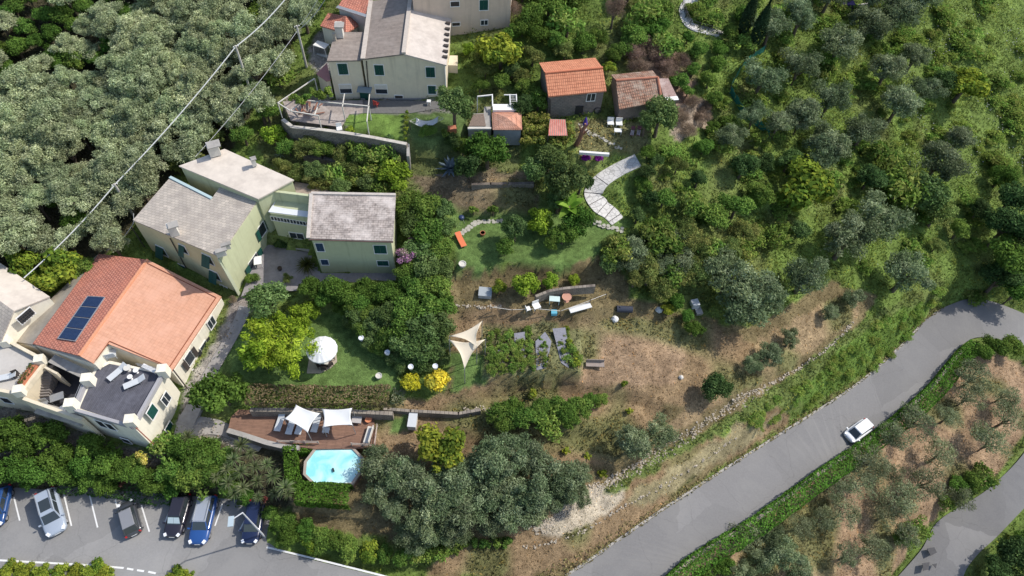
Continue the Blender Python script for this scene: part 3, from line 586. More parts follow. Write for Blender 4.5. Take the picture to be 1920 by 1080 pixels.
for px, py in ((76,676), (37,733), (10,640)): pbox(NL, 'corner_pillar', px, py, 7.0, (.8, .8, 1.0), M_whitewall, .3)
plL = plane(U(84,684,6.4), U(40,741,6.4)); plL2 = plane(U(40,741,6.4), U(-60,725,6.4))
win(NL, plL2, 12, 750, .9, 1.1, 'shutter', M_dark); win(NL, plL2, 35, 776, .9, 1.0, 'shutter', M_dark)
m = MB(); pa = V3(U(66,686,6.9)); pb = V3(U(40,722,6.9)); m.beam(pa, pb, .7, .5); pl_ = tag(m.build('planter_box', M_terra), 'long terracotta planter box with shrubs along the left terrace edge', 'planter')

# --- green house
GHs = empty('green_house', U(430,480,5.5), 'pale green house with grey slate and cream pink roofs, teal shutters and a glazed link', 'house')
gW = U(249,412.5,11.4); gN = U(319,332.5,11.9); gS = U(411,481,11.9); gE = U(484,373,12.2); nt1 = U(397,372,12.0); nt2 = U(416,345,12.2)
rs = MB(); P = ccw([V3(q) for q in (gW, gN, nt1, nt2, gE, gS)]); rs.prism([p-Z*.15 for p in P], P)
_u = (V3(gS)-V3(gW)).normalized(); _v = (V3(gE)-V3(gS)).normalized(); rs.uv = [[((Vector(rs.v[i])-V3(gW)).dot(_u), (Vector(rs.v[i])-V3(gW)).dot(_v)) for i in f] for f in rs.f]
rs.build('roof', M_slate, GHs)
m = MB(); m.beam(V3(gN)+Z*.05, V3(nt1)+Z*.05, .3, .12); m.build('flashing', mat('blue_flashing', (.42, .53, .54), .7), GHs)
walls(GHs, [gW, gN, nt1, nt2, gE, gS], 4.5, M_yellwall, .02, .12)
plG = plane(gW, gS); plGS = plane(gS, gE)
# sunlit green side (thin skin 3 cm proud of the yellow walls)
m = MB(); n = V3(plGS[1]); a = V3(gS)+n*.03; b = V3(gE)+n*.03; m.prism([Vector((a.x, a.y, 4.6)), Vector((b.x, b.y, 4.6)), Vector((b.x, b.y, 4.6))-n*.1, Vector((a.x, a.y, 4.6))-n*.1], [a-Z*.16, b-Z*.16, b-n*.1-Z*.16, a-n*.1-Z*.16]); m.build('side_wall', M_greenwall, GHs)
rB = UZ([(335,311,13.2),(421,279,13.2),(551,337,12.9),(484,373,12.9)])
roofslab(GHs, rB, M_pale_roof, .16); walls(GHs, rB, 5, M_greenwall, .15, .14)
plB = plane(rB[2], rB[3])
for px, py, ww, hh in ((304,470,1.0,1.4),(345,467,.7,1.3),(391,486,1.0,1.4),(404,516,1.0,1.4),(345,505,1.0,1.6),(300,500,.9,1.3)): win(GHs, plG, px, py, ww, hh, 'awning')
win(GHs, plG, 421, 539, .9, .6, 'pane')
pipe(GHs, plG, (320,446), (363,526)); pipe(GHs, plG, (247,424), (285,482))
m = MB(); n = V3(plG[1]); p0 = V3(on(plG, 411, 484)); p1 = V3(on(plG, 449, 552)); m.beam(p0+n*.02, p1+n*.02, .35, .1); m.build('corner_trim', mat('pale_green_trim', (.50, .53, .38), .9), GHs)
win(GHs, plGS, 491, 430, 1.1, 1.5, 'open'); win(GHs, plGS, 477, 495, 1.6, 2.1, 'open')
for px, py, z, s in ((324,430,12.4,(.8,.7,1.4)),(400,279,14.0,(1.1,.9,1.4)),(475,303,13.7,(.45,.45,1.0)),(423,462,12.4,(.8,.35,.7)),(414,474,12.3,(.9,.4,.8))):
    ch = pbox(GHs, 'chimney', px, py, z, s, M_offw, .5); pbox(ch, 'chimney_cap', px, py-s[2]*6, z+s[2]/2+.08, (s[0]*1.2, s[1]*1.2, .12), M_concrete, .5)
# front wing
wg = UZ([(578,447,12.0),(737,452,11.8),(742,366,12.6),(584,363,12.6)])
roofslab(GHs, wg, M_slate2, .2); walls(GHs, wg, 5.5, M_greenwall, .22, .2)
plW = plane(wg[0]+np.array([0,.2,0]), wg[1]+np.array([0,.2,0]))
for px, py, ww, hh, pm_ in ((600,463,.75,1.3,M_bluesh),(609,491,.75,.9,M_bluesh),(713,467,1.25,1.35,M_shutter),(718,493,1.15,.85,M_shutter)): win(GHs, plW, px, py, ww, hh, 'shutter', pm_)
plWr = plane(wg[1], wg[2]); m = MB(); m.beam(V3(wg[2])+Z*.06, V3(wg[3])+Z*.06, .3, .2); m.beam(V3(wg[0])+Z*.05, V3(wg[3])+Z*.05, .35, .16); m.build('roof_kerb', mat('stone_kerb', (.5, .45, .40), .9, .2), GHs)
m = MB(); m.beam(V3(wg[0])-Z*.15, V3(wg[1])-Z*.15, .16, .12); m.build('gutter', mat('brown_gutter', (.2, .13, .11), .7), GHs)
# glazed link
lk = UZ([(520,370,11.2),(583,378,11.2),(582,407,11.0),(503,397,11.0)])
roofslab(GHs, lk, mat('white_sheet_roof', (.70, .72, .76), .6, .03), .12); walls(GHs, UZ([(518,368,11.4),(583,378,11.4),(582,409,11.0),(503,399,11.0)]), 5.6, M_greenwall, .12, .1)
plK = plane(U(503,399,11.0), U(582,409,11.0)); plK = shift(plK, -.1)
for k in range(6): win(GHs, plK, 514+k*12, 409+k*2.0, .62, .55, 'pane')
win(GHs, plK, 557, 441, 1.5, .9, 'pane', off=.05)
m = MB(); m.beam(V3(U(517,366,11.9)), V3(U(583,374,11.9)), .3, 1.3); m.build('parapet', M_greenwall, GHs)
tb = UZ([(551,340,9.8),(620,352,9.8),(618,372,9.8),(540,364,9.8)]); walls(GHs, tb, 6, M_stone, 0, 0, 'back_terrace')
m = MB()
P = ccw(inset(tb, .2)); m.prism([p-Z*.02 for p in P], [p+Z*.05 for p in P]); m.build('terrace_floor', mat('dirty_terrace', (.34, .27, .22), .95, .25), GHs)

# --- cream house (top)
CH = empty('cream_house', U(740,190,13), 'large cream rendered house with green shutters and a gable between brown and white roof slopes', 'house')
cfL = U(677,111,18.3); cfR = U(837,122,17.8); cR = on(plane(cfL, cfR), 757, 101); bL = U(692,2,18.3); bR = U(770,-6,19.3); bRr = U(848,22,17.8)
roofslab(CH, [cfL, cR, bR, bL], M_brownslate, .16); o = roofslab(CH, [cR, cfR, bRr, bR], M_white_roof, .16); o['label'] = 'whitewashed slope with a row of dark vents'
m = MB(); m.beam(V3(cR)+Z*.1, V3(bR)+Z*.1, .45, .2); m.beam(V3(cfL)+Z*.08+Vector((.2,0,0)), V3(bL)+Z*.08+Vector((.2,0,0)), .5, .1); m.build('ridge', mat('pale_ridge', (.5, .44, .38), .9, .15), CH)
T = [V3(q) for q in (cfL, cR, cfR, bRr, bR, bL)]; T = [t-Z*.16 for t in T]; T = [t+Vector((0, .2, 0)) for t in T[:3]]+[t-Vector((0, .2, 0)) for t in T[3:]]
T[0].x += .1; T[5].x += .1; T[2].x -= .15; T[3].x -= .15
m = MB(); B = [Vector((t.x, t.y, 12.0)) for t in T]
for i in range(6): j = (i+1) % 6; m.face([B[i], B[j], T[j], T[i]])
m.face([T[0], T[1], T[4], T[5]]); m.face([T[1], T[2], T[3], T[4]]); m.build('wall', M_creamwall, CH)
lw = UZ([(613,114,17.9),(677,113,17.9),(684,60,18.1),(628,60,18.1)])
roofslab(CH, lw, M_brownslate, .15); walls(CH, lw, 12, M_creamwall, .12, .15)
pA = V3(cfL)+Vector((0, .2, 0)); pB_ = V3(cfR)+Vector((0, .2, 0)); plC = plane(pA, pB_); plCl = plane(V3(lw[0])+Vector((0,.13,0)), V3(lw[1])+Vector((0,.13,0)))
win(CH, plCl, 643, 129, 1.05, 1.45); win(CH, plC, 711, 131, 1.0, 1.35); win(CH, plC, 807, 135, 1.0, 1.35); win(CH, plC, 810, 168, .9, 1.15)
win(CH, plCl, 648, 166, 1.3, 1.2, 'blind'); win(CH, plC, 715, 167, 1.3, 1.2, 'blind'); win(CH, plC, 748, 182, .9, .5, 'shutter', M_iron)
# door
dc = V3(on(plC, 684, 179)); nn = V3(plC[1]); m = MB(); m.box(dc+nn*.06, (1.1, .08, 2.2)); dr = m.build('door', M_shutter, CH)
m = MB(); m.box(V3(on(plC, 684, 163))+nn*.5, (1.6, 1.0, .08)); m.build('door_canopy', mat('blue_grey_canopy', (.2, .25, .28), .6), CH)
m = MB(); m.beam(V3(on(plC, 677, 188))+nn*.05, V3(on(plC, 840, 188))+nn*.05, .1, .7); m.build('plinth', mat('grey_plinth', (.30, .29, .28), .9, .15), CH)
pipe(CH, plC, (687,114), (692,176)); pipe(CH, plC, (834,122), (836,160), M_white)
for k in range(7): 
    c = onroof(834+(k*.9), 108-k*10.5, .12, cR, cfR, bRr); m = MB(); m.box(c, (.55, .35, .18)); m.build('roof_vent', M_iron, CH)
ch = pbox(CH, 'chimney', 636, 56, 18.9, (.8, .8, 1.6), M_offw, .1); pbox(ch, 'chimney_cap', 636, 47, 19.8, (1.0, 1.0, .14), M_concrete, .1)
ch = pbox(CH, 'chimney', 627, 69, 18.5, (.3, .3, .9), M_cement)
# small side block at the right corner
sb = UZ([(840,122,15.2),(858,123,15.2),(858,104,15.2),(843,104,15.2)]); walls(CH, sb, 12, M_creamwall, 0, 0, 'side_block')
# --- beige house behind
BH = empty('beige_house', U(900,60,15), 'beige rendered house front partly cut by the upper frame, behind the white roof slope', 'house')
plQ = plane(U(840,72,15.2), U(955,66,15.2)); q0 = on(plQ, 780, 75); q1 = on(plQ, 955, 66)
P = [V3(q0), V3(q1), V3(q1)+Vector((0, 7, 0)), V3(q0)+Vector((0, 7, 0))]; P = [Vector((p.x, p.y, 22.5)) for p in P]; walls(BH, P, 14, M_pinkwall, 0, 0); roofslab(BH, [p+Z*.2 for p in P], M_redtile)
win(BH, plQ, 907, 9, 1.0, 1.3); win(BH, plQ, 853, 7, 1.0, .6, 'shutter', M_iron); win(BH, plQ, 908, 42, .8, .6, 'pane'); win(BH, plQ, 855, 45, .9, .4, 'shutter', M_iron)
# --- red tiled outbuildings left of the cream house
RO = empty('red_tile_outbuilding', U(640,60,14), 'low outbuilding with red tiled hipped roof and white walls above the patio', 'outbuilding')
ra = UZ([(602,43,17.0),(614,27,17.0),(648,30,17.9),(650,60,17.9),(640,62,17.2)]); 
roofslab(RO, UZ([(600,48,16.8),(615,24,16.8),(648,30,17.9),(648,62,17.5)]), M_redtile); roofslab(RO, UZ([(648,30,17.9),(648,62,17.5),(672,48,16.8),(668,34,16.8)]), M_redtile)
walls(RO, UZ([(600,48,16.8),(615,24,16.8),(668,34,16.8),(672,48,16.8),(648,62,16.9)]), 13, M_whitewall, .15, .15)
RO2 = empty('red_tile_annex', U(670,15,15), 'dark red tiled lean-to roof beside the brown roof slope, behind the outbuilding', 'annex')
o = UZ([(632,14,18.2),(650,-14,18.2),(692,-20,18.8),(688,32,18.2)]); roofslab(RO2, o, M_redtile); walls(RO2, o, 14, M_offw, .15, .15)
m = MB(); m.beam(V3(o[0])+Z*.1, V3(o[3])+Z*.1, .5, .1); m.build('gutter', M_metal, RO2)
RO3 = empty('pink_roof_porch', U(600,140,12.5), 'small porch with faded pink roof at the left corner of the cream house', 'porch')
o = UZ([(593,138,15.0),(613,118,15.0),(620,150,15.0),(612,152,15.0)]); roofslab(RO3, o, mat('faded_pink', (.42, .20, .18), .9, .1), .1); walls(RO3, o, 12.3, M_creamwall, .1, .1)

# --- stone house with orange roof
SH = empty('stone_house', U(1080,218,12.4), 'small grey stone cottage with a bright orange tiled gable roof and white window', 'house')
sfL = U(1028,181,15.8); sfR = U(1137.5,170.5,15.9); srL = U(1022,137,17.4); srR = U(1130,127,17.4); sbL = U(1011,117.5,16.4); sbR = U(1116,108,16.4)
roofslab(SH, [sfL, sfR, srR, srL], M_orange, .14); roofslab(SH, [srL, srR, sbR, sbL], M_orange, .14)
T = [V3(q) for q in (sfL, sfR, srR, sbR, sbL, srL)]; c = sum(T, Vector())/6; T = [Vector((c.x+(t.x-c.x)*.93, c.y+(t.y-c.y)*.93, t.z-.16)) for t in T]; B = [Vector((t.x, t.y, 11.8)) for t in T]; m = MB()
for i in range(6): j = (i+1) % 6; m.face([B[i], B[j], T[j], T[i]])
m.face([T[0], T[1], T[2], T[5]]); m.face([T[5], T[2], T[3], T[4]])
def walluv(mb):
    for i, f in enumerate(mb.f):
        a = Vector(mb.v[f[0]]); b = Vector(mb.v[f[1]]); u = Vector((b.x-a.x, b.y-a.y, 0)); u = u.normalized() if u.length > 1e-4 else Vector((1, 0, 0)); mb.uv[i] = [((Vector(mb.v[k])-a).dot(u), mb.v[k][2]) for k in f]
walluv(m)
M_grst = tilemat('grey_stone', (.25, .22, .195), (.20, .18, .16), (.14, .125, .11), .45, .22, .03, stain=(.30, .23, .20), stain_amt=.6, bump=.6, sscale=.3)
m.build('wall', M_grst, SH)
plS = plane(T[0], T[1]); win(SH, plS, 1108, 182, .95, 1.0, 'pane', frame=M_white)
m = MB(); m.box(V3(on(plS, 1084, 210))+V3(plS[1])*.05, (1.0, .1, 1.9)); m.build('door', M_dark, SH)
rg = MB(); rg.tube([V3(srL)+Z*.03, V3(srR)+Z*.03], .13, 8); rg.build('ridge', mat('ridge_orange', (.58, .2, .11), .9), SH)
pipe(SH, plS, (1031,186), (1031,212)); 
m = MB(); cc = V3(on(plS, 1120, 206))+V3(plS[1])*.1; u = V3(plS[1]).cross(Z).normalized()
m.tube([cc+u*.42*math.cos(k*math.pi/8)+Z*.42*math.sin(k*math.pi/8) for k in range(17)], .05, 6, False); tag(m.build('garden_hose', M_dark), 'dark coiled hose ring hanging on the grey stone cottage wall', 'hose')

# --- ruined shed with old tiles
RS = empty('old_tile_shed', U(1190,200,12.5), 'old stone shed with patchy brown tiled roof beside the bright orange cottage', 'shed')
dL = U(1155,151,16.0); dR = U(1233,145,16.0); dbL = U(1146,140,15.3); dbR = U(1224,132,15.3); dfL = U(1161,205,14.4); dfR = U(1240,190,14.4)
roofslab(RS, [dfL, dfR, dR, dL], M_oldtile, .14); roofslab(RS, [dL, dR, dbR, dbL], M_oldtile, .14); walls(RS, [dfL, dfR, dR, dbR, dbL, dL], 12, M_grst, .15, .2)
m = MB(); m.tube([V3(dL)+Z*.03, V3(dR)+Z*.03], .14, 8); m.tube([V3(dR)+Z*.05, V3(dfR)+Z*.05], .16, 8); m.build('ridge', mat('old_ridge', (.45, .19, .12), .9, .2), RS)
RA = empty('shed_annex', U(1255,180,12.5), 'low annex with faded pinkish metal roof and white end band, joined to the old shed', 'annex')
o = UZ([(1235,147,14.8),(1253,147,14.8),(1272,186,14.2),(1246,188,14.2)]); roofslab(RA, o, mat('faded_pink_roof', (.36, .25, .22), .9, .3, 5, stain=(.6, .5, .46), stain_amt=.6), .1); walls(RA, o, 12.3, M_grst, .1, .1)
o = UZ([(1247,182,14.45),(1270,180,14.45),(1273,187,14.4),(1246,189,14.4)]); roofslab(RA, o, M_white, .06, 'white_band')

# --- small garden sheds
ES = empty('tile_garden_shed', U(948,250,12), 'small grey shed with pinkish orange tiled hip roof and white rear band', 'shed')
eh = V3(U(951,221,15.0))
A = [V3(q) for q in UZ([(922,210,14.2),(977,208,14.2),(979,243,14.2),(924,243,14.2)])]
M_pt = tilemat('pinkish_tiles', (.60, .30, .20), (.54, .25, .16), (.34, .15, .1), .2, .25, .03, stain=(.66, .42, .32), stain_amt=.5, bump=.6)
for i in range(4): 
    a, b = A[i], A[(i+1) % 4]; m = MB(); pts = [a, b, eh]; pts = pts if (b-a).cross(eh-b).z > 0 else pts[::-1]; m.prism([p-Z*.1 for p in pts], pts); m.build('roof', M_pt, ES)
walls(ES, A, 11.8, mat('blue_grey_render', (.25, .27, .29), .9, .15), .12, .12); m = MB(); m.beam(V3(U(924,204,14.3)), V3(U(973,204,14.3)), 1.0, .5); m.build('white_band', M_white, ES)
FS = empty('flat_roof_shed', U(898,235,12), 'flat roofed concrete shed with brown gravel roof left of the small tiled hip roof', 'shed')
o = UZ([(878,240,13.9),(921,240,13.9),(920,200,13.9),(908,200,13.9),(907,212,13.9),(887,213,13.9)]); walls(FS, o, 11.5, M_concrete, 0, 0)
o2 = UZ([(887,214,13.98),(907,213,13.98),(911,236,13.98),(879,236,13.98)]); roofslab(FS, o2, mat('brown_gravel', (.20, .15, .12), .95, .5, 8), .06)
m = MB(); m.beam(V3(U(877,241,13.95)), V3(U(921,241,13.95)), .25, .2); m.build('roof_edge', M_offw, FS)
PG = empty('white_pergola', U(945,190,12.3), 'white tube pergola frame standing behind the small tiled hip roof', 'pergola')
m = MB()
for px in (923, 956, 968): m.beam(V3(U(px,177,15)), V3(U(px+1,200,14.6)), .12)
m.beam(V3(U(895,181,15)), V3(U(923,178,15)), .12); m.beam(V3(U(945,178,15)), V3(U(968,178,15)), .1)
for k in range(4): m.beam(V3(U(958,182+k*4,14.8)), V3(U(967,182+k*4,14.8)), .06)
m.build('beams', M_white, PG)
for px, py in ((923,178), (956,178), (895,181)): p = V3(U(px,py,15)); m = MB(); m.beam(p, Vector((p.x, p.y, 12.3)), .1); m.build('post', M_white, PG)
CR = empty('corrugated_canopy', U(1047,250,12.3), 'red and pink corrugated canopy on posts framed by yellow-green climbers', 'canopy')
o = UZ([(1031,223,14.4),(1060,224,14.4),(1064,254,14.2),(1028,254,14.2)]); roofslab(CR, o, M_corr, .06, 'roof')
for q in o: m = MB(); m.beam(V3(q), Vector((q[0], q[1], 12.2)), .1); m.build('post', M_iron, CR)

# ---------------------------------------------------------------- garden walls, paths, courts
def wallrun(px_pts, ztop, h, m, th=.35, label='', name='stone_wall', cat='wall', cap=None):
    mb = MB(); P = [V3(U(a, b, ztop if not isinstance(ztop, (list, tuple)) else ztop[i])) for i, (a, b) in enumerate(px_pts)]
    for a, b in zip(P, P[1:]):
        d = (b-a).normalized(); a2 = a-d*th*.2; b2 = b+d*th*.2; n = d.cross(Z).normalized()*th/2
        mb.prism(ccw([Vector((q.x, q.y, min(a.z, b.z)-h)) for q in (a2-n, b2-n, b2+n, a2+n)]), ccw([a2-n, b2-n, b2+n, a2+n]))
    walluv(mb); root = empty(name, (P[0].x, P[0].y, P[0].z-h), label, cat); mb.build('masonry', m, root)
    if cap:
        mb = MB()
        for a, b in zip(P, P[1:]): mb.beam(a+Z*.03, b+Z*.03, th*1.05, .06)
        mb.build('coping', cap, root)
    return root
wallrun([(530,224),(548,238),(600,243),(652,250),(700,258),(762,270)], 13.25, 2.8, M_stone, .4, 'curved stone retaining wall with pale coping below the cream house garden', 'retaining_wall', 'wall', M_rock)
wallrun([(765,270),(765,292)], 12.8, 2.2, M_concrete, .3, 'short rough grey wall beside the yellow climber fence', 'garden_wall', 'wall')
wallrun([(570,292),(605,296),(635,302),(665,308)], 10.3, 1.2, M_stone, .4, 'low terrace wall of rough stone behind the green house', 'terrace_wall', 'wall')
wallrun([(765,318),(795,322),(835,330)], 10.2, .9, M_stone, .35, 'short terrace wall next to the blue agave', 'terrace_wall', 'wall')
wallrun([(885,345),(920,344),(1000,343)], 10.6, .8, M_stone, .35, 'low terrace wall on the brown terrace under the big dark tree', 'terrace_wall', 'wall')
wallrun([(1005,555),(1030,545),(1060,540),(1115,535)], [7.5,7.6,7.7,7.8], 1.2, M_stone, .3, 'pale dry stone wall above the scattered garden junk', 'dry_stone_wall', 'wall')
wallrun([(720,766),(770,770),(860,775),(900,768)], 3.9, 1.0, M_stone, .3, 'dry stone terrace wall between dry grass and yellow flowering shrubs', 'dry_stone_wall', 'wall')
wallrun([(427,807),(455,815),(500,830),(535,838),(560,840)], 3.25, 2.0, M_stone, .45, 'stone wall carrying the front edge of the wooden deck', 'deck_wall', 'wall', M_concrete)
wallrun([(470,768),(560,768),(640,770),(735,775)], 4.3, 1.3, M_stone, .4, 'rough stone wall behind the deck under the brown hedge', 'deck_back_wall', 'wall')
False and wallrun([(1300,815),(1255,838),(1180,880),(1140,905),(1060,960),(1010,995)], [.8,.5,0,-.1,-.4,-.7], .7, M_rock, .6, 'crumbling pale stone wall edge between dry terrace and road bank', 'bank_wall', 'wall')
False and wallrun([(1300,815),(1360,760),(1440,722),(1500,690),(1560,640)], [.8,.2,-.6,-1.3,-2.2], .5, M_rock, .3, 'thin line of pale stones along the upper bank edge', 'stone_edging', 'wall')
wallrun([(1050,485),(1085,490),(1105,505),(1160,520)], [8.3,8.3,8.2,8.0], .8, M_stone, .3, 'curved low stone wall below the lawn', 'garden_wall', 'wall') if False else None
M_rub = mat('rubble_stone', (.40, .35, .28), .95, .3, 3, bump=.5)
def rubble(px_pts, label, wd=.35, n_=11.0):
    P = resample([at(a, b) for a, b in px_pts], 6); m = MB(); r_ = random.Random(int(px_pts[0][0])); L = np.r_[0, np.cumsum(np.linalg.norm(np.diff(P[:, :2], axis=0), axis=1))]
    for k in range(int(L[-1]*n_)):
        s_ = r_.uniform(0, L[-1]); x = np.interp(s_, L, P[:, 0])+r_.gauss(0, wd*.35); y = np.interp(s_, L, P[:, 1])+r_.gauss(0, wd*.35); q = r_.uniform(.06, .17); m.box((x, y, float(gh(x, y))+q*.3), (q*r_.uniform(.8, 1.6), q, q*.9), M=Matrix.Rotation(r_.uniform(0, 3), 3, 'Z') @ Matrix.Rotation(r_.uniform(-.4, .4), 3, 'X'))
    return tag(m.build('stone_edging', M_rub), label, 'stones', kind='stuff')
rubble([(1045,935),(1100,915),(1140,900),(1190,872),(1240,838),(1300,805),(1350,770),(1400,740),(1440,722),(1500,690),(1550,655),(1600,605)], 'upper line of pale rubble stones running diagonally along the bank above the road', .3)
rubble([(982,1025),(1035,1017),(1110,989),(1158,957),(1243,910),(1320,863),(1380,820)], 'lower line of pale rubble stones nearer the road, below the grassy strip', .22, 5)
rubble([(855,572),(900,576),(940,574)], 'short scatter of stones at the edge of the brown terrace near the climbers', .3)
rubble([(870,770),(920,768),(960,752)], 'small pale stones ending the dry stone wall', .4)
# low concrete kerb of the road
for nm, E_, lb in (('road_kerb', RLw, 'thin concrete kerb along the uphill edge of the road'),):
    mb = MB(); i0, i1 = 16, 66
    for a, b in zip(E_[i0:i1], E_[i0+1:i1+1]): mb.beam(V3(a)+Z*.03, V3(b)+Z*.03, .22, .16)
    tag(mb.build('kerb', M_concrete), lb, 'kerb')
# road parapet wall under the ivy hedge
mb = MB()
for a, b in zip(RRw[14:78], RRw[15:79]): mb.beam(V3(a)+Z*.15+Vector((.35,-.35,0)), V3(b)+Z*.15+Vector((.35,-.35,0)), .35, 1.3)
tag(mb.build('road_parapet', M_stone), 'low stone parapet along the downhill edge of the road, mostly under ivy', 'wall')
sheet('courtyard_paving', [(452,556),(470,505),(498,455),(580,468),(601,512),(745,512),(745,527),(560,532),(556,545),(470,548)], 6.05, M_paving)
sheet('patio', [(590,62),(625,66),(612,150),(588,112)], 13.35, M_paving)
sheet('terrace_paving', [(530,190),(680,188),(682,212),(655,214),(640,238),(545,226)], 12.95, mat('rough_paving', (.33, .28, .25), .95, .3, 2, stain=(.5, .44, .40), stain_amt=.6))
sheet('house_forecourt', [(682,188),(842,190),(842,200),(770,212),(680,212)], 12.96, mat('dark_court', (.15, .145, .14), .9, .2))
def pathstrip(name, m):
    P, W_ = PATHS[name]; A = []; B = []
    for i in range(len(P)):
        d = P[min(i+1, len(P)-1)]-P[max(i-1, 0)]; n = np.array([d[1], -d[0], 0]); n /= np.linalg.norm(n); A.append(P[i]-n*W_[i]/2); B.append(P[i]+n*W_[i]/2)
    strip(name, A, B, m, .02, .5); return np.array(A), np.array(B)
PA, PB = pathstrip('winding_path', M_path)
st_ = MB()
for f in (.35, .5, .62, .72, .82, .92):
    i = int(f*(len(PA)-1)); st_.beam(V3(PA[i])+Z*.02, V3(PB[i])+Z*.02, .07, .03)
tag(st_.build('path_step_edge', M_iron), kind='structure')
pathstrip('side_path', mat('walk_concrete', (.36, .335, .31), .95, .2, 2))
pathstrip('lower_path', MATS['walk_concrete'])
pathstrip('hill_path', M_path)
# railing of the hill path
HR = empty('path_railing', at(1310,58), 'thin black metal railing beside the pale path at the upper edge', 'railing')
pts = [at(a, b) for a, b in ((1278,12),(1284,35),(1292,52),(1310,58),(1327,62),(1350,70))]; m = MB()
for p in pts: m2 = MB(); m2.beam(V3(p), V3(p)+Z*1.1, .06); m2.build('post', M_dark, HR)
for a, b in zip(pts, pts[1:]):
    for h_ in (.5, .8, 1.1): m.beam(V3(a)+Z*h_, V3(b)+Z*h_, .04)
m.build('rail', M_dark, HR)
# stepping stones
M_step = mat('stepping_stone', (.42, .40, .34), .9, .25, 4, bump=.3)
def stones(px_pts, spread, sz, group, label, per=1, n=None):
    P = resample([at(a, b) for a, b in px_pts], 12); L = np.r_[0, np.cumsum(np.linalg.norm(np.diff(P[:, :2], axis=0), axis=1))]; tot = L[-1]; n = n or int(tot/sz/1.15)
    for i in range(n):
        for j in range(per):
            s = (i+.5+rnd.uniform(-.15, .15))/n*tot; x = np.interp(s, L, P[:, 0]); y = np.interp(s, L, P[:, 1]); k = min(int(s/tot*(len(P)-1)), len(P)-2); d = P[k+1]-P[k]; nn = np.array([d[1], -d[0]])/np.hypot(d[0], d[1]); o_ = ((j+.5)/per-.5)*spread+rnd.uniform(-.08, .08)
            x += nn[0]*o_; y += nn[1]*o_; r = sz*.5*rnd.uniform(.8, 1.15); m = MB(); z0 = float(gh(x, y)); q = [Vector((x+r*math.cos(t_)*rnd.uniform(.8, 1.15), y+r*math.sin(t_)*rnd.uniform(.8, 1.15), z0)) for t_ in [k_*math.pi/3+rnd.random()*.3 for k_ in range(6)]]
            m.prism([p-Z*.05 for p in q], [p+Z*.08 for p in q]); tag(m.build('stepping_stone', M_step), label, 'stepping stone', group)
stones([(855,443),(875,432),(890,420),(905,416),(945,416)], .6, .5, 'stepping stones across the lawn left of the shrubs', 'flat pale paving stone in the curved double row by the orange sunbed', 2, 13)
stones([(1098,408),(1115,418),(1140,426),(1170,432)], .55, .5, 'paving stones at the foot of the winding path', 'flat greenish pale stone in the double row right of the banana', 2, 9)
stones([(1085,232),(1098,244),(1108,252),(1125,258),(1140,266),(1152,272),(1168,278)], 0, .6, 'stepping stones in the cottage garden', 'pale round stepping stone on the small garden path below the stone cottage', 1, 13)
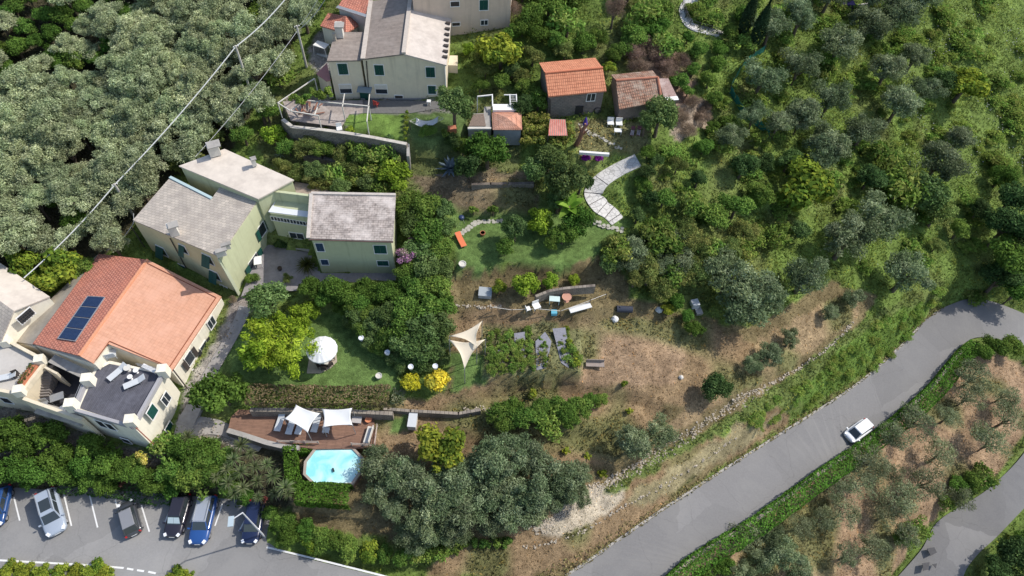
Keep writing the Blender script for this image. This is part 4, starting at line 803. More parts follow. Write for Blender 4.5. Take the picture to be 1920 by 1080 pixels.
# ---------------------------------------------------------------- cars
def paint(name, c, rough=.3): return mat(name, c, rough, .02, coat=.6, spec=.5)
M_tyre = mat('tyre', (.02, .02, .02), .9); M_rim = mat('rim', (.5, .5, .52), .35, metal=.7); M_lamp = mat('head_lamp', (.8, .82, .85), .15, spec=.8); M_tail = mat('tail_lamp', (.4, .02, .02), .25); M_plate = mat('plate', (.7, .7, .68), .6)
M_carglass = mat('car_glass', (.035, .045, .05), .08, 0, spec=.8)
def car(label, front, rear, z, L, Wd, H, pm, cab, roofm=None, sunroof=False, rails=False, shade=False, zz=None, spoiler=False):
    """cab = (rear base, rear top, front top, front base) as fractions of the length from the rear"""
    f = V3(U(*front, z+.5)); r = V3(U(*rear, z+.5)); d = f-r; ang = math.atan2(d.y, d.x); c = (f+r)/2
    R_ = empty('parked_car', (0, 0, 0), label, 'car', None); hw_ = Wd/2; zb = .55*H
    xs = [0, .015, .05, .14, .3, .5, .7, .84, .93, .985, 1.0]; wf = [.66, .84, .93, .985, 1, 1, 1, .985, .92, .76, .55]
    ztf = [.60, .84, .95, 1.0, 1.0, 1.0, 1.0, .95, .88, .78, .60]; rings = []
    for x, wq, zt in zip(xs, wf, ztf):
        X = (x-.5)*L; w2 = hw_*wq; zt = zb*zt; zl = .2 if .03 < x < .97 else .32
        rings.append([Vector((X, a*w2, zc)) for a, zc in ((-.86, zl), (-.99, zl+.14), (-1, zt*.72), (-.95, zt*.93), (-.78, zt), (-.3, zt+.03), (.3, zt+.03), (.78, zt), (.95, zt*.93), (1, zt*.72), (.99, zl+.14), (.86, zl))])
    m = MB(); n = 12
    for a, b in zip(rings, rings[1:]):
        for k in range(n): m.face([a[k], b[k], b[(k+1) % n], a[(k+1) % n]])
    m.face(rings[0]); m.face(rings[-1][::-1])
    # cabin
    x0, x1, x2, x3 = [(q-.5)*L for q in cab]; wl = hw_*.86; wt = hw_*.66; zr = H
    lo = [Vector((x0, -wl*.94, zb-.03)), Vector((x3, -wl*.9, zb-.03)), Vector((x3, wl*.9, zb-.03)), Vector((x0, wl*.94, zb-.03))]
    hi = [Vector((x1, -wt, zr-.04)), Vector((x2, -wt*.97, zr-.04)), Vector((x2, wt*.97, zr-.04)), Vector((x1, wt, zr-.04))]
    for k in range(4): m.face([lo[k], lo[(k+1) % 4], hi[(k+1) % 4], hi[k]])
    m.face(hi); body = m.build('body', pm, R_, True)
    me = body.data; me.polygons.foreach_set('use_smooth', [False]*len(me.polygons))
    for i in range(len(me.polygons)-5): me.polygons[i].use_smooth = True
    def glass(name, a, b, c_, d_, s0, s1, t0_, t1_, mm=M_carglass):
        P = lambda s, t: a.lerp(b, s).lerp(d_.lerp(c_, s), t)
        q = [P(s0, t0_), P(s1, t0_), P(s1, t1_), P(s0, t1_)]; nn = (q[1]-q[0]).cross(q[2]-q[1]).normalized(); g = MB(); g.prism([p-nn*.03 for p in q], [p+nn*.015 for p in q]); return g.build(name, mm, R_)
    glass('windshield', lo[1], lo[2], hi[2], hi[1], .04, .96, .06, .94); glass('rear_window', lo[3], lo[0], hi[0], hi[3], .08, .92, .12, .9)
    for (a, b, c_, d_) in ((lo[0], lo[1], hi[1], hi[0]), (lo[2], lo[3], hi[3], hi[2])):
        glass('side_window', a, b, c_, d_, .07, .48, .12, .88); glass('side_window', a, b, c_, d_, .52, .93, .12, .88)
    m = MB(); cx_ = (x1+x2)/2; q = [Vector((cx_+(p.x-cx_)*1.02, p.y*1.03, zr-.03)) for p in hi]; m.prism(q, [Vector((cx_+(p.x-cx_)*.94, p.y*.93, zr+.03)) for p in hi]); m.build('roof', roofm or pm, R_)
    if sunroof: m = MB(); m.box((cx_+(x2-x1)*.12, 0, zr+.035), ((x2-x1)*.5, wt*1.45, .02)); m.build('sunroof', M_carglass, R_)
    if shade: 
        m = MB(); A, B, Cc, D = lo[1].lerp(hi[1], .2), lo[2].lerp(hi[2], .2), lo[2].lerp(hi[2], .85), lo[1].lerp(hi[1], .85); nn = (B-A).cross(Cc-B).normalized()
        for s0, s1 in ((.06, .49), (.51, .94)): q = [A.lerp(B, s0), A.lerp(B, s1), D.lerp(Cc, s1), D.lerp(Cc, s0)]; m.prism([p+nn*.02 for p in q], [p+nn*.035 for p in q])
        m.build('sun_shade', mat('sun_shade', (.5, .6, .62), .6), R_)
    if rails:
        for s in (-1, 1): m = MB(); m.beam((x1+.1, s*wt*.92, zr+.09), (x2-.1, s*wt*.92, zr+.09), .05); m.build('roof_rail', M_metal, R_)
    if spoiler: m = MB(); m.box((x1-.1, 0, zr-.06), (.32, wt*1.9, .05)); m.build('spoiler', pm, R_)
    for sx, xx in ((1, .19), (1, .81)):
        for s in (-1, 1):
            X = (xx-.5)*L; m = MB(); m.tube([(X, s*(hw_-.2), .32), (X, s*(hw_-.03), .32)], .32, 18); wh = m.build('wheel', M_tyre, R_); m = MB(); m.tube([(X, s*(hw_-.06), .32), (X, s*(hw_-.015), .32)], .2, 10); m.build('rim', M_rim, wh)
    for s in (-1, 1):
        m = MB(); m.box((L*.455, s*hw_*.68, zb*.83), (L*.075, hw_*.28, .13), rz=-s*.5); m.build('headlight', M_lamp, R_)
        m = MB(); m.box((-L*.485, s*hw_*.76, zb*.88), (L*.03, hw_*.2, .2), rz=s*.35); m.build('tail_light', M_tail, R_)
        m = MB(); m.box((x3-.1-.05, s*(hw_+.06), zb+.08), (.13, .2, .14)); m.build('mirror', pm, R_)
    for s in (-1, 1): m = MB(); m.box((s*(L*.5-.01), 0, .48), (.05, .5, .11)); m.build('number_plate', M_plate, R_)
    m = MB(); m.box((L*.492, 0, .55*zb+.05), (.04, hw_*.9, .14)); m.build('grille', M_dark, R_)
    R_.location = (c.x, c.y, z); 
    if zz is not None: R_.rotation_euler = Vector((math.cos(ang), math.sin(ang), zz)).to_track_quat('X', 'Z').to_euler()
    else: R_.rotation_euler = (0, 0, ang)
    return R_
car('silver blue estate car with dark sunroof, parked nose out in the wide bay', (108,1000), (86,921), .01, 4.65, 1.88, 1.62, paint('silver_paint', (.33, .38, .45)), (.03,.12,.62,.76), sunroof=True, rails=True)
car('small dark grey city car with pale grey roof parked across a white line', (236,945), (251,1000), .01, 3.45, 1.6, 1.5, paint('grey_paint', (.045, .048, .055)), (.04,.16,.66,.82), paint('pale_grey_roof', (.22, .225, .24)))
car('black hatchback with silver sunshade behind its windscreen', (324,1000), (343,934), .01, 3.95, 1.7, 1.45, paint('black_paint', (.022, .02, .03)), (.03,.14,.58,.74), shade=True)
car('blue estate car with bright reflection painted into its roof colour and white headlights', (371,1016), (391,934), .01, 4.5, 1.8, 1.5, paint('blue_paint', (.02, .075, .25)), (.02,.08,.6,.74), paint('painted_roof_reflection', (.30, .33, .38)), rails=True)  # roof reflection is put into a paler roof paint than the body
car('dark navy blue car half in shade under the street lamp', (469,1012), (482,945), .01, 4.0, 1.7, 1.5, paint('navy_paint', (.012, .02, .06)), (.03,.12,.62,.76))
car('bright blue car cut off by the left edge of the car park', (-6,968), (3,930), .01, 3.8, 1.65, 1.45, paint('mid_blue_paint', (.015, .06, .19)), (.03,.14,.6,.75))
_c = at(1608,812); car('white hatchback driving on the sloping road', (1589,823), (1627,795), -7.0, 3.75, 1.66, 1.5, paint('car_white', (.80, .81, .83)), (.04,.17,.70,.86), zz=.09, spoiler=True)['category'] = 'car'

# ---------------------------------------------------------------- street lamp, poles, cables
lb = U(497,1007,0); SL = empty('street_lamp', lb, 'pale grey street lamp leaning over the car park with flat lamp head', 'street lamp')
top = U(453,965,7.6); m = MB(); m.tube([V3(lb), Vector((lb[0], lb[1], 4)), Vector((lb[0], lb[1], 7.5))], [.09, .075, .06], 8); m.build('pole', mat('lamp_grey', (.55, .56, .58), .6), SL)
tp = Vector((lb[0], lb[1], 7.5)); he = tp+Vector((-.55, -.55, .1)); m = MB(); m.tube([tp, he], .05, 6); m.build('arm', MATS['lamp_grey'], SL)
m = MB(); m.box(he+Vector((-.15, -.25, 0)), (.45, .85, .1), .2); m.build('lamp_head', mat('lamp_head_grey', (.40, .48, .52), .5), SL)
def pole(b, t, label):
    B = V3(at(*b)); best = min((math.hypot(*(np.array(PX(np.array(B)+np.array([0, 0, h])))-np.array(t))), h) for h in np.arange(2, 14, .1))[1]
    R_ = empty('power_pole', B, label, 'utility pole'); T = B+Z*best; m = MB(); m.tube([B-Z*.3, T], [.17, .11], 8); m.build('shaft', M_pole, R_)
    m = MB(); m.box(T-Z*.2, (.5, .1, .1), .6); m.build('crossarm', M_iron, R_); m = MB()
    for s in (-1, 1): m.lathe(T+Vector((s*.2, s*.13, -.15)), [(.05, 0), (.06, .08), (.03, .16)], 8)
    m.build('insulator', M_white, R_); return T
pA_ = pole((478,195), (443,86), 'tall pale power pole beside the upper end of the olive grove'); pB2 = pole((575,126), (555,48), 'pale power pole standing at the patio left of the cream house'); pC_ = pole((250,402), (212,346), 'thin pale power pole at the corner of the slate roof')
def cable(pts, r, label, m, sag=.6):
    mb = MB(); P = []
    for a, b in zip(pts, pts[1:]):
        a = V3(a); b = V3(b)
        for k in range(12): t_ = k/12; P.append(a.lerp(b, t_)-Z*sag*4*t_*(1-t_))
    P.append(V3(pts[-1])); mb.tube(P, r, 5); return tag(mb.build('power_cable', m), label, 'cable')
M_wire = mat('white_cable', (.66, .66, .64), .6); M_wire2 = mat('grey_cable', (.42, .42, .42), .6)
cable([V3(U(45,521,8.6)), pC_-Z*.1, pA_-Z*.1, V3(U(545,-14,22))], .055, 'thick white cable crossing the olive grove from roof to pole', M_wire, .35)
cable([V3(U(366,294,13.5)), pB2-Z*.6, V3(U(615,-10,22))], .03, 'thin grey cable from the pink flat roof to the patio pole', M_wire2, .4)
cable([pB2-Z*.3, V3(U(595,0,21))], .02, 'thin second wire running up from the patio pole', M_wire2, .2)
cable([V3(U(250,400,10.5)), V3(U(246,425,10.5)), V3(U(200,470,8.4))], .025, 'thin slack wire between slate roof corner and orange roof', M_wire2, .3)

# ---------------------------------------------------------------- pool and deck
zp = 3.0
PO = empty('swimming_pool', U(625,875,2), 'elongated octagonal swimming pool with turquoise water and pale glare mixed into its colour', 'pool')
oc = [V3(U(a, b, zp)) for a, b in ((591,842),(662,841),(680,860),(678,880),(660,907),(590,908),(571,889),(573,866))]; oc = ccw(oc); cen = sum(oc, Vector())/8
ring = MB(); inn = [cen+(p-cen)*.955 for p in oc]; out_ = [cen+(p-cen)*1.05 for p in oc]
for i in range(8):
    j = (i+1) % 8; a, b, c_, d_ = out_[i], out_[j], inn[j], inn[i]; ring.prism([a-Z*.3, b-Z*.3, c_-Z*.3, d_-Z*.3], [a+Z*.06, b+Z*.06, c_+Z*.06, d_+Z*.06])
ring.build('coping', mat('pool_coping', (.36, .30, .25), .8, .1), PO)
mw = bpy.data.materials.new('pool_water'); mw.use_nodes = True; N = mw.node_tree.nodes; L = mw.node_tree.links; b_ = N['Principled BSDF']; b_.inputs['Roughness'].default_value = .06
tc = N.new('ShaderNodeTexCoord'); nz = N.new('ShaderNodeTexNoise'); nz.inputs['Scale'].default_value = .55; nz.inputs['Detail'].default_value = 8; nz.inputs['Distortion'].default_value = .6; L.new(tc.outputs['Object'], nz.inputs[0]); cr = N.new('ShaderNodeMapRange'); cr.inputs[1].default_value = .38; cr.inputs[2].default_value = .62; L.new(nz.outputs['Fac'], cr.inputs[0])
mx = N.new('ShaderNodeMixRGB'); mx.inputs[1].default_value = (.26, .68, .68, 1); mx.inputs[2].default_value = (.60, .86, .85, 1); L.new(cr.outputs[0], mx.inputs[0]); L.new(mx.outputs[0], b_.inputs['Base Color']); bp = N.new('ShaderNodeBump'); bp.inputs['Strength'].default_value = .15; L.new(nz.outputs['Fac'], bp.inputs['Height']); L.new(bp.outputs[0], b_.inputs['Normal'])  # pale glare is mixed into the water's base colour by noise
m = MB(); m.prism([p-Z*1.2 for p in inn], [p-Z*.05 for p in inn]); m.build('water', mw, PO)
m = MB(); m.prism([p-Z*1.6 for p in out_], [p-Z*.1 for p in [cen+(p-cen)*1.04 for p in oc]]); m.faces = 0; 
sk = MB()
for i in range(8): j = (i+1) % 8; sk.face([out_[i]-Z*1.6, out_[j]-Z*1.6, out_[j]-Z*.29, out_[i]-Z*.29])
sk.build('pool_wall', M_wood, PO)
m = MB(); m.tube([V3(U(624,878,zp+.06)), V3(U(626,884,zp+.1))], .08, 8); m.build('drain_float', M_dark, PO)
DK = empty('wooden_deck', U(570,800,2.6), 'long reddish wooden sun deck with curved front edge above the pool', 'deck')
dp = [(433,782),(447,768),(700,772),(706,838),(660,841),(592,842),(540,835),(500,826),(455,811),(428,803)]
P = ccw([V3(U(a, b, 3.15)) for a, b in dp]); m = MB(); m.prism([p-Z*.2 for p in P], P); m.uv = [[(v[0], v[1]) for v in [m.v[i] for i in f]] for f in m.f]; m.build('boards', M_wood, DK)
for a, b in (((522,830),(598,832)),((660,835),(703,838)),((703,838),(708,800))):
    m = MB()
    a = V3(U(*a,3.2)); b = V3(U(*b,3.2)); 
    for h_ in (.25, .55): m.beam(a+Z*h_, b+Z*h_, .05, .08)
    n_ = max(2, int((b-a).length/1.2))
    for k in range(n_+1): p = a.lerp(b, k/n_); m.beam(p, p+Z*.65, .07)
    m.build('railing', mat('weathered_rail', (.42, .35, .30), .85, .15), DK)
def lounger(px, py, z, ang, label, group, cm=M_grey_plastic, L_=1.95, wd=.62, back=.35, leg=M_metal, stripe=False, face=None):
    R_ = empty('sun_lounger', (0, 0, 0), label, 'sun lounger', group); m = MB(); m.box((-.3, 0, .32), (L_*.68, wd, .07)); m.build('seat', cm, R_)
    m = MB(); a = rad(math.degrees(back)); bl = L_*.34; c_ = Vector((L_*.19+.5*bl*math.cos(a), 0, .34+.5*bl*math.sin(a))); m.box(c_, (bl, wd, .06), M=Matrix.Rotation(-a, 3, 'Y')); m.build('backrest', cm, R_)
    for sx in (-.75, .45):
        for sy in (-1, 1): m = MB(); m.box((sx*L_*.5, sy*(wd/2-.05), .15), (.05, .05, .3)); m.build('leg', leg, R_)
    if stripe:
        for k in (-1, 0, 1): m = MB(); m.box((-.3, k*wd*.3, .36), (L_*.66, .06, .012)); m.build('stripe', M_offw, R_)
    p = U(px, py, z+.3); R_.location = (p[0], p[1], z); R_.rotation_euler = (0, 0, ang); return R_
for i, (px, py, lb_) in enumerate(((525,791,'grey sun lounger on the deck left of the white shade sail'),(546,797,'grey sun lounger with its foot end out from under the pointed white sail'),(563,797,'grey sun lounger mostly hidden beneath the pointed white sail'),(593,793,'grey sun lounger sticking out right of the pointed white sail'))): lounger(px, py, 3.16, math.pi/2+rad(-3), lb_, 'loungers on the wooden deck')
def table(name, px, py, z, sx, sy, h, m_, label, cat='table', rz=0, top=.05):
    p = U(px, py, z+h); R_ = empty(name, (p[0], p[1], z), label, cat); mb = MB(); mb.box((p[0], p[1], z+h-top/2), (sx, sy, top), rz); mb.build('top', m_, R_)
    ca, sa = math.cos(rz), math.sin(rz)
    for a in (-1, 1):
        for b in (-1, 1): x = a*(sx/2-.06); y = b*(sy/2-.06); mb = MB(); mb.box((p[0]+x*ca-y*sa, p[1]+x*sa+y*ca, z+(h-top)/2), (.05, .05, h-top-.004), rz); mb.build('leg', m_, R_)
    return R_
def rtable(name, px, py, z, r, h, m_, label, cat='table'):
    p = U(px, py, z+h); R_ = empty(name, (p[0], p[1], z), label, cat); mb = MB(); mb.lathe((p[0], p[1], z+h-.05), [(r, 0), (r, .05)], 20); mb.build('top', m_, R_); mb = MB(); mb.lathe((p[0], p[1], z), [(r*.5, 0), (.05, .06), (.04, h-.06)], 10); mb.build('stem', m_, R_); return R_
def seatbox(name, px, py, z, size, rz, m_, label, cat='seat', back=True, cush=None):
    p = U(px, py, z+.4); R_ = empty(name, (0, 0, 0), label, cat); sx, sy, sz = size; mb = MB(); mb.box((0, 0, sz*.4), (sx, sy, sz*.1)); mb.build('seat', cush or m_, R_)
    if back: mb = MB(); mb.box((0, sy/2-.03, sz*.72), (sx, .05, sz*.55)); mb.build('backrest', cush or m_, R_)
    for a in (-1, 1):
        for b in (-1, 1): mb = MB(); mb.box((a*(sx/2-.04), b*(sy/2-.04), sz*.175), (.05, .05, sz*.35)); mb.build('leg', m_, R_)
    R_.location = (p[0], p[1], z); R_.rotation_euler = (0, 0, rz); return R_
table('footstool', 611, 806, 3.16, .65, .55, .4, M_grey_plastic, 'small grey stool between the two white sails on the deck', 'stool')
sf = seatbox('outdoor_sofa', 669, 785, 3.16, (.95, .9, 1.0), 0, M_metal, 'grey cushioned outdoor sofa at the right end of the square white sail', 'sofa', True, mat('grey_cushion', (.45, .42, .40), .9))
seatbox('deck_bench', 691, 815, 3.16, (1.7, .6, .9), -math.pi/2-.1, M_offw, 'long white bench along the right end of the wooden deck', 'bench', True)
p = U(691,787,3.4); m = MB(); m.lathe((p[0], p[1], 3.15), [(.2, 0), (.32, .3), (.34, .34), (.28, .3), (.02, .26)], 14); tag(m.build('fire_bowl', mat('orange_clay', (.62, .24, .12), .8)), 'round orange clay bowl on the dark corner of the deck', 'bowl')
def sail(px_corners, zs, m_, label, sag=.5, n=14, posts=False, name='shade_sail', gz=None):
    Cn = [V3(U(a, b, z)) for (a, b), z in zip(px_corners, zs)]; R_ = empty(name, (Cn[0].x, Cn[0].y, Cn[0].z-2.4), label, 'shade sail'); mb = MB(); k = len(Cn)
    def pt(u, v):
        if k == 4: p = Cn[0].lerp(Cn[1], u).lerp(Cn[3].lerp(Cn[2], u), v); cen_ = sum(Cn, Vector())/4
        else: p = Cn[0].lerp(Cn[1], u).lerp(Cn[2], v); cen_ = sum(Cn, Vector())/3
        # concave edges
        if k == 4: e = (4*u*(1-u))*abs(2*v-1)**3+(4*v*(1-v))*abs(2*u-1)**3; p = p+(cen_-p)*.13*e; p.z -= sag*.5*16*u*(1-u)*v*(1-v)
        else:
            a_ = (1-v)*(1-u); b_ = (1-v)*u; c_ = v; e = max(0, 4*a_*b_*(1-3*c_))+max(0, 4*b_*c_*(1-3*a_))+max(0, 4*a_*c_*(1-3*b_)); p = p+(cen_-p)*.32*min(1, e); p.z -= sag*27*a_*b_*c_*.5
        return p
    for i in range(n):
        for j in range(n):
            q = [pt(i/n, j/n), pt((i+1)/n, j/n), pt((i+1)/n, (j+1)/n), pt(i/n, (j+1)/n)]
            if k == 3 and j == n-1: q = q[:3]
            if (q[1]-q[0]).cross(q[2]-q[1]).z < 0: q = q[::-1]
            mb.face(q)
    o = mb.build('canopy', m_, R_, True, True); sm = o.modifiers.new('s', 'SOLIDIFY'); sm.thickness = .02
    for c_ in (Cn if posts else []):
        g = gz if gz is not None else float(gh(c_.x, c_.y)); mb = MB(); mb.tube([(c_.x, c_.y, g), c_], .04, 6); mb.build('pole', M_metal, R_)
    return R_
sail([(555,759),(600,775),(577,811),(533,785)], [5.6,5.3,5.2,5.5], M_fabw, 'pointed diamond white shade sail over the loungers on the deck', .35, posts=True, gz=3.15)
sail([(604,767),(660,765),(661,797),(605,801)], [5.5,5.6,5.3,5.4], M_fabw, 'squarish white shade sail beside the diamond one on the deck', .3, posts=True, gz=3.15)
sail([(904,602),(843,630),(894,650)], [8.2,7.6,8.0], M_cream_fab, 'upper cream triangular sail by the vegetable patch, points up', .3, posts=True)
sail([(842,637),(910,636),(871,692)], [7.8,8.0,7.0], M_cream_fab, 'lower cream triangular sail by the vegetable patch, pointing down', .3, posts=True)
# storage box
p = U(774,790,3.3); R_ = empty('storage_box', (p[0], p[1], 2.9), 'grey white garden storage box standing on grass beside the deck', 'storage box'); gz_ = float(gh(p[0], p[1])); R_.location.z = gz_
m = MB(); m.box((p[0], p[1], gz_+.4), (.78, 1.5, .8)); m.build('body', M_offw, R_); m = MB(); m.box((p[0], p[1], gz_+.85), (.84, 1.56, .09)); m.build('lid', M_grey_plastic, R_)
# parasol with table on round paving
sheet('round_paving', [(575,700),(583,650),(612,636),(630,655),(632,678),(620,690),(600,700)], 4.66, mat('sand_paving', (.42, .36, .28), .95, .15, 3))
p = U(603,654,7.4); PR = empty('garden_parasol', (p[0], p[1], 4.6), 'large round white parasol over the garden table beside the bright green bamboo', 'parasol')
m = MB(); nseg = 16
for k in range(nseg):
    a0_, a1_ = k*2*math.pi/nseg, (k+1)*2*math.pi/nseg
    q = lambda a, r, z_: Vector((p[0]+r*math.cos(a), p[1]+r*math.sin(a), z_)); am = (a0_+a1_)/2
    for r0_, z0_, r1_, z1_ in ((.02, 7.9, .75, 7.7), (.75, 7.7, 1.5, 7.3)):
        m.face([q(a0_, r0_, z0_), q(a0_, r1_, z1_), q(am, r1_*.985, z1_-.03), q(am, r0_, z0_-.0)]); m.face([q(am, r0_, z0_), q(am, r1_*.985, z1_-.03), q(a1_, r1_, z1_), q(a1_, r0_, z0_)])
    m.face([q(a0_, 1.5, 7.3), q(a0_, 1.5, 7.12), q(a1_, 1.5, 7.12), q(a1_, 1.5, 7.3)])
m.build('canopy', M_fabw, PR); m = MB(); m.tube([(p[0], p[1], 4.6), (p[0], p[1], 7.95)], .035, 8); m.build('pole', M_metal, PR)
M_wick = mat('dark_wicker', (.06, .045, .04), .9, .2, 20)
table('garden_table', 608, 676, 4.7, .9, .8, .72, M_offw, 'small pale garden table under the edge of the round parasol')
for i, (px, py, rz, lb_) in enumerate(((598,683,2.2,'dark wicker chair left of the pale garden table'),(618,682,-2.4,'dark wicker chair right of the pale garden table'),(608,688,3.1,'dark wicker chair in front of the pale garden table'),(622,668,-1.3,'dark wicker chair nearest the parasol rim'))): seatbox('wicker_chair', px, py, 4.7, (.55, .55, .9), rz, M_wick, lb_, 'chair')
def pot(name, px, py, z, r, h, m_, label, cat='pot', fill=None, group=None):
    q = U(px, py, z+h) if z is not None else at(px, py, h); z = q[2]-h; R_ = empty(name, (q[0], q[1], z), label, cat, group); mb = MB(); mb.lathe((q[0], q[1], z), [(r*.65, 0), (r*.95, h*.6), (r, h), (r*.82, h), (r*.8, h*.85)], 14); mb.build('vessel', m_, R_)
    mb = MB(); mb.lathe((q[0], q[1], z+h*.8), [(r*.84, 0), (r*.82, .02)], 12); mb.build('soil', mat('soil_fill', (.06, .045, .03), .95), R_); return R_
pot('stone_pot', 710, 704, 4.6, .33, .5, M_offw, 'round pale stone pot alone on the lawn below the parasol')
M_lum = mat('white_pot', (.75, .77, .8), .6)
for px, py, lb_ in ((677,633,'white glazed pot under the vine edge, uppermost of the four'),(726,660,'white glazed pot under the vine edge between the uppermost and the next'),(770,687,'white glazed pot above the yellow flowering shrubs'),(816,686,'white glazed pot nearest the cream sails')): pot('white_pot', px, py, 6.0, .27, .45, M_lum, lb_, group='white pots along the vine edge')
pot('lawn_pot', 905, 436, 8.0, .3, .4, M_terra, 'terracotta pot with dry plant on the upper lawn'); pot('lawn_urn', 867, 494, 8.0, .4, .5, M_offw, 'pale round urn at the corner of the upper lawn')
# terrace furniture of the orange-roof house
lounger(220, 698, 7.15, rad(58), 'long grey lounger on the dark terrace, nearer the dormer wall', 'loungers on the dark terrace'); lounger(252, 717, 7.15, rad(35), 'pale grey lounger on the dark terrace, set slanting', 'loungers on the dark terrace')
rtable('round_table', 238, 689, 7.15, .34, .55, M_offw, 'larger round white table on the dark terrace'); rtable('side_table', 254, 694, 7.15, .24, .5, M_white, 'small round white side table, the one nearer the orange roof'); rtable('side_table', 243, 706, 7.15, .24, .5, M_white, 'small round white side table between the two loungers')
seatbox('armchair', 208, 663, 7.15, (.9, .9, 1.0), rad(200), M_grey_plastic, 'grey blue armchair in the corner by the dormer wall', 'armchair'); 
table('console_bench', 279, 690, 7.15, 1.5, .4, .45, M_white, 'long white bench along the terrace wall below the salmon roof', 'bench', rad(-20))
lounger(10, 707, 6.45, rad(20), 'pale grey lounger on the left neighbouring terrace', None); seatbox('wire_chair', 29, 702, 6.45, (.5,.5,.85), .6, M_iron, 'dark wire chair by the lounger on the left terrace', 'chair')
seatbox('metal_chair', 82, 757, 5.2, (.6,.6,.9), .4, M_metal, 'grey metal chair at the left end of the sunken courtyard walkway', 'chair'); rtable('metal_table', 117, 767, 5.2, .4, .7, M_metal, 'round grey metal table at the right end of the courtyard walkway'); table('glass_table', 106, 744, 4.3, 1.2, .8, .72, M_metal, 'grey glass topped table in the sunken courtyard', rz=.5)
# courtyard of the green house
p = U(487,486,6.9); pot('courtyard_pot', 524, 502, 6.05, .25, .35, M_iron, 'dark pot with black plant in the middle of the paved courtyard'); table('white_table', 483, 488, 6.05, .8, 1.1, .75, M_white, 'white table by the green shutter door of the courtyard', rz=.3); table('courtyard_step', 568, 466, 6.05, 1.5, .5, .3, M_concrete, 'low grey stone bench below the link window', 'bench', rz=-.15)
# upper lawn
ol = lounger(864, 450, 8.0, rad(118), 'orange sun lounger on the upper lawn', None, mat('orange_fabric', (.72, .20, .09), .85), leg=M_white); 
p = U(865,407,9.0); KB = empty('kettle_grill', (p[0], p[1], 8.0), 'dark blue kettle barbecue with white lid glare on the upper lawn', 'barbecue'); m = MB(); m.lathe((p[0], p[1], 8.65), [(.1, 0), (.3, .12), (.33, .25), (.28, .42), (.1, .5)], 14); m.build('bowl', mat('kettle_blue', (.03, .05, .12), .2, coat=.8), KB)
for k in range(3): a = k*2.1; m = MB(); m.tube([(p[0]+.15*math.cos(a), p[1]+.15*math.sin(a), 8.7), (p[0]+.35*math.cos(a), p[1]+.35*math.sin(a), 8.0)], .02, 5); m.build('leg', M_metal, KB)
# hammock
h0 = V3(U(768,227,14.2)); h1 = V3(U(832,222,14.3)); HM = empty('hammock', (h0.x, h0.y, 12.9), 'white hammock slung on the shaded lawn under the big grey-green tree', 'hammock'); m = MB(); P = []
for k in range(13):
    t_ = k/12; c_ = h0.lerp(h1, .18+.64*t_)-Z*(.55*4*t_*(1-t_)+.2); P.append((c_+Vector((0, .5, .15)), c_+Vector((0, 0, -.05)), c_-Vector((0, .5, -.15))))
for a, b in zip(P, P[1:]):
    for k in (0, 1): m.face([a[k+1], b[k+1], b[k], a[k]])
o = m.build('cloth', M_fabw, HM, True, True); sm = o.modifiers.new('s', 'SOLIDIFY'); sm.thickness = .02
m = MB()
for e, q in ((h0, P[0]), (h1, P[-1])):
    for c_ in q: m.beam(e, c_, .025)
m.build('rope', M_offw, HM); m = MB(); m.tube([(h0.x, h0.y, 12.8), h0], .05, 6); m.build('post', M_bark, HM)
p = at(848, 243, .4); m = MB(); m.box(p, (.9, .6, .7), .3); m.tube([(p[0]-.3, p[1], p[2]), (p[0]-.3, p[1]-.4, p[2]-.2)], .25, 8); tag(m.build('clay_planter', M_terra), 'orange clay planter among plants at the lawn end', 'planter')
# rotten frame pergola
FP = empty('garden_pergola', U(600,220,12.9), 'open rectangular white tube pergola over the rough paved terrace', 'pergola'); q = lambda a, b, z_=14.9: V3(U(a, b, z_)); m = MB()
for a, b in (((521,193),(590,147)),((521,193),(545,208)),((545,208),(597,217)),((570,188),(692,199)),((606,173),(590,215)),((646,176),(642,200)),((693,177),(688,228)),((545,208),(570,188))): m.beam(q(*a), q(*b), .1)
m.build('beams', M_offw, FP)
for a in ((521,193),(590,147),(597,217),(688,228),(692,199),(642,200)): t_ = q(*a); m = MB(); m.beam(t_, Vector((t_.x, t_.y, 12.8)), .09); m.build('post', M_offw, FP)
m = MB(); rr_ = random.Random(3)
for k in range(14): a = V3(U(575+rr_.uniform(-14, 14), 207+rr_.uniform(-10, 10), 13.1+rr_.random()*.3)); an = rr_.uniform(0, 3.1); m.beam(a, a+Vector((math.cos(an)*1.3, math.sin(an)*1.3, rr_.uniform(-.05, .2))), .14, .05)
tag(m.build('timber_pile', mat('red_timber', (.26, .12, .08), .9, .2)), 'untidy pile of reddish old boards on the rough terrace', 'timber pile')
seatbox('white_chair', 636, 240, 13.0, (.6,.6,.9), .3, M_white, 'white plastic chair at the end of the rough terrace', 'chair'); seatbox('red_chair', 705, 193, 13.0, (.5,.5,.85), 2.8, mat('red_plastic', (.45,.06,.05),.6), 'small red chair by the cream house wall', 'chair'); table('white_stool', 804, 189, 13.0, .45,.45,.5, M_white, 'small white stool by the cream house wall right end', 'stool')
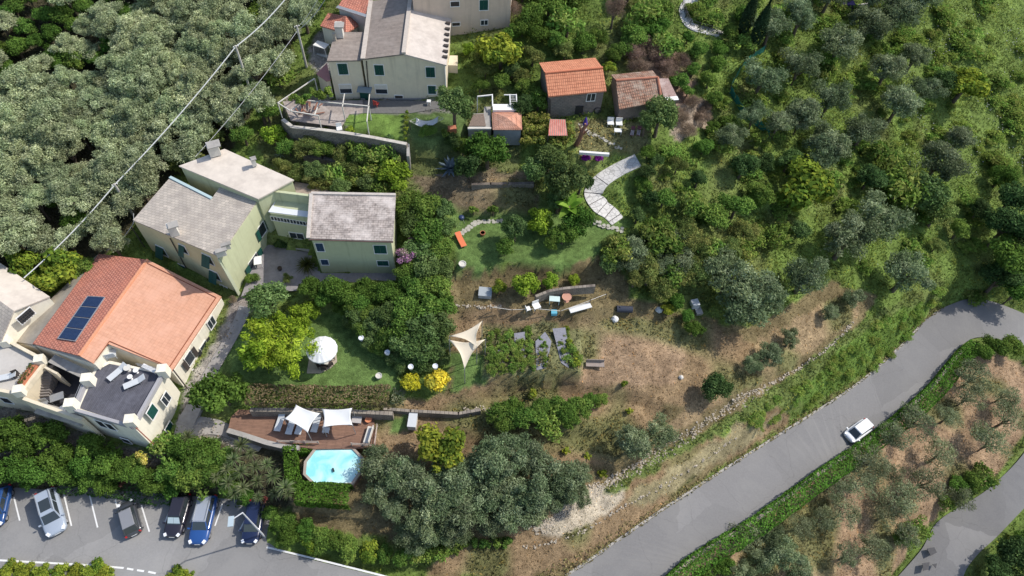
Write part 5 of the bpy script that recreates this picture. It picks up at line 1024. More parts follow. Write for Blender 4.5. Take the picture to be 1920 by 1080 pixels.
# patio swing seat and grill
SW = empty('swing_seat', U(602,90,13.4), 'white canopied garden swing seat on the grey patio beside the brown wing', 'swing seat'); m = MB(); c_ = V3(U(602,84,15.2)); m.box(c_, (1.6, 1.0, .08), -.35); m.build('canopy', M_white, SW); m = MB(); m.box(c_-Z*1.35, (1.4, .6, .1), -.35); m.build('seat', M_grey_plastic, SW)
for a in (-1, 1):
    for b in (-1, 1): m = MB(); v = Matrix.Rotation(-.35, 3, 'Z') @ Vector((a*.75, b*.45, 0)); m.beam(c_+v, c_+v*1.3-Z*1.8, .06); m.build('leg', M_white, SW)
table('tool_bench', 592, 50, 13.5, .9, .6, .8, M_grey_plastic, 'grey work table with tools at the upper patio end')
# stone cottage garden
for px, py, lb_ in ((1145,229,'white garden armchair left of its twin above the white square table'),(1161,230,'white garden armchair right of its twin above the white square table')): seatbox('garden_armchair', px, py, 12.45, (.75,.75,.85), .05, M_white, lb_, 'armchair')
table('square_table', 1159, 244, 12.45, .85, .6, .5, M_white, 'low square white table in front of the two white armchairs')
M_maroon = mat('maroon_fabric', (.16, .06, .07), .9)
for px, lb_ in ((1186,'maroon and white striped deck chair, the one nearer the armchairs'),(1198,'maroon and white striped deck chair, the one farther from the armchairs')): lounger(px, 246, 12.45, rad(80), lb_, 'striped deck chairs', M_maroon, 1.3, .45, stripe=True)
WP = empty('flower_wall', U(1115,289,12.4), 'low white wall with purple flowers at the foot of the cottage lawn', 'wall'); m = MB(); m.beam(V3(U(1086,286,12.7)), V3(U(1142,290,12.7)), .28, .35); m.build('wall_body', M_white, WP)
p = U(1098,227,13.6); m = MB(); m.lathe((p[0], p[1], 12.5), [(.04, 0), (.05, 1.0), (.32, .6), (.12, 1.5), (.03, 1.7)], 10); tag(m.build('closed_parasol', mat('purple_fabric', (.09, .05, .30), .8)), 'folded purple parasol near the cottage door', 'parasol')
# dead trunk
b0 = V3(at(1079,272)); TK = empty('dead_tree', b0, 'bare pruned reddish brown trunk with stubby limbs on the cottage lawn', 'dead tree'); m = MB(); t1_ = V3(U(1092,246,15.2)); t2_ = V3(U(1098,232,16.2)); m.tube([b0-Z*.2, b0.lerp(t1_, .5)+Vector((.1, 0, 0)), t1_, t2_], [.3, .25, .22, .12], 8); m.build('trunk', mat('red_bark', (.24, .12, .08), .95, .3, 6, bump=.5), TK)
for a, e in ((.55, (1103,243,15.2)), (.8, (1087,235,15.8)), (.95, (1105,231,16.0))): m = MB(); s_ = b0.lerp(t1_, a); m.tube([s_, V3(U(*e))], [.14, .07], 6); m.build('limb', MATS['red_bark'], TK)
# junk row above the vegetable patch
def zat(px, py): return float(at(px, py)[2])
g_ = zat(1000, 575)
def mbox(name, px, py, size, m_, label, cat, rz=0, lid=None, h0_=0):
    q = at(px, py, size[2]+h0_); R_ = empty(name, (q[0], q[1], q[2]-size[2]), label, cat); mb = MB(); mb.box((q[0], q[1], q[2]-size[2]/2), size, rz); mb.build('body', m_, R_); mb = MB(); mb.box((q[0], q[1], q[2]+.02), (size[0]*1.04, size[1]*1.04, .05), rz); mb.build('lid', lid or m_, R_); return R_
mbox('cold_frame', 910, 547, (1.35, 1.1, .5), mat('zinc', (.42, .43, .44), .5, .15), 'square grey zinc box with glass lid on the dry slope', 'cold frame', 0, mat('dusty_glass', (.36, .39, .40), .2))
seatbox('plastic_chair', 1006, 573, 6.3, (.75,.7,.9), .5, M_white, 'white plastic chair lying left of the white table in the junk row', 'chair'); seatbox('plastic_chair', 990, 577, 6.3, (.5,.5,.6), 2.0, M_white, 'small tipped white plastic chair at the left end of the junk row', 'chair')
table('plastic_table', 1040, 560, 6.3, 1.1, .65, .72, mat('mint_plastic', (.55, .68, .64), .6), 'pale mint plastic table beside the round terracotta tray')
p = U(1063,557,7.0); m = MB(); m.lathe((p[0], p[1], 6.35), [(.3, 0), (.1, .05), (.08, .55), (.5, .62), (.52, .72), (.45, .68)], 16); tag(m.build('clay_basin', mat('pink_clay', (.52, .28, .20), .85)), 'round terracotta basin on a foot in the junk row', 'basin')
mbox('blue_bucket', 1048, 551, (.4,.4,.6), mat('navy_plastic', (.03,.06,.16), .5), 'dark blue plastic tub behind the mint table', 'tub'); mbox('blue_crate', 1039, 585, (.6,.55,.35), mat('sky_plastic', (.13,.42,.55), .5), 'sky blue plastic crate on the dry ground below the junk row', 'crate', .1)
q = V3(at(1088,577,.5)); m = MB(); R_ = empty('sheet_roll', q-Z*.5, 'long white corrugated sheet lying along the terrace edge', 'sheet'); dd = V3(at(1108,571,.5))-V3(at(1068,582,.5)); m.beam(q-dd*.5, q+dd*.5, .65, .08); m.build('panel', M_fabw, R_); m = MB(); m.beam(q-dd*.4-Z*.3, q+dd*.4-Z*.3, .1, .4); m.build('support', M_bark, R_)
q = V3(at(1171,580,.4)); m = MB(); m.tube([q+Vector((-.85, -.02, 0)), q+Vector((.85, .05, 0))], .38, 14); m.tube([q+Vector((-.5, 0, .3)), q+Vector((-.5, 0, .45))], .12, 8); tag(m.build('water_tank', mat('black_plastic', (.05,.055,.075), .35)), 'dark horizontal water tank lying at the top of the dry field', 'water tank')
def bag(px, py, s, m_, label, cat='bag'):
    q = at(px, py, s*.5); v = []; r_ = random.Random(px); m = MB(); rings = [[Vector((q[0]+s*rr*math.cos(a)*r_.uniform(.8, 1.2), q[1]+s*rr*math.sin(a)*r_.uniform(.8, 1.2), q[2]+zz_*s)) for a in [k*math.pi/4 for k in range(8)]] for rr, zz_ in ((.6, -.5), (.75, -.2), (.6, .2), (.2, .5))]
    for a, b in zip(rings, rings[1:]):
        for k in range(8): m.face([a[k], a[(k+1) % 8], b[(k+1) % 8], b[k]])
    m.face(rings[-1]); return tag(m.build(cat.replace(' ', '_'), m_), label, cat)
bag(1153, 598, .55, M_white, 'white sack lying alone on the dry field below the dark tank', 'sack'); bag(1236, 580, .55, M_grey_plastic, 'rounded pale grey sack beside the bright green vine', 'sack'); bag(1277, 707, .35, M_offw, 'small pale stone lump on the dry slope, by the yellow weed', 'stone')
mbox('white_cabinet', 1304, 567, (.8,.8,.7), M_grey_plastic, 'white grey old appliance at the shaded field edge', 'appliance', .3); mbox('grey_trough', 1310, 582, (.7,.9,.35), M_metal, 'grey trough standing below the old appliance', 'trough', .25)
seatbox('wooden_bench', 1116, 682, zat(1116,684), (1.9,.6,.8), .05, mat('grey_wood', (.30,.25,.22), .9,.2), 'weathered grey wooden bench at the corner of the vegetable patch', 'bench')
m = MB()
for a, b in ((1003,1),(1060,0)): pass
# low rope fence over the vegetable patch
FN = empty('rope_fence', at(960,590), 'sagging rope and stick fence above the vegetable patch', 'fence'); m = MB(); fp = [(922,585),(960,590),(1003,588),(1050,592),(1105,572),(1135,560)]; P = [V3(at(a, b)) for a, b in fp]
for p in P: m2 = MB(); m2.beam(p, p+Z*1.0, .06); m2.build('stick', M_bark, FN)
for a, b in zip(P, P[1:]): m.beam(a+Z*.95, b+Z*.9, .04)
m.build('rope', M_offw, FN)
# teal netting fence upper right
NF = empty('net_fence', at(1400,150), 'green debris netting fence strung along the wild slope', 'fence'); m = MB(); P = [V3(at(a, b, 0)) for a, b in ((1432,98),(1410,112),(1388,133),(1375,155),(1366,175),(1390,215),(1420,240),(1440,262))]
for p in P: m2 = MB(); m2.beam(p, p+Z*1.2, .06); m2.build('stake', M_bark, NF)
rr_ = random.Random(5)
for a, b in zip(P, P[1:]):
    n_ = 5
    for k in range(n_): s0 = a.lerp(b, k/n_); s1 = a.lerp(b, (k+1)/n_); j0 = rr_.uniform(-.1, .1); m.prism([s0+Z*.1, s1+Z*.1, s1+Z*.1+Vector((.02,.02,0)), s0+Z*.1+Vector((.02,.02,0))], [s0+Z*1.05+Vector((j0,.1,0)), s1+Z*1.05+Vector((j0,.1,0)), s1+Z*1.05+Vector((j0+.02,.12,0)), s0+Z*1.05+Vector((j0+.02,.12,0))])
m.build('net', mat('teal_net', (.03,.17,.12), .7), NF)
mbox('purple_cover', 1591, 5, (1.6,1.0,1.0), mat('purple_cover', (.08,.05,.16), .7), 'dark purple covered object at the upper picture edge', 'covered load'); q = V3(at(1622,8,.6)); m = MB(); m.beam(q-Vector((1,.4,0)), q+Vector((1,.5,0)), .25, .12); m.beam(q-Vector((.8,.35,.5)), q-Vector((.8,.35,0)), .1, .1); m.beam(q+Vector((.8,.4,-.6)), q+Vector((.8,.4,0)), .1, .1); tag(m.build('pale_beam', M_offw), 'pale propped beam beside the purple covered object', 'beam')
# ---------------------------------------------------------------- vegetation
def leaf_arrays(Cn, Nn, size, col, rs, aspect=.55):
    n = len(Cn); r = rs.normal(size=(n, 3)); Nn = Nn/np.linalg.norm(Nn, axis=1, keepdims=True); T = np.cross(Nn, r); T /= np.linalg.norm(T, axis=1, keepdims=True)+1e-9; S = np.cross(Nn, T); s = np.asarray(size).reshape(-1, 1)
    V = np.stack([Cn+T*s, Cn+S*s*aspect, Cn-T*s, Cn-S*s*aspect], 1).reshape(-1, 3); Fc = np.arange(4*n).reshape(n, 4); return V, Fc, np.repeat(col, 4, 0)
def crown(name, seed, nb, leaves, ls, cols, br=(.26, .42), spread=.68, flat=.8, up=.25, jit=.7, aspect=.55, low=-.45, pal=.22, spikes=0.0):
    rs = np.random.RandomState(seed); B = []
    while len(B) < nb:
        d = rs.normal(size=3); d /= np.linalg.norm(d)
        if d[2] < low: continue
        B.append(np.r_[d*spread*rs.uniform(.55, 1.0)*np.array([1, 1, flat]), rs.uniform(*br)])
    B.append(np.r_[0, 0, 0, .45]); B = np.array(B); wgt = B[:, 3]**2; cnt = (leaves*wgt/wgt.sum()).astype(int); Cs = []; Ns = []; Co = []
    cols = np.array(cols)
    for b, c in zip(B, cnt):
        d = rs.normal(size=(c, 3)); d /= np.linalg.norm(d, axis=1, keepdims=True); rr = b[3]*(1-.55*rs.rand(c, 1)**1.6)
        if spikes: rr *= 1+spikes*(rs.rand(c, 1)**6)
        # lumpy shell
        lump = 1+.18*np.sin(d[:, :1]*7+b[0]*9)*np.sin(d[:, 1:2]*8+b[1]*7); P = b[:3]+d*rr*lump*np.array([1, 1, .9])
        base = cols[rs.randint(len(cols))]*rs.uniform(1-pal, 1+pal); k = base*rs.uniform(.7, 1.35, (c, 1))
        sel = rs.rand(c) < .3; k[sel] = cols[rs.randint(len(cols), size=sel.sum())]*rs.uniform(.8, 1.2, (sel.sum(), 1))
        Cs.append(P); Ns.append(d+rs.normal(size=(c, 3))*jit*.6+np.array([0, 0, up])); Co.append(k)
    Cs = np.vstack(Cs); V, Fc, K = leaf_arrays(Cs, np.vstack(Ns), ls*rs.uniform(.6, 1.3, len(Cs)), np.vstack(Co)*(1.52 if name.startswith('olive_') else 1.32 if name.startswith(('olived', 'sparse', 'shrub')) else 1.08), rs, aspect); return np_mesh(name, V, Fc, LEAF, K)
def tree_trunk(seed, limbs=5):
    r_ = random.Random(seed); m = MB(); m.tube([(0, 0, -.15), (r_.uniform(-.04, .04), 0, .35), (r_.uniform(-.08, .08), r_.uniform(-.08, .08), .75)], [.13, .10, .08], 7)
    for k in range(limbs):
        a = k*2*math.pi/limbs+r_.random(); s = (r_.uniform(-.04, .04), r_.uniform(-.04, .04), r_.uniform(.4, .72)); rr = r_.uniform(.3, .55); m.tube([s, (s[0]+math.cos(a)*rr*.5, s[1]+math.sin(a)*rr*.5, s[2]+.22), (s[0]+math.cos(a)*rr, s[1]+math.sin(a)*rr, s[2]+.5)], [.06, .045, .02], 5)
    o = m.build('trunk', M_bark); me = o.data; dz = o.location.z; dx = o.location.x; dy = o.location.y
    me.transform(Matrix.Translation(o.location)); bpy.data.objects.remove(o); return me
TR = [tree_trunk(k) for k in range(4)]
olive = [(.255, .29, .16), (.32, .35, .21), (.20, .235, .125)]; olive_d = [(.145, .185, .095), (.185, .22, .125), (.115, .155, .075)]
green = [(.09, .17, .032), (.115, .21, .04), (.07, .135, .026)]; lime = [(.23, .33, .035), (.28, .38, .045), (.17, .26, .03)]; midg = [(.13, .215, .045), (.165, .24, .05), (.10, .175, .035)]; dkg = [(.07, .12, .04), (.09, .145, .05), (.05, .095, .03)]
yel = [(.52, .46, .035), (.58, .52, .05), (.33, .34, .05)]; citrus = [(.20, .26, .035), (.26, .30, .04), (.12, .19, .03)]; brn = [(.19, .15, .085), (.23, .18, .11), (.15, .15, .06)]; shr = [(.135, .17, .05), (.18, .195, .06), (.115, .155, .045)]; yg = [(.26, .25, .05), (.21, .23, .05), (.32, .26, .05)]
gg = [(.13, .20, .065), (.165, .235, .085), (.105, .165, .05)]; drybr = [(.26, .19, .14), (.22, .16, .12), (.3, .22, .16)]
K = {}
def kind(k, n, *a, **kw): K[k] = [crown(k+'_crown', 100*len(K)+i, *a, **kw) for i in range(n)]
kind('olive', 6, 26, 6500, .055, olive, br=(.12, .33), spread=.84, aspect=.4, jit=1.9, spikes=.5, pal=.3)
kind('olived', 5, 24, 6000, .055, olive_d, br=(.12, .34), spread=.82, aspect=.4, jit=1.9, spikes=.5, pal=.3)
kind('sparse', 4, 24, 2600, .05, [(.17, .20, .105), (.21, .235, .135), (.13, .155, .08)], br=(.12, .3), spread=.85, aspect=.4, jit=1.9, spikes=.5, flat=.55)
kind('green', 4, 20, 5200, .06, green, br=(.16, .38), aspect=.55, jit=1.1, spikes=.25)
kind('dark', 4, 20, 5200, .058, dkg, br=(.16, .38), aspect=.55, jit=1.3, spikes=.3)
kind('mid', 4, 20, 5000, .06, midg, br=(.14, .38), jit=1.1, spikes=.35)
kind('gg', 4, 22, 5600, .06, gg, br=(.14, .36), aspect=.5, jit=1.2, spikes=.3)
kind('shrub', 5, 20, 4800, .055, shr, br=(.12, .36), spread=.78, aspect=.5, spikes=.4, jit=1.3)
kind('citrus', 3, 16, 3200, .08, citrus, br=(.16, .38), aspect=.6, spikes=.2)
kind('lime', 2, 14, 3000, .078, lime, aspect=.6)
kind('yellow', 2, 9, 2400, .085, yel, br=(.34, .46), spread=.5, aspect=.7)
kind('small', 3, 6, 420, .17, midg, aspect=.6)
kind('smallyg', 2, 6, 420, .17, citrus, aspect=.6)
kind('drybrush', 2, 18, 4200, .07, drybr, br=(.14, .36), aspect=.12, spikes=.7, jit=1.8)
kind('weed', 4, 12, 900, .12, [(.15, .25, .05), (.20, .29, .06), (.23, .27, .07)], br=(.2, .42), spread=.85, aspect=.45, spikes=.5, jit=1.6, flat=.6)
kind('bamboo', 1, 60, 9000, .052, [(.28, .39, .035), (.36, .46, .05), (.17, .27, .025)], br=(.08, .18), spread=.98, aspect=.28, jit=1.1, flat=.75, up=.5, spikes=.7, pal=.35)
XS = {'weed': 1.3, 'sparse': 1.35, 'olived': 1.22, 'olive': 1.15, 'shrub': 1.12, 'bamboo': 1.0, 'citrus': 1.3, 'yellow': 1.35, 'lime': 1.25}
CAT = {'olive': 'olive tree', 'olived': 'olive tree', 'sparse': 'olive tree'}
def tree(k, px, py, rp, label=None, group=None, name=None, cat=None, hc=None, zs=.85, var=None, lean=0, trunk=True):
    """crown centre at photo pixel px,py with pixel radius rp"""
    g = at(px, py); dep = float(((g-CAM) @ RM)[2])*-1; r = rp*dep/F*XS.get(k, 1.15)
    h = (hc if hc is not None else (1.15 if k in ('olive', 'olived', 'sparse', 'gg', 'dark') else .8))*r+(.3 if trunk else 0); p = at(px, py, h); r = rp*float(-((p-CAM) @ RM)[2])/F*XS.get(k, 1.15)
    nm = name or ('olive_tree' if k in CAT else 'shrub' if not trunk else 'tree'); b = (p[0], p[1], p[2]-h); R_ = empty(nm, b, label or 'dense bush of its kind', cat or CAT.get(k, 'tree' if trunk else 'shrub'), group)
    me = K[k][var if var is not None else rnd.randrange(len(K[k]))]; o = bpy.data.objects.new('crown' if trunk else 'foliage', me); C.objects.link(o); o.parent = R_; o.location = (0, 0, h); s = r/1.0; o.scale = (s*rnd.uniform(.86, 1.16), s*rnd.uniform(.86, 1.16), s*zs*rnd.uniform(.85, 1.15)); o.rotation_euler = (0, 0, rnd.uniform(0, 6.28))
    if trunk: t = bpy.data.objects.new('trunk', rnd.choice(TR)); C.objects.link(t); t.parent = R_; t.scale = (r*(.6 if k == 'sparse' else .75),)*2+(h*1.0,); t.rotation_euler = (0, 0, rnd.uniform(0, 6.28))
    return R_
# olive grove on the left
GROVE = [(-120,-90),(690,-90),(600,10),(562,40),(500,160),(430,275),(335,300),(240,420),(200,465),(120,462),(60,478),(-120,460)]
LG = 'grey-green olive tree packed in the dense grove on the left slope'; LG2 = 'darker green scrubby tree in the shadowed upper left corner of the grove'
avoid = [(478,195,22),(575,125,20),(250,402,16)]
y = -80; row = 0
while y < 480:
    sp = 40+y*.012; x = -110+(row % 2)*24
    while x < 700:
        a = x+rnd.uniform(-11, 11); b = y+rnd.uniform(-9, 9)
        if inpoly(np.array(a), np.array(b), GROVE):
            gr = (a < 210 and b < 120 and rnd.random() < .62) or rnd.random() < .04 or (a < 90 and b < 230 and rnd.random() < .4)
            if gr: tree('mid' if rnd.random() < .35 else 'green', a, b, rnd.uniform(20, 27), LG2, 'scrubby trees in the upper left', hc=.8)
            elif rnd.random() > .07: tree('olive', a, b, rnd.uniform(24, 35)*(.92+b*.0004), LG, 'olive trees of the left grove', hc=rnd.uniform(.9, 1.6))
        x += sp
    y += 33; row += 1
MIX = {'shrub': ['shrub', 'shrub', 'mid', 'gg', 'weed'], 'mid': ['mid', 'mid', 'weed', 'green'], 'gg': ['gg', 'gg', 'mid'], 'dark': ['dark', 'dark', 'green']}
def many(L, k, group, label, **kw):
    for q in L: tree('citrus' if group == 'bushes along the lower verge' and rnd.random() < .35 else rnd.choice(MIX.get(k, [k])) if kw.get('name') is None or k == 'gg' else k, q[0], q[1], q[2], label, group, **kw)
for q in ((45,492,32,'leafy green citrus-like tree at the grove edge next to the pale roof'),(120,505,36,'leafy green tree between the pale roof and the orange roof'),(160,500,26,'smaller leafy tree squeezed behind the red tiled slope'),(78,528,26,'low leafy tree touching the pale roof edge')): tree('citrus' if q[0] != 160 else 'mid', *q)
many([(455,250,26),(430,225,22),(400,260,24),(500,210,22),(470,170,26),(520,140,22),(540,100,18),(370,300,22),(330,310,20),(500,100,22)], 'shrub', 'bushes along the grove edge', 'low olive-brown bush along the sunny lower edge of the grove')
# terraces between the upper and the green house
many([(575,272,24),(605,280,22),(640,290,22),(540,275,20),(675,292,20),(590,318,26),(560,325,22),(625,325,24),(660,318,22),(530,310,18),(640,352,22),(690,345,24),(600,345,20),(722,352,20)], 'shrub', 'terrace shrubs below the stone retaining wall', 'olive green shrub on the terraces between the cream and green houses')
many([(675,270,20),(700,285,22),(735,285,22),(720,305,20),(690,315,22),(665,335,18),(655,300,18)], 'mid', 'greener terrace shrubs', 'fresher green shrub on the terrace below the curved garden wall')
for q in (('lime',512,252,24,'bright lime green small tree at the outer end of the curved garden wall'),('lime',742,330,32,'rounded lime green tree above the slate wing roof'),('gg',851,190,40,'big grey-green tree with broad round crown beside the cream house'),('green',915,283,42,'dense fresh green tree in front of the flat roofed shed'),('dark',880,310,28,'dark green tree between the agave and the fresh green tree'),('mid',868,275,20,'bush beside the orange clay planter'),('gg',1058,338,50,'large dark glossy tree just above the banana plant'),('dark',1090,335,26,'dark bush crowding the outer curve of the winding path'),('gg',1048,372,26,'dark leafy bush directly above the banana leaves'),('gg',1030,295,30,'grey-green tree directly below the corrugated canopy'),('gg',1000,318,26,'grey-green tree left of the large dark glossy one'),('citrus',940,92,36,'yellow-green round tree behind the upper garden, near the beige house'),('lime',878,92,12,'tiny lime shrub between the white roof slope and the yellow-green tree'),('mid',1010,185,24,'green tree against the left gable of the stone cottage'),('mid',985,165,22,'leafy shrub one step farther left from the stone cottage gable'),('dark',980,195,22,'dark shrub behind the small tiled hip roof'),('gg',1212,226,24,'loose tree added to shade the striped deck chairs'),('gg',1240,212,38,'rounded grey-green tree in front of the old tiled shed'),('dark',1200,195,14,'dark bush at the eave of the old tiled shed'),('citrus',1142,125,13,'white flowering shrub beside the orange ridge'),  # loose tree by the deck chairs is added for its shade
 ('lime',1012,413,26,'round lime green tree at the middle of the upper garden'),('gg',966,425,28,'greyish loose tree left of the round lime tree'),('mid',947,463,22,'single green bush on the upper lawn with long shadow'),('green',1082,415,32,'glossy green tree below the banana plant'),('green',1056,438,26,'glossy green tree left and below the banana group'),('mid',1035,455,18,'mid green bush at the foot of the banana group'),('gg',1140,494,22,'silvery bush at the corner of the upper lawn'),('shrub',1148,460,20,'dark olive bush at the far end of the upper lawn'),
 ('citrus',935,538,14,'little yellow-green citrus bush next to the zinc box'),('lime',985,532,26,'largest yellow-green citrus bush of the row above the junk'),('lime',1032,526,17,'yellow-green citrus bush right of the largest one'),('lime',1076,524,12,'last small yellow-green citrus bush of the row'),('small',888,392,10,'small sapling above the stepping stones, nearer the barbecue'),('small',925,392,12,'second small sapling above the stepping stones'),
 ('gg',503,560,42,'greyish green bushy tree between side path and courtyard'),('green',415,733,52,'dense fresh green tree at the left end of the wooden deck'),('citrus',825,842,50,'tall yellow-green tree among the lower olives, right of the deck'),
 ('yellow',773,719,21,'yellow flowering round shrub, the one nearer the parasol lawn'),('yellow',820,715,25,'yellow flowering round shrub, the one nearer the cream sails'),('mid',842,190,1,'x')):
    if q[4] == 'x': continue
    tree(*q, zs=.8 if q[0] == 'yellow' else .9)
# bamboo clump
tree('bamboo', 520, 640, 78, 'big bright lime green feathery bamboo clump beside the round parasol', name='bamboo_clump', cat='bamboo', hc=.55, zs=.6)
tree('lime', 490, 665, 34, 'lime green feathery side shoot of the bamboo group, nearer the house', hc=.7); tree('lime', 572, 585, 24, 'lime green feathery shoot of the bamboo group, behind the parasol', hc=.9)
# vine covered garden mass right of the wing
VM = 'thick leafy climber mound in the tangled mass right of the green wing'
many([(765,380,32),(795,395,34),(830,390,26),(770,420,30),(805,430,34),(835,425,24),(790,465,32),(825,465,26),(800,500,32),(830,505,26),(765,505,24),(815,540,32),(780,540,30),(835,570,26),(800,575,34),(760,575,34),(825,610,30),(790,615,36),(750,610,34),(720,590,30),(760,645,34),(795,655,32),(825,650,24),(725,635,28),(700,610,26),(690,585,24),(780,680,20),(745,670,18),(668,590,22),(682,615,22),(700,635,22),(715,650,20),(735,665,20),(755,680,16),(800,680,16),(830,675,16),(660,575,18),(672,608,20),(690,640,18),(705,650,16),(738,676,16),(752,688,14),(790,690,14),(655,600,16)], 'gg', 'climber mounds of the tangled mass', VM, hc=.9, trunk=False, name='climber_mound', cat='climber')
many([(590,543,28),(625,545,28),(655,550,26),(690,545,28),(720,545,26),(745,555,22),(610,560,20),(675,570,24),(640,575,18),(735,540,24)], 'green', 'green hedge bushes below the courtyard', 'bright green hedge bush in the row below the paved courtyard', hc=.9, trunk=False, name='hedge_bush', cat='hedge')
# bougainvillea
K['pink'] = [crown('pink_crown', 901, 8, 1300, .07, [(.50, .25, .42), (.42, .22, .36), (.3, .25, .2)], aspect=.7)]; K['purple'] = [crown('purple_crown', 902, 7, 700, .12, [(.30, .04, .30), (.22, .03, .25)], aspect=.7)]; K['red'] = [crown('red_crown', 903, 7, 700, .1, [(.22, .06, .05), (.30, .12, .09), (.16, .08, .05)], aspect=.6)]
tree('pink', 760, 478, 22, 'pink bougainvillea in flower at the right wall of the green wing', name='bougainvillea', cat='climber', hc=1.6, trunk=False); tree('pink', 772, 452, 11, 'small upper spray of pink bougainvillea flowers', name='bougainvillea', cat='climber', hc=2.6, trunk=False)
tree('purple', 1098, 296, 11, 'purple flower clump before the white low wall, nearer the dead tree', name='flower_clump', cat='flowers', trunk=False); tree('purple', 1122, 297, 10, 'purple flower clump before the white low wall, farther from the dead tree', name='flower_clump', cat='flowers', trunk=False); tree('red', 232, 905, 11, 'reddish bush above the car park hedge', name='red_bush', trunk=False)
tree('red', 495, 940, 8, 'small red-leaved bush by the navy car', name='red_bush', trunk=False)
# garden behind, upper centre
UB = 'wild green bush on the overgrown slope above the stone cottage'
many([(1000,25,28),(1030,10,28),(1065,45,28),(1010,60,26),(1045,75,26),(1095,80,26),(980,50,24),(1200,20,30),(1225,50,30),(1190,65,28),(1240,20,28),(1250,80,28),(1120,70,22),(1170,90,22),(960,60,20),(1080,-10,30),(1030,-30,30),(980,-20,28),(1180,-20,30)], 'mid', 'wild bushes above the cottage', UB, hc=.6)
many([(1275,150,20),(1300,130,18),(1330,150,20),(1345,120,18),(1310,95,20),(1350,90,18),(1290,170,14),(1340,185,18),(1365,230,20),(1335,240,16),(1350,265,20),(1320,275,20),(1290,70,14),(1370,60,18),(1395,25,20),(1340,35,16),(1310,20,14),(1400,75,16),(1265,90,16)], 'mid', 'bushes beyond the brushwood', 'green bush between the dry brushwood and the netting', hc=.6)
many([(910,130,20),(960,130,20),(900,160,16),(940,150,18),(975,140,20),(905,110,16),(1000,105,22),(1060,95,22),(1150,105,18)], 'shrub', 'bushes behind the garden sheds', 'dull green bush between the cream house garden and the cottage roof', hc=.7)
many([(1190,100,26),(1215,90,26),(1240,110,26),(1200,125,24),(1255,130,22),(1275,115,20)], 'drybrush', 'dry brown brushwood', 'dry brown brushwood heap above the old tiled shed', hc=.5, trunk=False, name='brushwood', cat='brushwood')
many([(1275,215,22),(1300,190,20),(1315,220,22),(1290,245,20),(1325,200,14)], 'drybrush', 'dry branches by the annex', 'dry twig pile on bare ground beyond the shed annex', hc=.4, trunk=False, name='twig_pile', cat='brushwood')
tree('drybrush', 1153, 15, 22, 'tall bare grey-brown conical tree on the upper slope', hc=1.5, zs=1.5); tree('drybrush', 968, 20, 16, 'brown dry climber at the corner of the beige house', hc=1.2, zs=1.5, trunk=False)
# climbers framing the canopy
K['ygr'] = [crown('climber_crown', 905, 8, 500, .16, [(.24, .25, .05), (.18, .22, .05), (.3, .27, .08)], aspect=.6)]
many([(985,228,12),(1000,226,12),(1016,226,12),(1024,240,9),(1066,232,9),(1069,248,10),(985,245,10),(984,262,12),(1000,264,11),(1018,262,12),(1040,264,12),(1058,264,11),(1024,222,9),(1010,245,9),(995,240,9)], 'ygr', 'yellow-green climbers on the canopy frame', 'yellow-green climber clump on the frame around the corrugated canopy', trunk=False, name='climber', cat='climber', hc=1.2)
many([(762,210,5),(762,220,5),(761,230,5),(761,240,5),(760,250,5),(760,260,5)], 'smallyg', 'golden climbers on the garden fence', 'golden-leaved climber tuft on the fence line between the two lawns', trunk=False, name='climber', cat='climber', hc=1.5)
many([(560,190,12),(575,182,12),(550,182,10),(600,180,14),(615,172,14),(585,172,10)], 'small', 'vine tufts on the white pergola', 'green vine tuft hanging on the rusty terrace pergola', trunk=False, name='vine', cat='vine', hc=3.0)
for q in (('lime',655,243,9,'bright yellow-green bush on the curved wall top'),('mid',800,247,16,'pale green bush below the hammock'),('small',835,250,12,'leafy plant left of the orange clay planter'),('dark',852,262,18,'dark bush at the outer edge of the shaded lawn'),('gg',730,258,10,'silvery low plant at the lawn corner'),('smallyg',610,240,6,'small yellow-green plant on the wall top')): tree(*q, trunk=False)
# right hillside
OH = 'dark grey-green olive tree standing among wild grass on the right hillside'
many([(1447,48,32),(1504,28,34),(1577,79,36),(1627,42,34),(1684,25,34),(1501,121,33),(1430,146,36),(1667,127,33),(1717,104,28),(1560,183,34),(1507,214,36),(1560,267,38),(1622,242,34),(1690,191,34),(1737,166,26),(1540,285,34),(1648,410,44),(1592,445,46),(1704,510,44),(1514,514,42),(1423,551,46),(1368,515,44),(1392,562,42),(1764,300,42),(1800,260,30),(1460,230,26),(1415,215,24),(1370,255,26),(1640,-10,32),(1560,-15,32),(1740,-10,30)], 'olived', 'olive trees of the right hillside', OH, hc=1.0)
SHL = 'olive-brown wild shrub in the thicket right of the upper garden'
TH = [(1160,452),(1250,430),(1330,445),(1395,470),(1350,500),(1320,535),(1250,545),(1190,540),(1150,500)]
y = 440; row = 0
while y < 600:
    x = 1150+(row % 2)*14
    while x < 1400:
        a = x+rnd.uniform(-7, 7); b = y+rnd.uniform(-6, 6)
        if inpoly(np.array(a), np.array(b), TH): tree(rnd.choice(['shrub', 'shrub', 'shrub', 'weed', 'olived']), a, b, rnd.uniform(20, 30), SHL, 'shrubs of the thicket', hc=.9, name='shrub', cat='shrub')
        x += 29
    y += 26; row += 1
many([(1429,364,32),(1382,385,32),(1335,405,32),(1300,380,24),(1400,430,24),(1460,440,22),(1290,425,22),(1245,372,22),(1270,310,20),(1735,360,42),(1690,350,34),(1760,400,36),(1680,320,28),(1800,430,24),(1757,460,16),(1240,420,22),(1500,430,22),(1480,300,24),(1655,280,22)], 'shrub', 'wild shrubs of the right slope', 'brownish green wild shrub scattered over the right slope', hc=.8)
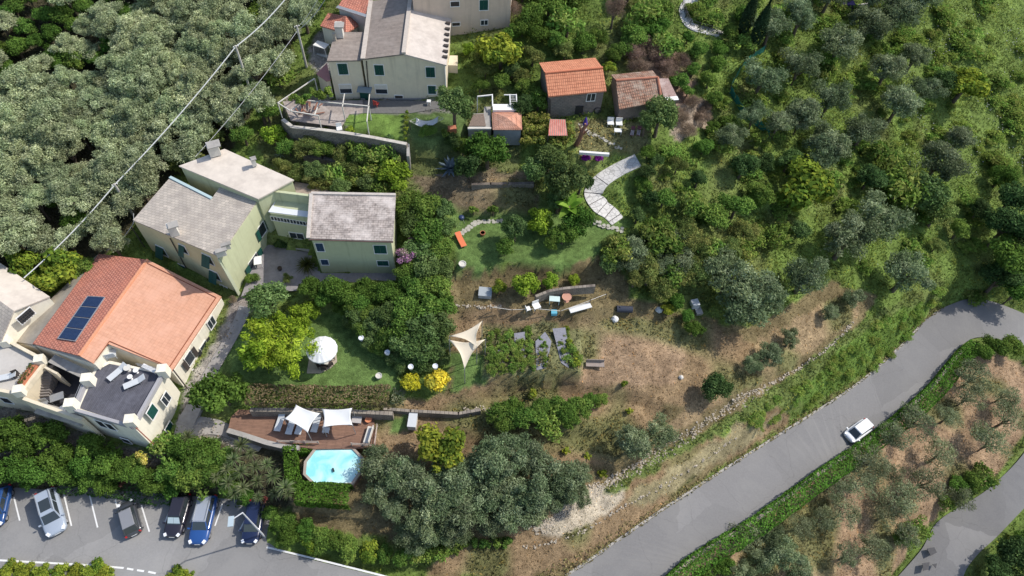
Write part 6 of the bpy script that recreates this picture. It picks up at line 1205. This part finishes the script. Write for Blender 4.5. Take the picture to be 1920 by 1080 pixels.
many([(1215,320,18),(1205,345,18),(1220,368,20),(1195,405,18),(1230,300,16),(1215,285,14),(1310,335,20),(1395,310,30),(1632,332,30),(1435,305,20),(1215,440,14),(1255,445,14),(1190,440,12),(1880,330,26)], 'dark', 'dark green bushes of the right slope', 'dark green bush on the grassy right slope', hc=.8)
many([(1892,420,42),(1898,475,42),(1905,365,36),(1880,520,36),(1915,540,34),(1925,440,40),(1840,390,22)], 'dark', 'dark trees at the right picture edge', 'dark blue-green tree in the shade above the hairpin bend', hc=1.2)
for q in (('citrus',1510,348,48,'large lime green leafy tree in the middle of the right slope'),('citrus',1813,155,38,'yellow-green loose tree on the flowery slope'),('dark',1775,150,26,'dark bush touching the yellow-green loose tree'),('citrus',1485,372,26,'lime green side crown below the large leafy tree'),('green',1270,565,20,'bright vine bush beside the old white appliance'),('citrus',1255,578,13,'yellow-green bush at the end of the dry field'),('green',1303,617,20,'bright green vine clump at the shaded field corner'),('green',1290,592,14,'vine strand between the two bright clumps'),('dark',1343,725,31,'lone round dark olive bush on the upper bank'),('mid',1125,750,16,'end bush of the green row under the dry field')): tree(*q, hc=.8)
for q in ((1410,683,20),(1445,664,24),(1483,636,22),(1601,556,20),(1557,586,18)): tree('olived', *q, 'small rounded olive in the file along the bank top', 'small olives on the bank top', hc=.8)
tree('olived', 1190, 830, 31, 'round dense olive on the dry terrace, with its twin touching'); tree('olived', 1236, 812, 28, 'looser second olive touching the round dense one')
many([(935,775,26),(960,765,26),(985,782,26),(950,795,20),(1010,770,24),(1035,790,26),(1060,770,26),(1085,765,24),(1045,760,22),(1070,790,20),(1105,750,16),(1020,795,20)], 'citrus' if False else 'mid', 'leafy green bushes under the dry field', 'leafy green bush in the long row below the dry field', hc=.8)
many([(1000,740,12),(1170,718,9),(1102,855,8),(1130,888,9),(1062,845,9),(1180,770,8)], 'smallyg', 'yellow-green seedlings', 'small yellow-green seedling on the dry terrace', trunk=False, name='seedling', cat='seedling')
HILL = [(1240,-30),(1940,-30),(1940,350),(1860,560),(1760,545),(1620,520),(1500,470),(1240,420),(1240,280),(1340,250),(1350,100)]
nW = 0
while nW < 190:
    a = rnd.uniform(1240, 1940); b = rnd.uniform(-30, 560)
    if inpoly(np.array(a), np.array(b), HILL) and vnoise(np.array(a), np.array(b), 60, 77) > .34: tree('weed', a, b, rnd.uniform(9, 22), 'low bright green tangle of weeds and young shoots on the right hillside', 'weed mounds on the right hillside', hc=.35, zs=.55, trunk=False, name='weed_mound', cat='weeds'); nW += 1
nW = 0
while nW < 60:
    a = rnd.uniform(1400, 1800); b = rnd.uniform(560, 800)
    if inpoly(np.array(a), np.array(b), [(1480,735),(1620,615),(1700,565),(1760,560),(1700,640),(1600,715),(1500,770),(1400,830),(1400,780)]): tree('weed', a, b, rnd.uniform(5, 11), 'bright green weed tuft on the bank above the road', 'weed tufts on the road bank', hc=.35, zs=.5, trunk=False, name='weed_tuft', cat='weeds'); nW += 1
# lower olive grove
LO = 'grey-green olive tree in the dense lower grove between the pool and the road'
many([(712,868,34),(712,918,28),(748,885,36),(775,900,38),(822,925,40),(855,905,34),(800,960,38),(765,1000,26),(740,955,26),(860,965,36),(895,950,34),(925,865,40),(965,850,36),(1000,860,32),(1030,885,36),(1065,905,34),(1085,890,26),(1000,920,40),(955,920,36),(915,915,30),(960,965,34),(1000,960,28),(920,985,26),(850,1000,26),(815,1000,26),(1040,940,28),(1085,925,24),(785,1025,20),(880,880,26)], 'olived', 'olive trees of the lower grove', LO, hc=1.0)
# greenery at lower left
DB = 'dark green bushy tree in the belt between the white house and the car park'
many([(15,812,34),(-20,830,38),(50,845,34),(92,815,34),(105,855,34),(70,880,30),(20,880,34),(180,835,30),(200,862,30),(150,870,30),(120,895,26),(225,880,24),(250,885,22),(165,900,22),(60,905,20),(200,905,24),(285,905,26),(320,915,22)], 'green', 'bushy trees of the belt above the car park', DB, hc=.7)
many([(340,845,34),(375,860,34),(320,880,30),(355,895,30),(400,890,30),(390,840,26),(420,860,24),(310,850,26),(430,905,24),(380,915,22),(460,930,18)], 'mid', 'bright bushes at the corner of the white house', 'fresh green bush in the belt below the white house corner', hc=.7)
tree('mid', 252, 868, 22, 'fresh green base of the yellow flowering bush', hc=.6, trunk=False); K['yflower'] = [crown('yflower_crown', 906, 7, 900, .09, [(.7, .6, .08), (.65, .55, .15), (.15, .2, .05)], aspect=.7)]; tree('yflower', 270, 857, 15, 'pale yellow flowering bush below the white house corner', name='flowering_bush', trunk=False, hc=1.7)
RW = 'bright green weedy bush in the strip between the lower grove and the road'
many([(520,985,20),(545,1000,24),(575,995,22),(600,1010,24),(630,1015,22),(655,1030,22),(690,1035,20),(720,1040,20),(755,1045,20),(790,1045,18),(820,1035,18),(505,960,16),(540,975,18),(585,1020,18),(530,1012,16)], 'mid', 'bushes along the lower verge', RW, hc=.6)
many([(870,1022,10),(890,1018,12),(910,1018,13),(930,1016,12),(950,1016,11),(830,1020,10),(850,1030,12)], 'small', 'bright ivy tufts', 'bright green ivy tuft on the dry bank under the lower grove', trunk=False, name='ivy_tuft', cat='ivy', hc=.4)
many([(15,1070,18),(45,1072,18),(80,1074,18),(110,1074,16),(140,1072,16),(178,1070,20),(195,1076,18),(330,1080,16),(350,1082,14)], 'citrus', 'hedge at the lower edge of the car park', 'yellow-green hedge bush beyond the white edge line of the car park', hc=.6, trunk=False, name='hedge_bush', cat='hedge')
# hedges made of leaf boxes
def hedge(label, strips, cols, seed, dens=60, ls=.13, name='hedge', cat='hedge', m=LEAF, aspect=.6):
    rs = np.random.RandomState(seed); Cs = []; Ns = []; 
    for (a, b, wid, h) in strips:
        a = np.array(a); b = np.array(b); d = b-a; L_ = np.linalg.norm(d[:2]); nn = np.array([d[1], -d[0], 0])/L_; n = int(L_*(wid+2*h)*dens); u = rs.rand(n, 1); s = rs.rand(n)*(wid+2*h)-h-wid/2; side = np.abs(s) > wid/2
        off = np.clip(s, -wid/2, wid/2); z = np.where(side, h-(np.abs(s)-wid/2), h); bump = (vnoise(a[0]+d[0]*u[:, 0]+off, a[1]+d[1]*u[:, 0], .7, seed)-.5)*.45; P = a+d*u+nn*(off+np.sign(s)*side*bump*.5)[:, None]; P[:, 2] += z*(1+0*bump)+bump*~side-rs.rand(n)*.15; Cs.append(P)
        Ns.append(np.where(side[:, None], nn*np.sign(s)[:, None], np.array([[0, 0, 1.]]))+rs.normal(size=(n, 3))*.5)
    Cs = np.vstack(Cs); cols = np.array(cols); k = cols[rs.randint(len(cols), size=len(Cs))]*rs.uniform(.65, 1.3, (len(Cs), 1))*(.75+.5*vnoise(Cs[:, 0], Cs[:, 1], 1.1, seed+1))[:, None]
    o_ = np.array([Cs[:, 0].mean(), Cs[:, 1].mean(), Cs[:, 2].min()]); V, Fc, Kc = leaf_arrays(Cs-o_, np.vstack(Ns), ls*rs.uniform(.6, 1.2, len(Cs)), k, rs, aspect); o = bpy.data.objects.new(name, np_mesh(name, V, Fc, m, Kc)); C.objects.link(o); o.location = o_; return tag(o, label, cat)
def chain(pxs, z, wid, h): P = [U(a, b, z) if z is not None else at(a, b) for a, b in pxs]; return [(P[i], P[i+1], wid, h) for i in range(len(P)-1)]
hedge('long clipped brown-green hedge between the parasol lawn and the wooden deck', chain([(468,745),(540,747),(640,748),(732,748)], 4.4, 1.9, 1.1), [(.21,.17,.09),(.25,.20,.11),(.16,.15,.06)], 21)
hedge('clipped bright green hedge wrapping the pool', chain([(548,845),(552,890),(560,930)], 2.0, 1.2, 1.5)+chain([(560,930),(660,935)], 2.0, 1.9, 1.5)+chain([(540,850),(590,848)], 2.0, .8, 1.2), [(.12,.24,.035),(.15,.28,.045),(.09,.18,.03)], 22, 120)
iv = [(RRw[i]+np.array([.75, -.75, .1]), RRw[i+4]+np.array([.75, -.75, .1]), 1.9, 1.15) for i in range(14, 82, 4)]
hedge('bright green ivy hedge running along the downhill side of the road', iv, [(.10,.20,.03),(.13,.25,.04),(.075,.155,.026)], 23, 70, .13, 'ivy_hedge')
vg = [(RLw[i]+np.array([-.55, .5, -.1]), RLw[i+4]+np.array([-.55, .5, -.1]), 1.7, .4) for i in range(14, 76, 4)]
hedge('brownish weedy verge growth along the uphill kerb', vg, [(.21,.19,.08),(.17,.17,.07),(.26,.22,.11)], 24, 30, .13, 'verge_growth', 'verge')
hedge('dark green hedge row above the parked cars', chain([(120,912),(200,915),(270,930),(330,935)], .05, 1.6, .9), [(.05,.10,.03),(.07,.13,.035)], 25, 40, .13)
hedge('low grey-green planting beside the wooden deck steps', chain([(735,745),(760,748)], 4.0, 1.4, .6), [(.15,.18,.10),(.2,.2,.12)], 26)
hedge('yellow-green climber spread over the low frame left of the corrugated canopy', chain([(984,236),(1028,236)], 12.5, 1.0, 1.5)+chain([(984,254),(1070,257)], 12.5, .8, 1.4), [(.24,.26,.05),(.17,.21,.045),(.28,.26,.08)], 28, 60, .13, 'climber_mat', 'climber')
hedge('mixed shrubs growing in the terracotta planter box', [(np.array(pa)+[0,0,.2], np.array(pb)+[0,0,.2], .5, .35)], [(.16,.15,.06),(.10,.14,.04)], 27, 80, .1, 'planter_plants', 'plants')
# sparse olives between the roads
SO = 'sparse olive tree with open crown on the bare slope between the two roads'
many([(1830,705,28),(1820,742,28),(1720,790,30),(1680,812,26),(1625,865,30),(1610,905,26),(1765,850,28),(1862,828,30),(1890,785,28),(1735,905,30),(1690,930,30),(1660,965,22),(1580,960,26),(1540,972,22),(1400,1012,24),(1590,1040,24),(1640,1030,24),(1700,1005,24),(1805,930,22),(1560,910,22),(1500,985,22),(1885,740,20),(1780,780,20),(1670,880,20)], 'sparse', 'sparse olives between the roads', SO, hc=1.0)
many([(1470,1035,34),(1440,1000,24),(1430,1050,22),(1390,1075,22),(1500,1070,22)], 'olived', 'fuller olives near the lower picture edge', 'fuller olive at the lower end of the slope between the roads', hc=1.0)
many([(1825,905,22),(1845,895,22),(1800,915,20),(1870,650,24),(1840,660,20),(1900,648,24),(1780,935,16),(1720,985,20),(1690,1010,18),(1355,1062,22),(1320,1085,26)], 'mid', 'green bushes between the roads', 'green roadside bush on the slope between the two roads', hc=.6)
many([(1905,1040,36),(1870,1075,34),(1925,1010,24),(1890,1090,30)], 'dark', 'dark trees at the lower right corner', 'dark tree below the lower road in the corner of the picture', hc=1.2)
mbox('yellow_bin', 1901, 1012, (.8,.8,1.0), mat('yellow_plastic', (.45,.42,.08), .6), 'dull yellow bin or cabinet under the dark corner trees', 'bin')
# yuccas, agave, banana, cypress, palm bush
def rosette(name, seed, n, L_, wd, cols, droop=.5, up0=.2, up1=1.3, seg=4):
    rs = random.Random(seed); V = []; Fc = []; K_ = []
    for i in range(n):
        a = i*2.39996+rs.uniform(-.2, .2); e = up0+(up1-up0)*(i/n)+rs.uniform(-.1, .1); c = np.array(cols[rs.randrange(len(cols))])*rs.uniform(.75, 1.25); l = L_*rs.uniform(.8, 1.1); pr = None
        for s in range(seg+1):
            t_ = s/seg; r_ = l*t_*math.cos(e); z = l*t_*math.sin(e)-droop*l*t_*t_*.6; w2 = wd*(1-t_**2.2)*(.6+.8*min(1, t_*3))/2+.003; x = math.cos(a)*r_; y_ = math.sin(a)*r_; sx = -math.sin(a)*w2; sy = math.cos(a)*w2; V += [(x-sx, y_-sy, z), (x, y_, z-w2*.4), (x+sx, y_+sy, z)]; K_ += [c, c*.9, c]
            k = len(V)
            if s: b = k-6; Fc += [(b, b+1, b+4, b+3), (b+1, b+2, b+5, b+4)]
    return np_mesh(name, np.array(V), np.array(Fc), LEAF, np.array(K_))
YU = [rosette('yucca_head', s, 60, 1.0, .07, [(.13,.18,.07),(.17,.21,.09),(.20,.22,.12)], .4, -.2, 1.4) for s in (1, 2)]
def plant(name, me, px, py, off, sc, label, cat, group=None, part='leaves', stem=None):
    q = at(px, py, off); R_ = empty(name, (q[0], q[1], q[2]-off), label, cat, group); o = bpy.data.objects.new(part, me); C.objects.link(o); o.parent = R_; o.location = (0, 0, off); o.scale = (sc,)*3; o.rotation_euler = (0, 0, rnd.uniform(0, 6))
    if stem: m = MB(); m.tube([(q[0], q[1], q[2]-off-.1), (q[0], q[1], q[2])], stem, 7); m.build('stem', M_bark, R_)
    return R_
for px, py, s in ((452,834,1.0),(438,862,.95),(452,885,1.0),(428,905,.95),(455,915,.9),(478,875,.9),(483,902,.85),(512,893,1.0),(535,915,1.05),(540,925,.7),(405,895,.7),(470,850,.7),(500,870,.8),(425,880,.8),(440,925,.8),(515,925,.8),(352,818,.9),(345,835,.8),(484,932,.7)): plant('yucca', rnd.choice(YU), px, py, 2.2, s, 'spiky green yucca head in the cluster below the deck wall', 'yucca', 'yuccas below the deck', stem=.09)
AG = rosette('agave_leaves', 5, 30, 1.7, .26, [(.22,.28,.33),(.26,.32,.38),(.17,.22,.28)], .15, .05, 1.2); plant('agave', AG, 845, 316, .1, 1.0, 'large blue-grey agave rosette on the shaded terrace', 'agave'); AG2 = rosette('agave_leaves', 6, 18, .9, .1, [(.25,.3,.22),(.3,.34,.26)], .15, .05, 1.2); plant('agave', AG2, 526, 290, .1, 1.0, 'small pale spiky agave near the green house chimney', 'agave')
BA = rosette('banana_leaves', 7, 9, 2.3, .75, [(.22,.38,.05),(.28,.42,.07)], .5, .2, 1.1, 6); plant('banana_plant', BA, 1068, 388, 3.0, 1.0, 'banana plant with long bright leaves over the garden shrubs', 'banana plant', stem=.14)
PM = rosette('palm_leaves', 8, 150, 1.15, .05, [(.12,.14,.04),(.16,.17,.05),(.09,.11,.03)], .5, -.1, 1.4); plant('sago_palm', PM, 575, 497, .6, 1.15, 'round spiky dark green cycad in the paved courtyard', 'cycad', stem=.2); tree('shrub', 539, 522, 10, 'round potted shrub at the courtyard edge', trunk=False, hc=1.0); tree('dark', 525, 458, 14, 'dark flowering shrub in the courtyard corner', trunk=False, hc=.5); tree('mid', 472, 522, 13, 'small green bush at the corner trim of the green house', trunk=False, hc=.6)
tree('drybrush', 436, 562, 9, 'pale dry potted bush between the green and orange-roof houses', trunk=False); tree('small', 237, 770, 7, 'potted plant at the dark terrace corner pillar', name='potted_plant', cat='plant', trunk=False, hc=9); 
def cypress_mesh():
    rs = np.random.RandomState(9); n = 2600; t_ = rs.rand(n)**.8; a = rs.rand(n)*6.283; r = .16*np.sin(np.clip(t_*1.05+.05, 0, 1)*math.pi)**.6*(1-.35*t_)*rs.uniform(.8, 1.1, n); P = np.c_[np.cos(a)*r, np.sin(a)*r, t_]; N_ = np.c_[np.cos(a), np.sin(a), .4+0*a]+rs.normal(size=(n, 3))*.4; c = np.array([(.035,.06,.028)])*rs.uniform(.6, 1.4, (n, 1)); V, Fc, Kc = leaf_arrays(P, N_, .03*rs.uniform(.6, 1.2, n), c, rs, .5); return np_mesh('cypress_foliage', V, Fc, LEAF, Kc)
CYP = cypress_mesh()
for b, h, lb_ in (((1388,72), 6.5, 'slender dark cypress, the one nearer the hill path'), ((1410,92), 6.8, 'slender dark cypress, the one nearer the green netting')): q = at(*b); R_ = empty('cypress', q, lb_, 'cypress'); o = bpy.data.objects.new('foliage', CYP); C.objects.link(o); o.parent = R_; o.location = (0, 0, .2); o.scale = (h*.85, h*.85, h); m = MB(); m.tube([V3(q)-Z*.2, V3(q)+Z*1.0], .1, 7); m.build('trunk', M_bark, R_)

# vegetable patch: mulch sheets and rows of plants
for i, pg_ in enumerate((((964,625),(984,622),(986,668),(980,690),(968,688)), ((1004,640),(1022,622),(1034,640),(1024,690),(1006,694)), ((1036,616),(1060,614),(1068,660),(1066,690),(1052,680)), ((930,660),(944,650),(950,676),(936,694)))):
    sheet('mulch_sheet', pg_, 5.06+i*.004, mat('grey_mulch', (.23,.23,.26), .7, .25, 5), .03)
def row(px0, px1, n, rp, k):
    n = int(n*1.1)
    for i in range(n): t_ = (i+.5)/n; tree(rnd.choice([k, 'weed']), px0[0]+(px1[0]-px0[0])*t_+rnd.uniform(-5, 5), px0[1]+(px1[1]-px0[1])*t_+rnd.uniform(-2, 2), rp*rnd.uniform(.8, 1.3), 'leafy vegetable plant in the rows of the vegetable patch', 'vegetable plants in the patch', name='vegetable_plant', cat='vegetable plant', trunk=False, hc=.5, zs=.7)
row((918,622), (925,700), 8, 8, 'small'); row((935,618), (950,690), 7, 7, 'smallyg'); row((950,620), (968,695), 8, 8, 'small'); row((990,615), (1000,695), 8, 8, 'small'); row((975,640), (985,700), 5, 8, 'small'); row((1010,630), (1030,690), 5, 6, 'small'); row((1060,612), (1085,690), 10, 7, 'smallyg'); row((1050,640), (1075,690), 4, 6, 'small'); row((930,650), (945,700), 5, 8, 'small')
# ground cover (countless): tufts of grass and weeds over all open ground
def cover(name, n, seed, hsel, label):
    rs = np.random.RandomState(seed); x = rs.uniform(-110, 115, n); y = rs.uniform(-12, 130, n); P = np.c_[x, y, gh(x, y)]; px, py = PX(P); k = (px > -300) & (px < 2250) & (py > -160) & (py < 1400); P = P[k]; px = px[k]; py = py[k]
    c = region_color(P); bare = inpoly(px, py, [(-100,900),(530,960),(700,1076),(700,1200),(-300,1200)]); i_ = np.clip(((P[:, 0]-GX0)/GS).round().astype(int), 0, NX-1); j_ = np.clip(((P[:, 1]-GY0)/GS).round().astype(int), 0, NY-1); bare |= (bd[j_, i_] < .25)
    for pl_px in ([(452,556),(470,505),(498,455),(580,468),(601,512),(745,512),(745,530),(560,535),(556,548),(470,548)], [(590,62),(625,66),(612,150),(588,112)], [(530,190),(680,188),(682,212),(655,214),(640,238),(545,226)], [(427,770),(710,770),(710,842),(427,820)], [(682,188),(842,190),(842,200),(770,212),(680,212)], [(575,700),(583,650),(630,655),(632,678),(600,700)]): bare |= inpoly(px, py, pl_px)
    for PAi, PBi in ((PA, PB),):
        cc = (PAi+PBi)/2
        for q in cc: bare |= np.hypot(P[:, 0]-q[0], P[:, 1]-q[1]) < 1.15
    P = P[~bare]; c = c[~bare]; px = px[~bare]; py = py[~bare]
    lawn = np.zeros(len(P), bool)
    for pg, cc in REG:
        if cc is G_lawn or cc == (.14,.22,.05) or cc == (.10,.15,.05): lawn |= inpoly(px, py, pg)
    dry = (c[:, 0] > c[:, 1]*1.12); hn = vnoise(P[:, 0], P[:, 1], 1.8, 41); 
    if hsel == 'low': h = np.where(lawn, .02, np.where(dry, .05+.05*hn, .1+.25*hn)); size = np.where(lawn, .06, np.where(dry, .12, .16))
    else:
        wild = ~lawn & ~dry & (px > 860) & (hn > .35); P = P[wild]; c = c[wild]; hn = hn[wild]; dry = dry[wild]; lawn = lawn[wild]; px = px[wild]; py = py[wild]; h = .2+1.5*np.clip(hn-.3, 0, 1)*vnoise(P[:, 0], P[:, 1], .7, 44); size = np.full(len(P), .17)
    n = len(P); cl = vnoise(P[:, 0]+9, P[:, 1], 1.1, 43)[:, None]; cc = c*rs.uniform(.6, 1.5, (n, 1))*(.6+.8*cl); yel_ = (rs.rand(n, 1) < .25*cl)*(~lawn)[:, None]; cc = np.where(yel_, cc*np.array([1.5, 1.2, .9]), cc); P[:, 2] += h*rs.rand(n); Nn = rs.normal(size=(n, 3))*np.where(lawn, .25, .6)[:, None]+np.array([0, 0, .8]); V, Fc, Kc = leaf_arrays(P, Nn, size*rs.uniform(.6, 1.3, n), cc, rs, .35); me = np_mesh(name, V, Fc, LEAF, Kc); o = bpy.data.objects.new(name, me); C.objects.link(o); tag(o, label, 'ground cover', kind='stuff')
cover('grass', 430000, 31, 'low', 'grass and dry weeds covering the terraces and slopes')
cover('wild_growth', 620000, 32, 'high', 'taller tangled green weeds over the right hillside')
# wild white flowers
rs = np.random.RandomState(51); P = []
while len(P) < 420:
    a = rs.uniform(1700, 1925); b = rs.uniform(0, 330)
    if vnoise(np.array(a), np.array(b), 30, 8) > .62 or rs.rand() < .04: P.append(at(a, b, .55))
P = np.array(P); V, Fc, Kc = leaf_arrays(P, rs.normal(size=P.shape)*.4+[0, 0, 1], np.full(len(P), .09), np.full(P.shape, .62), rs, .8); o = bpy.data.objects.new('wildflowers', np_mesh('wildflowers', V, Fc, LEAF, Kc)); C.objects.link(o); tag(o, 'tiny white wildflowers dotted over the right upper slope', 'flowers', kind='stuff')
# stones on the pale bank
rs = np.random.RandomState(52); V = []; Fs = []
for _ in range(700):
    t_ = rs.rand(); seg = [(1005,992),(1060,955),(1140,905),(1180,885),(1260,840),(1360,765),(1440,725)]; s_ = t_**1.5*5.99; i = int(s_); f_ = s_-i; a = seg[i][0]*(1-f_)+seg[i+1][0]*f_+rs.normal()*6; b = seg[i][1]*(1-f_)+seg[i+1][1]*f_+rs.normal()*4+4; q = at(a, b); r = rs.uniform(.05, .16); k = len(V)
    for dx, dy, dz in ((1,0,0),(0,1,0),(-1,0,0),(0,-1,0),(0,0,.7)): V.append((q[0]+dx*r*rs.uniform(.6,1.2), q[1]+dy*r*rs.uniform(.6,1.2), q[2]+dz*r+.02))
    Fs += [(k,k+1,k+4,k+4),]; Fs[-1] = (k,k+1,k+4); Fs += [(k+1,k+2,k+4),(k+2,k+3,k+4),(k+3,k,k+4)]
o = bpy.data.objects.new('loose_stones', np_mesh('loose_stones', np.array(V), np.array(Fs), M_rub)); C.objects.link(o); tag(o, 'loose pale stones strewn along the bank', 'stones', kind='stuff')
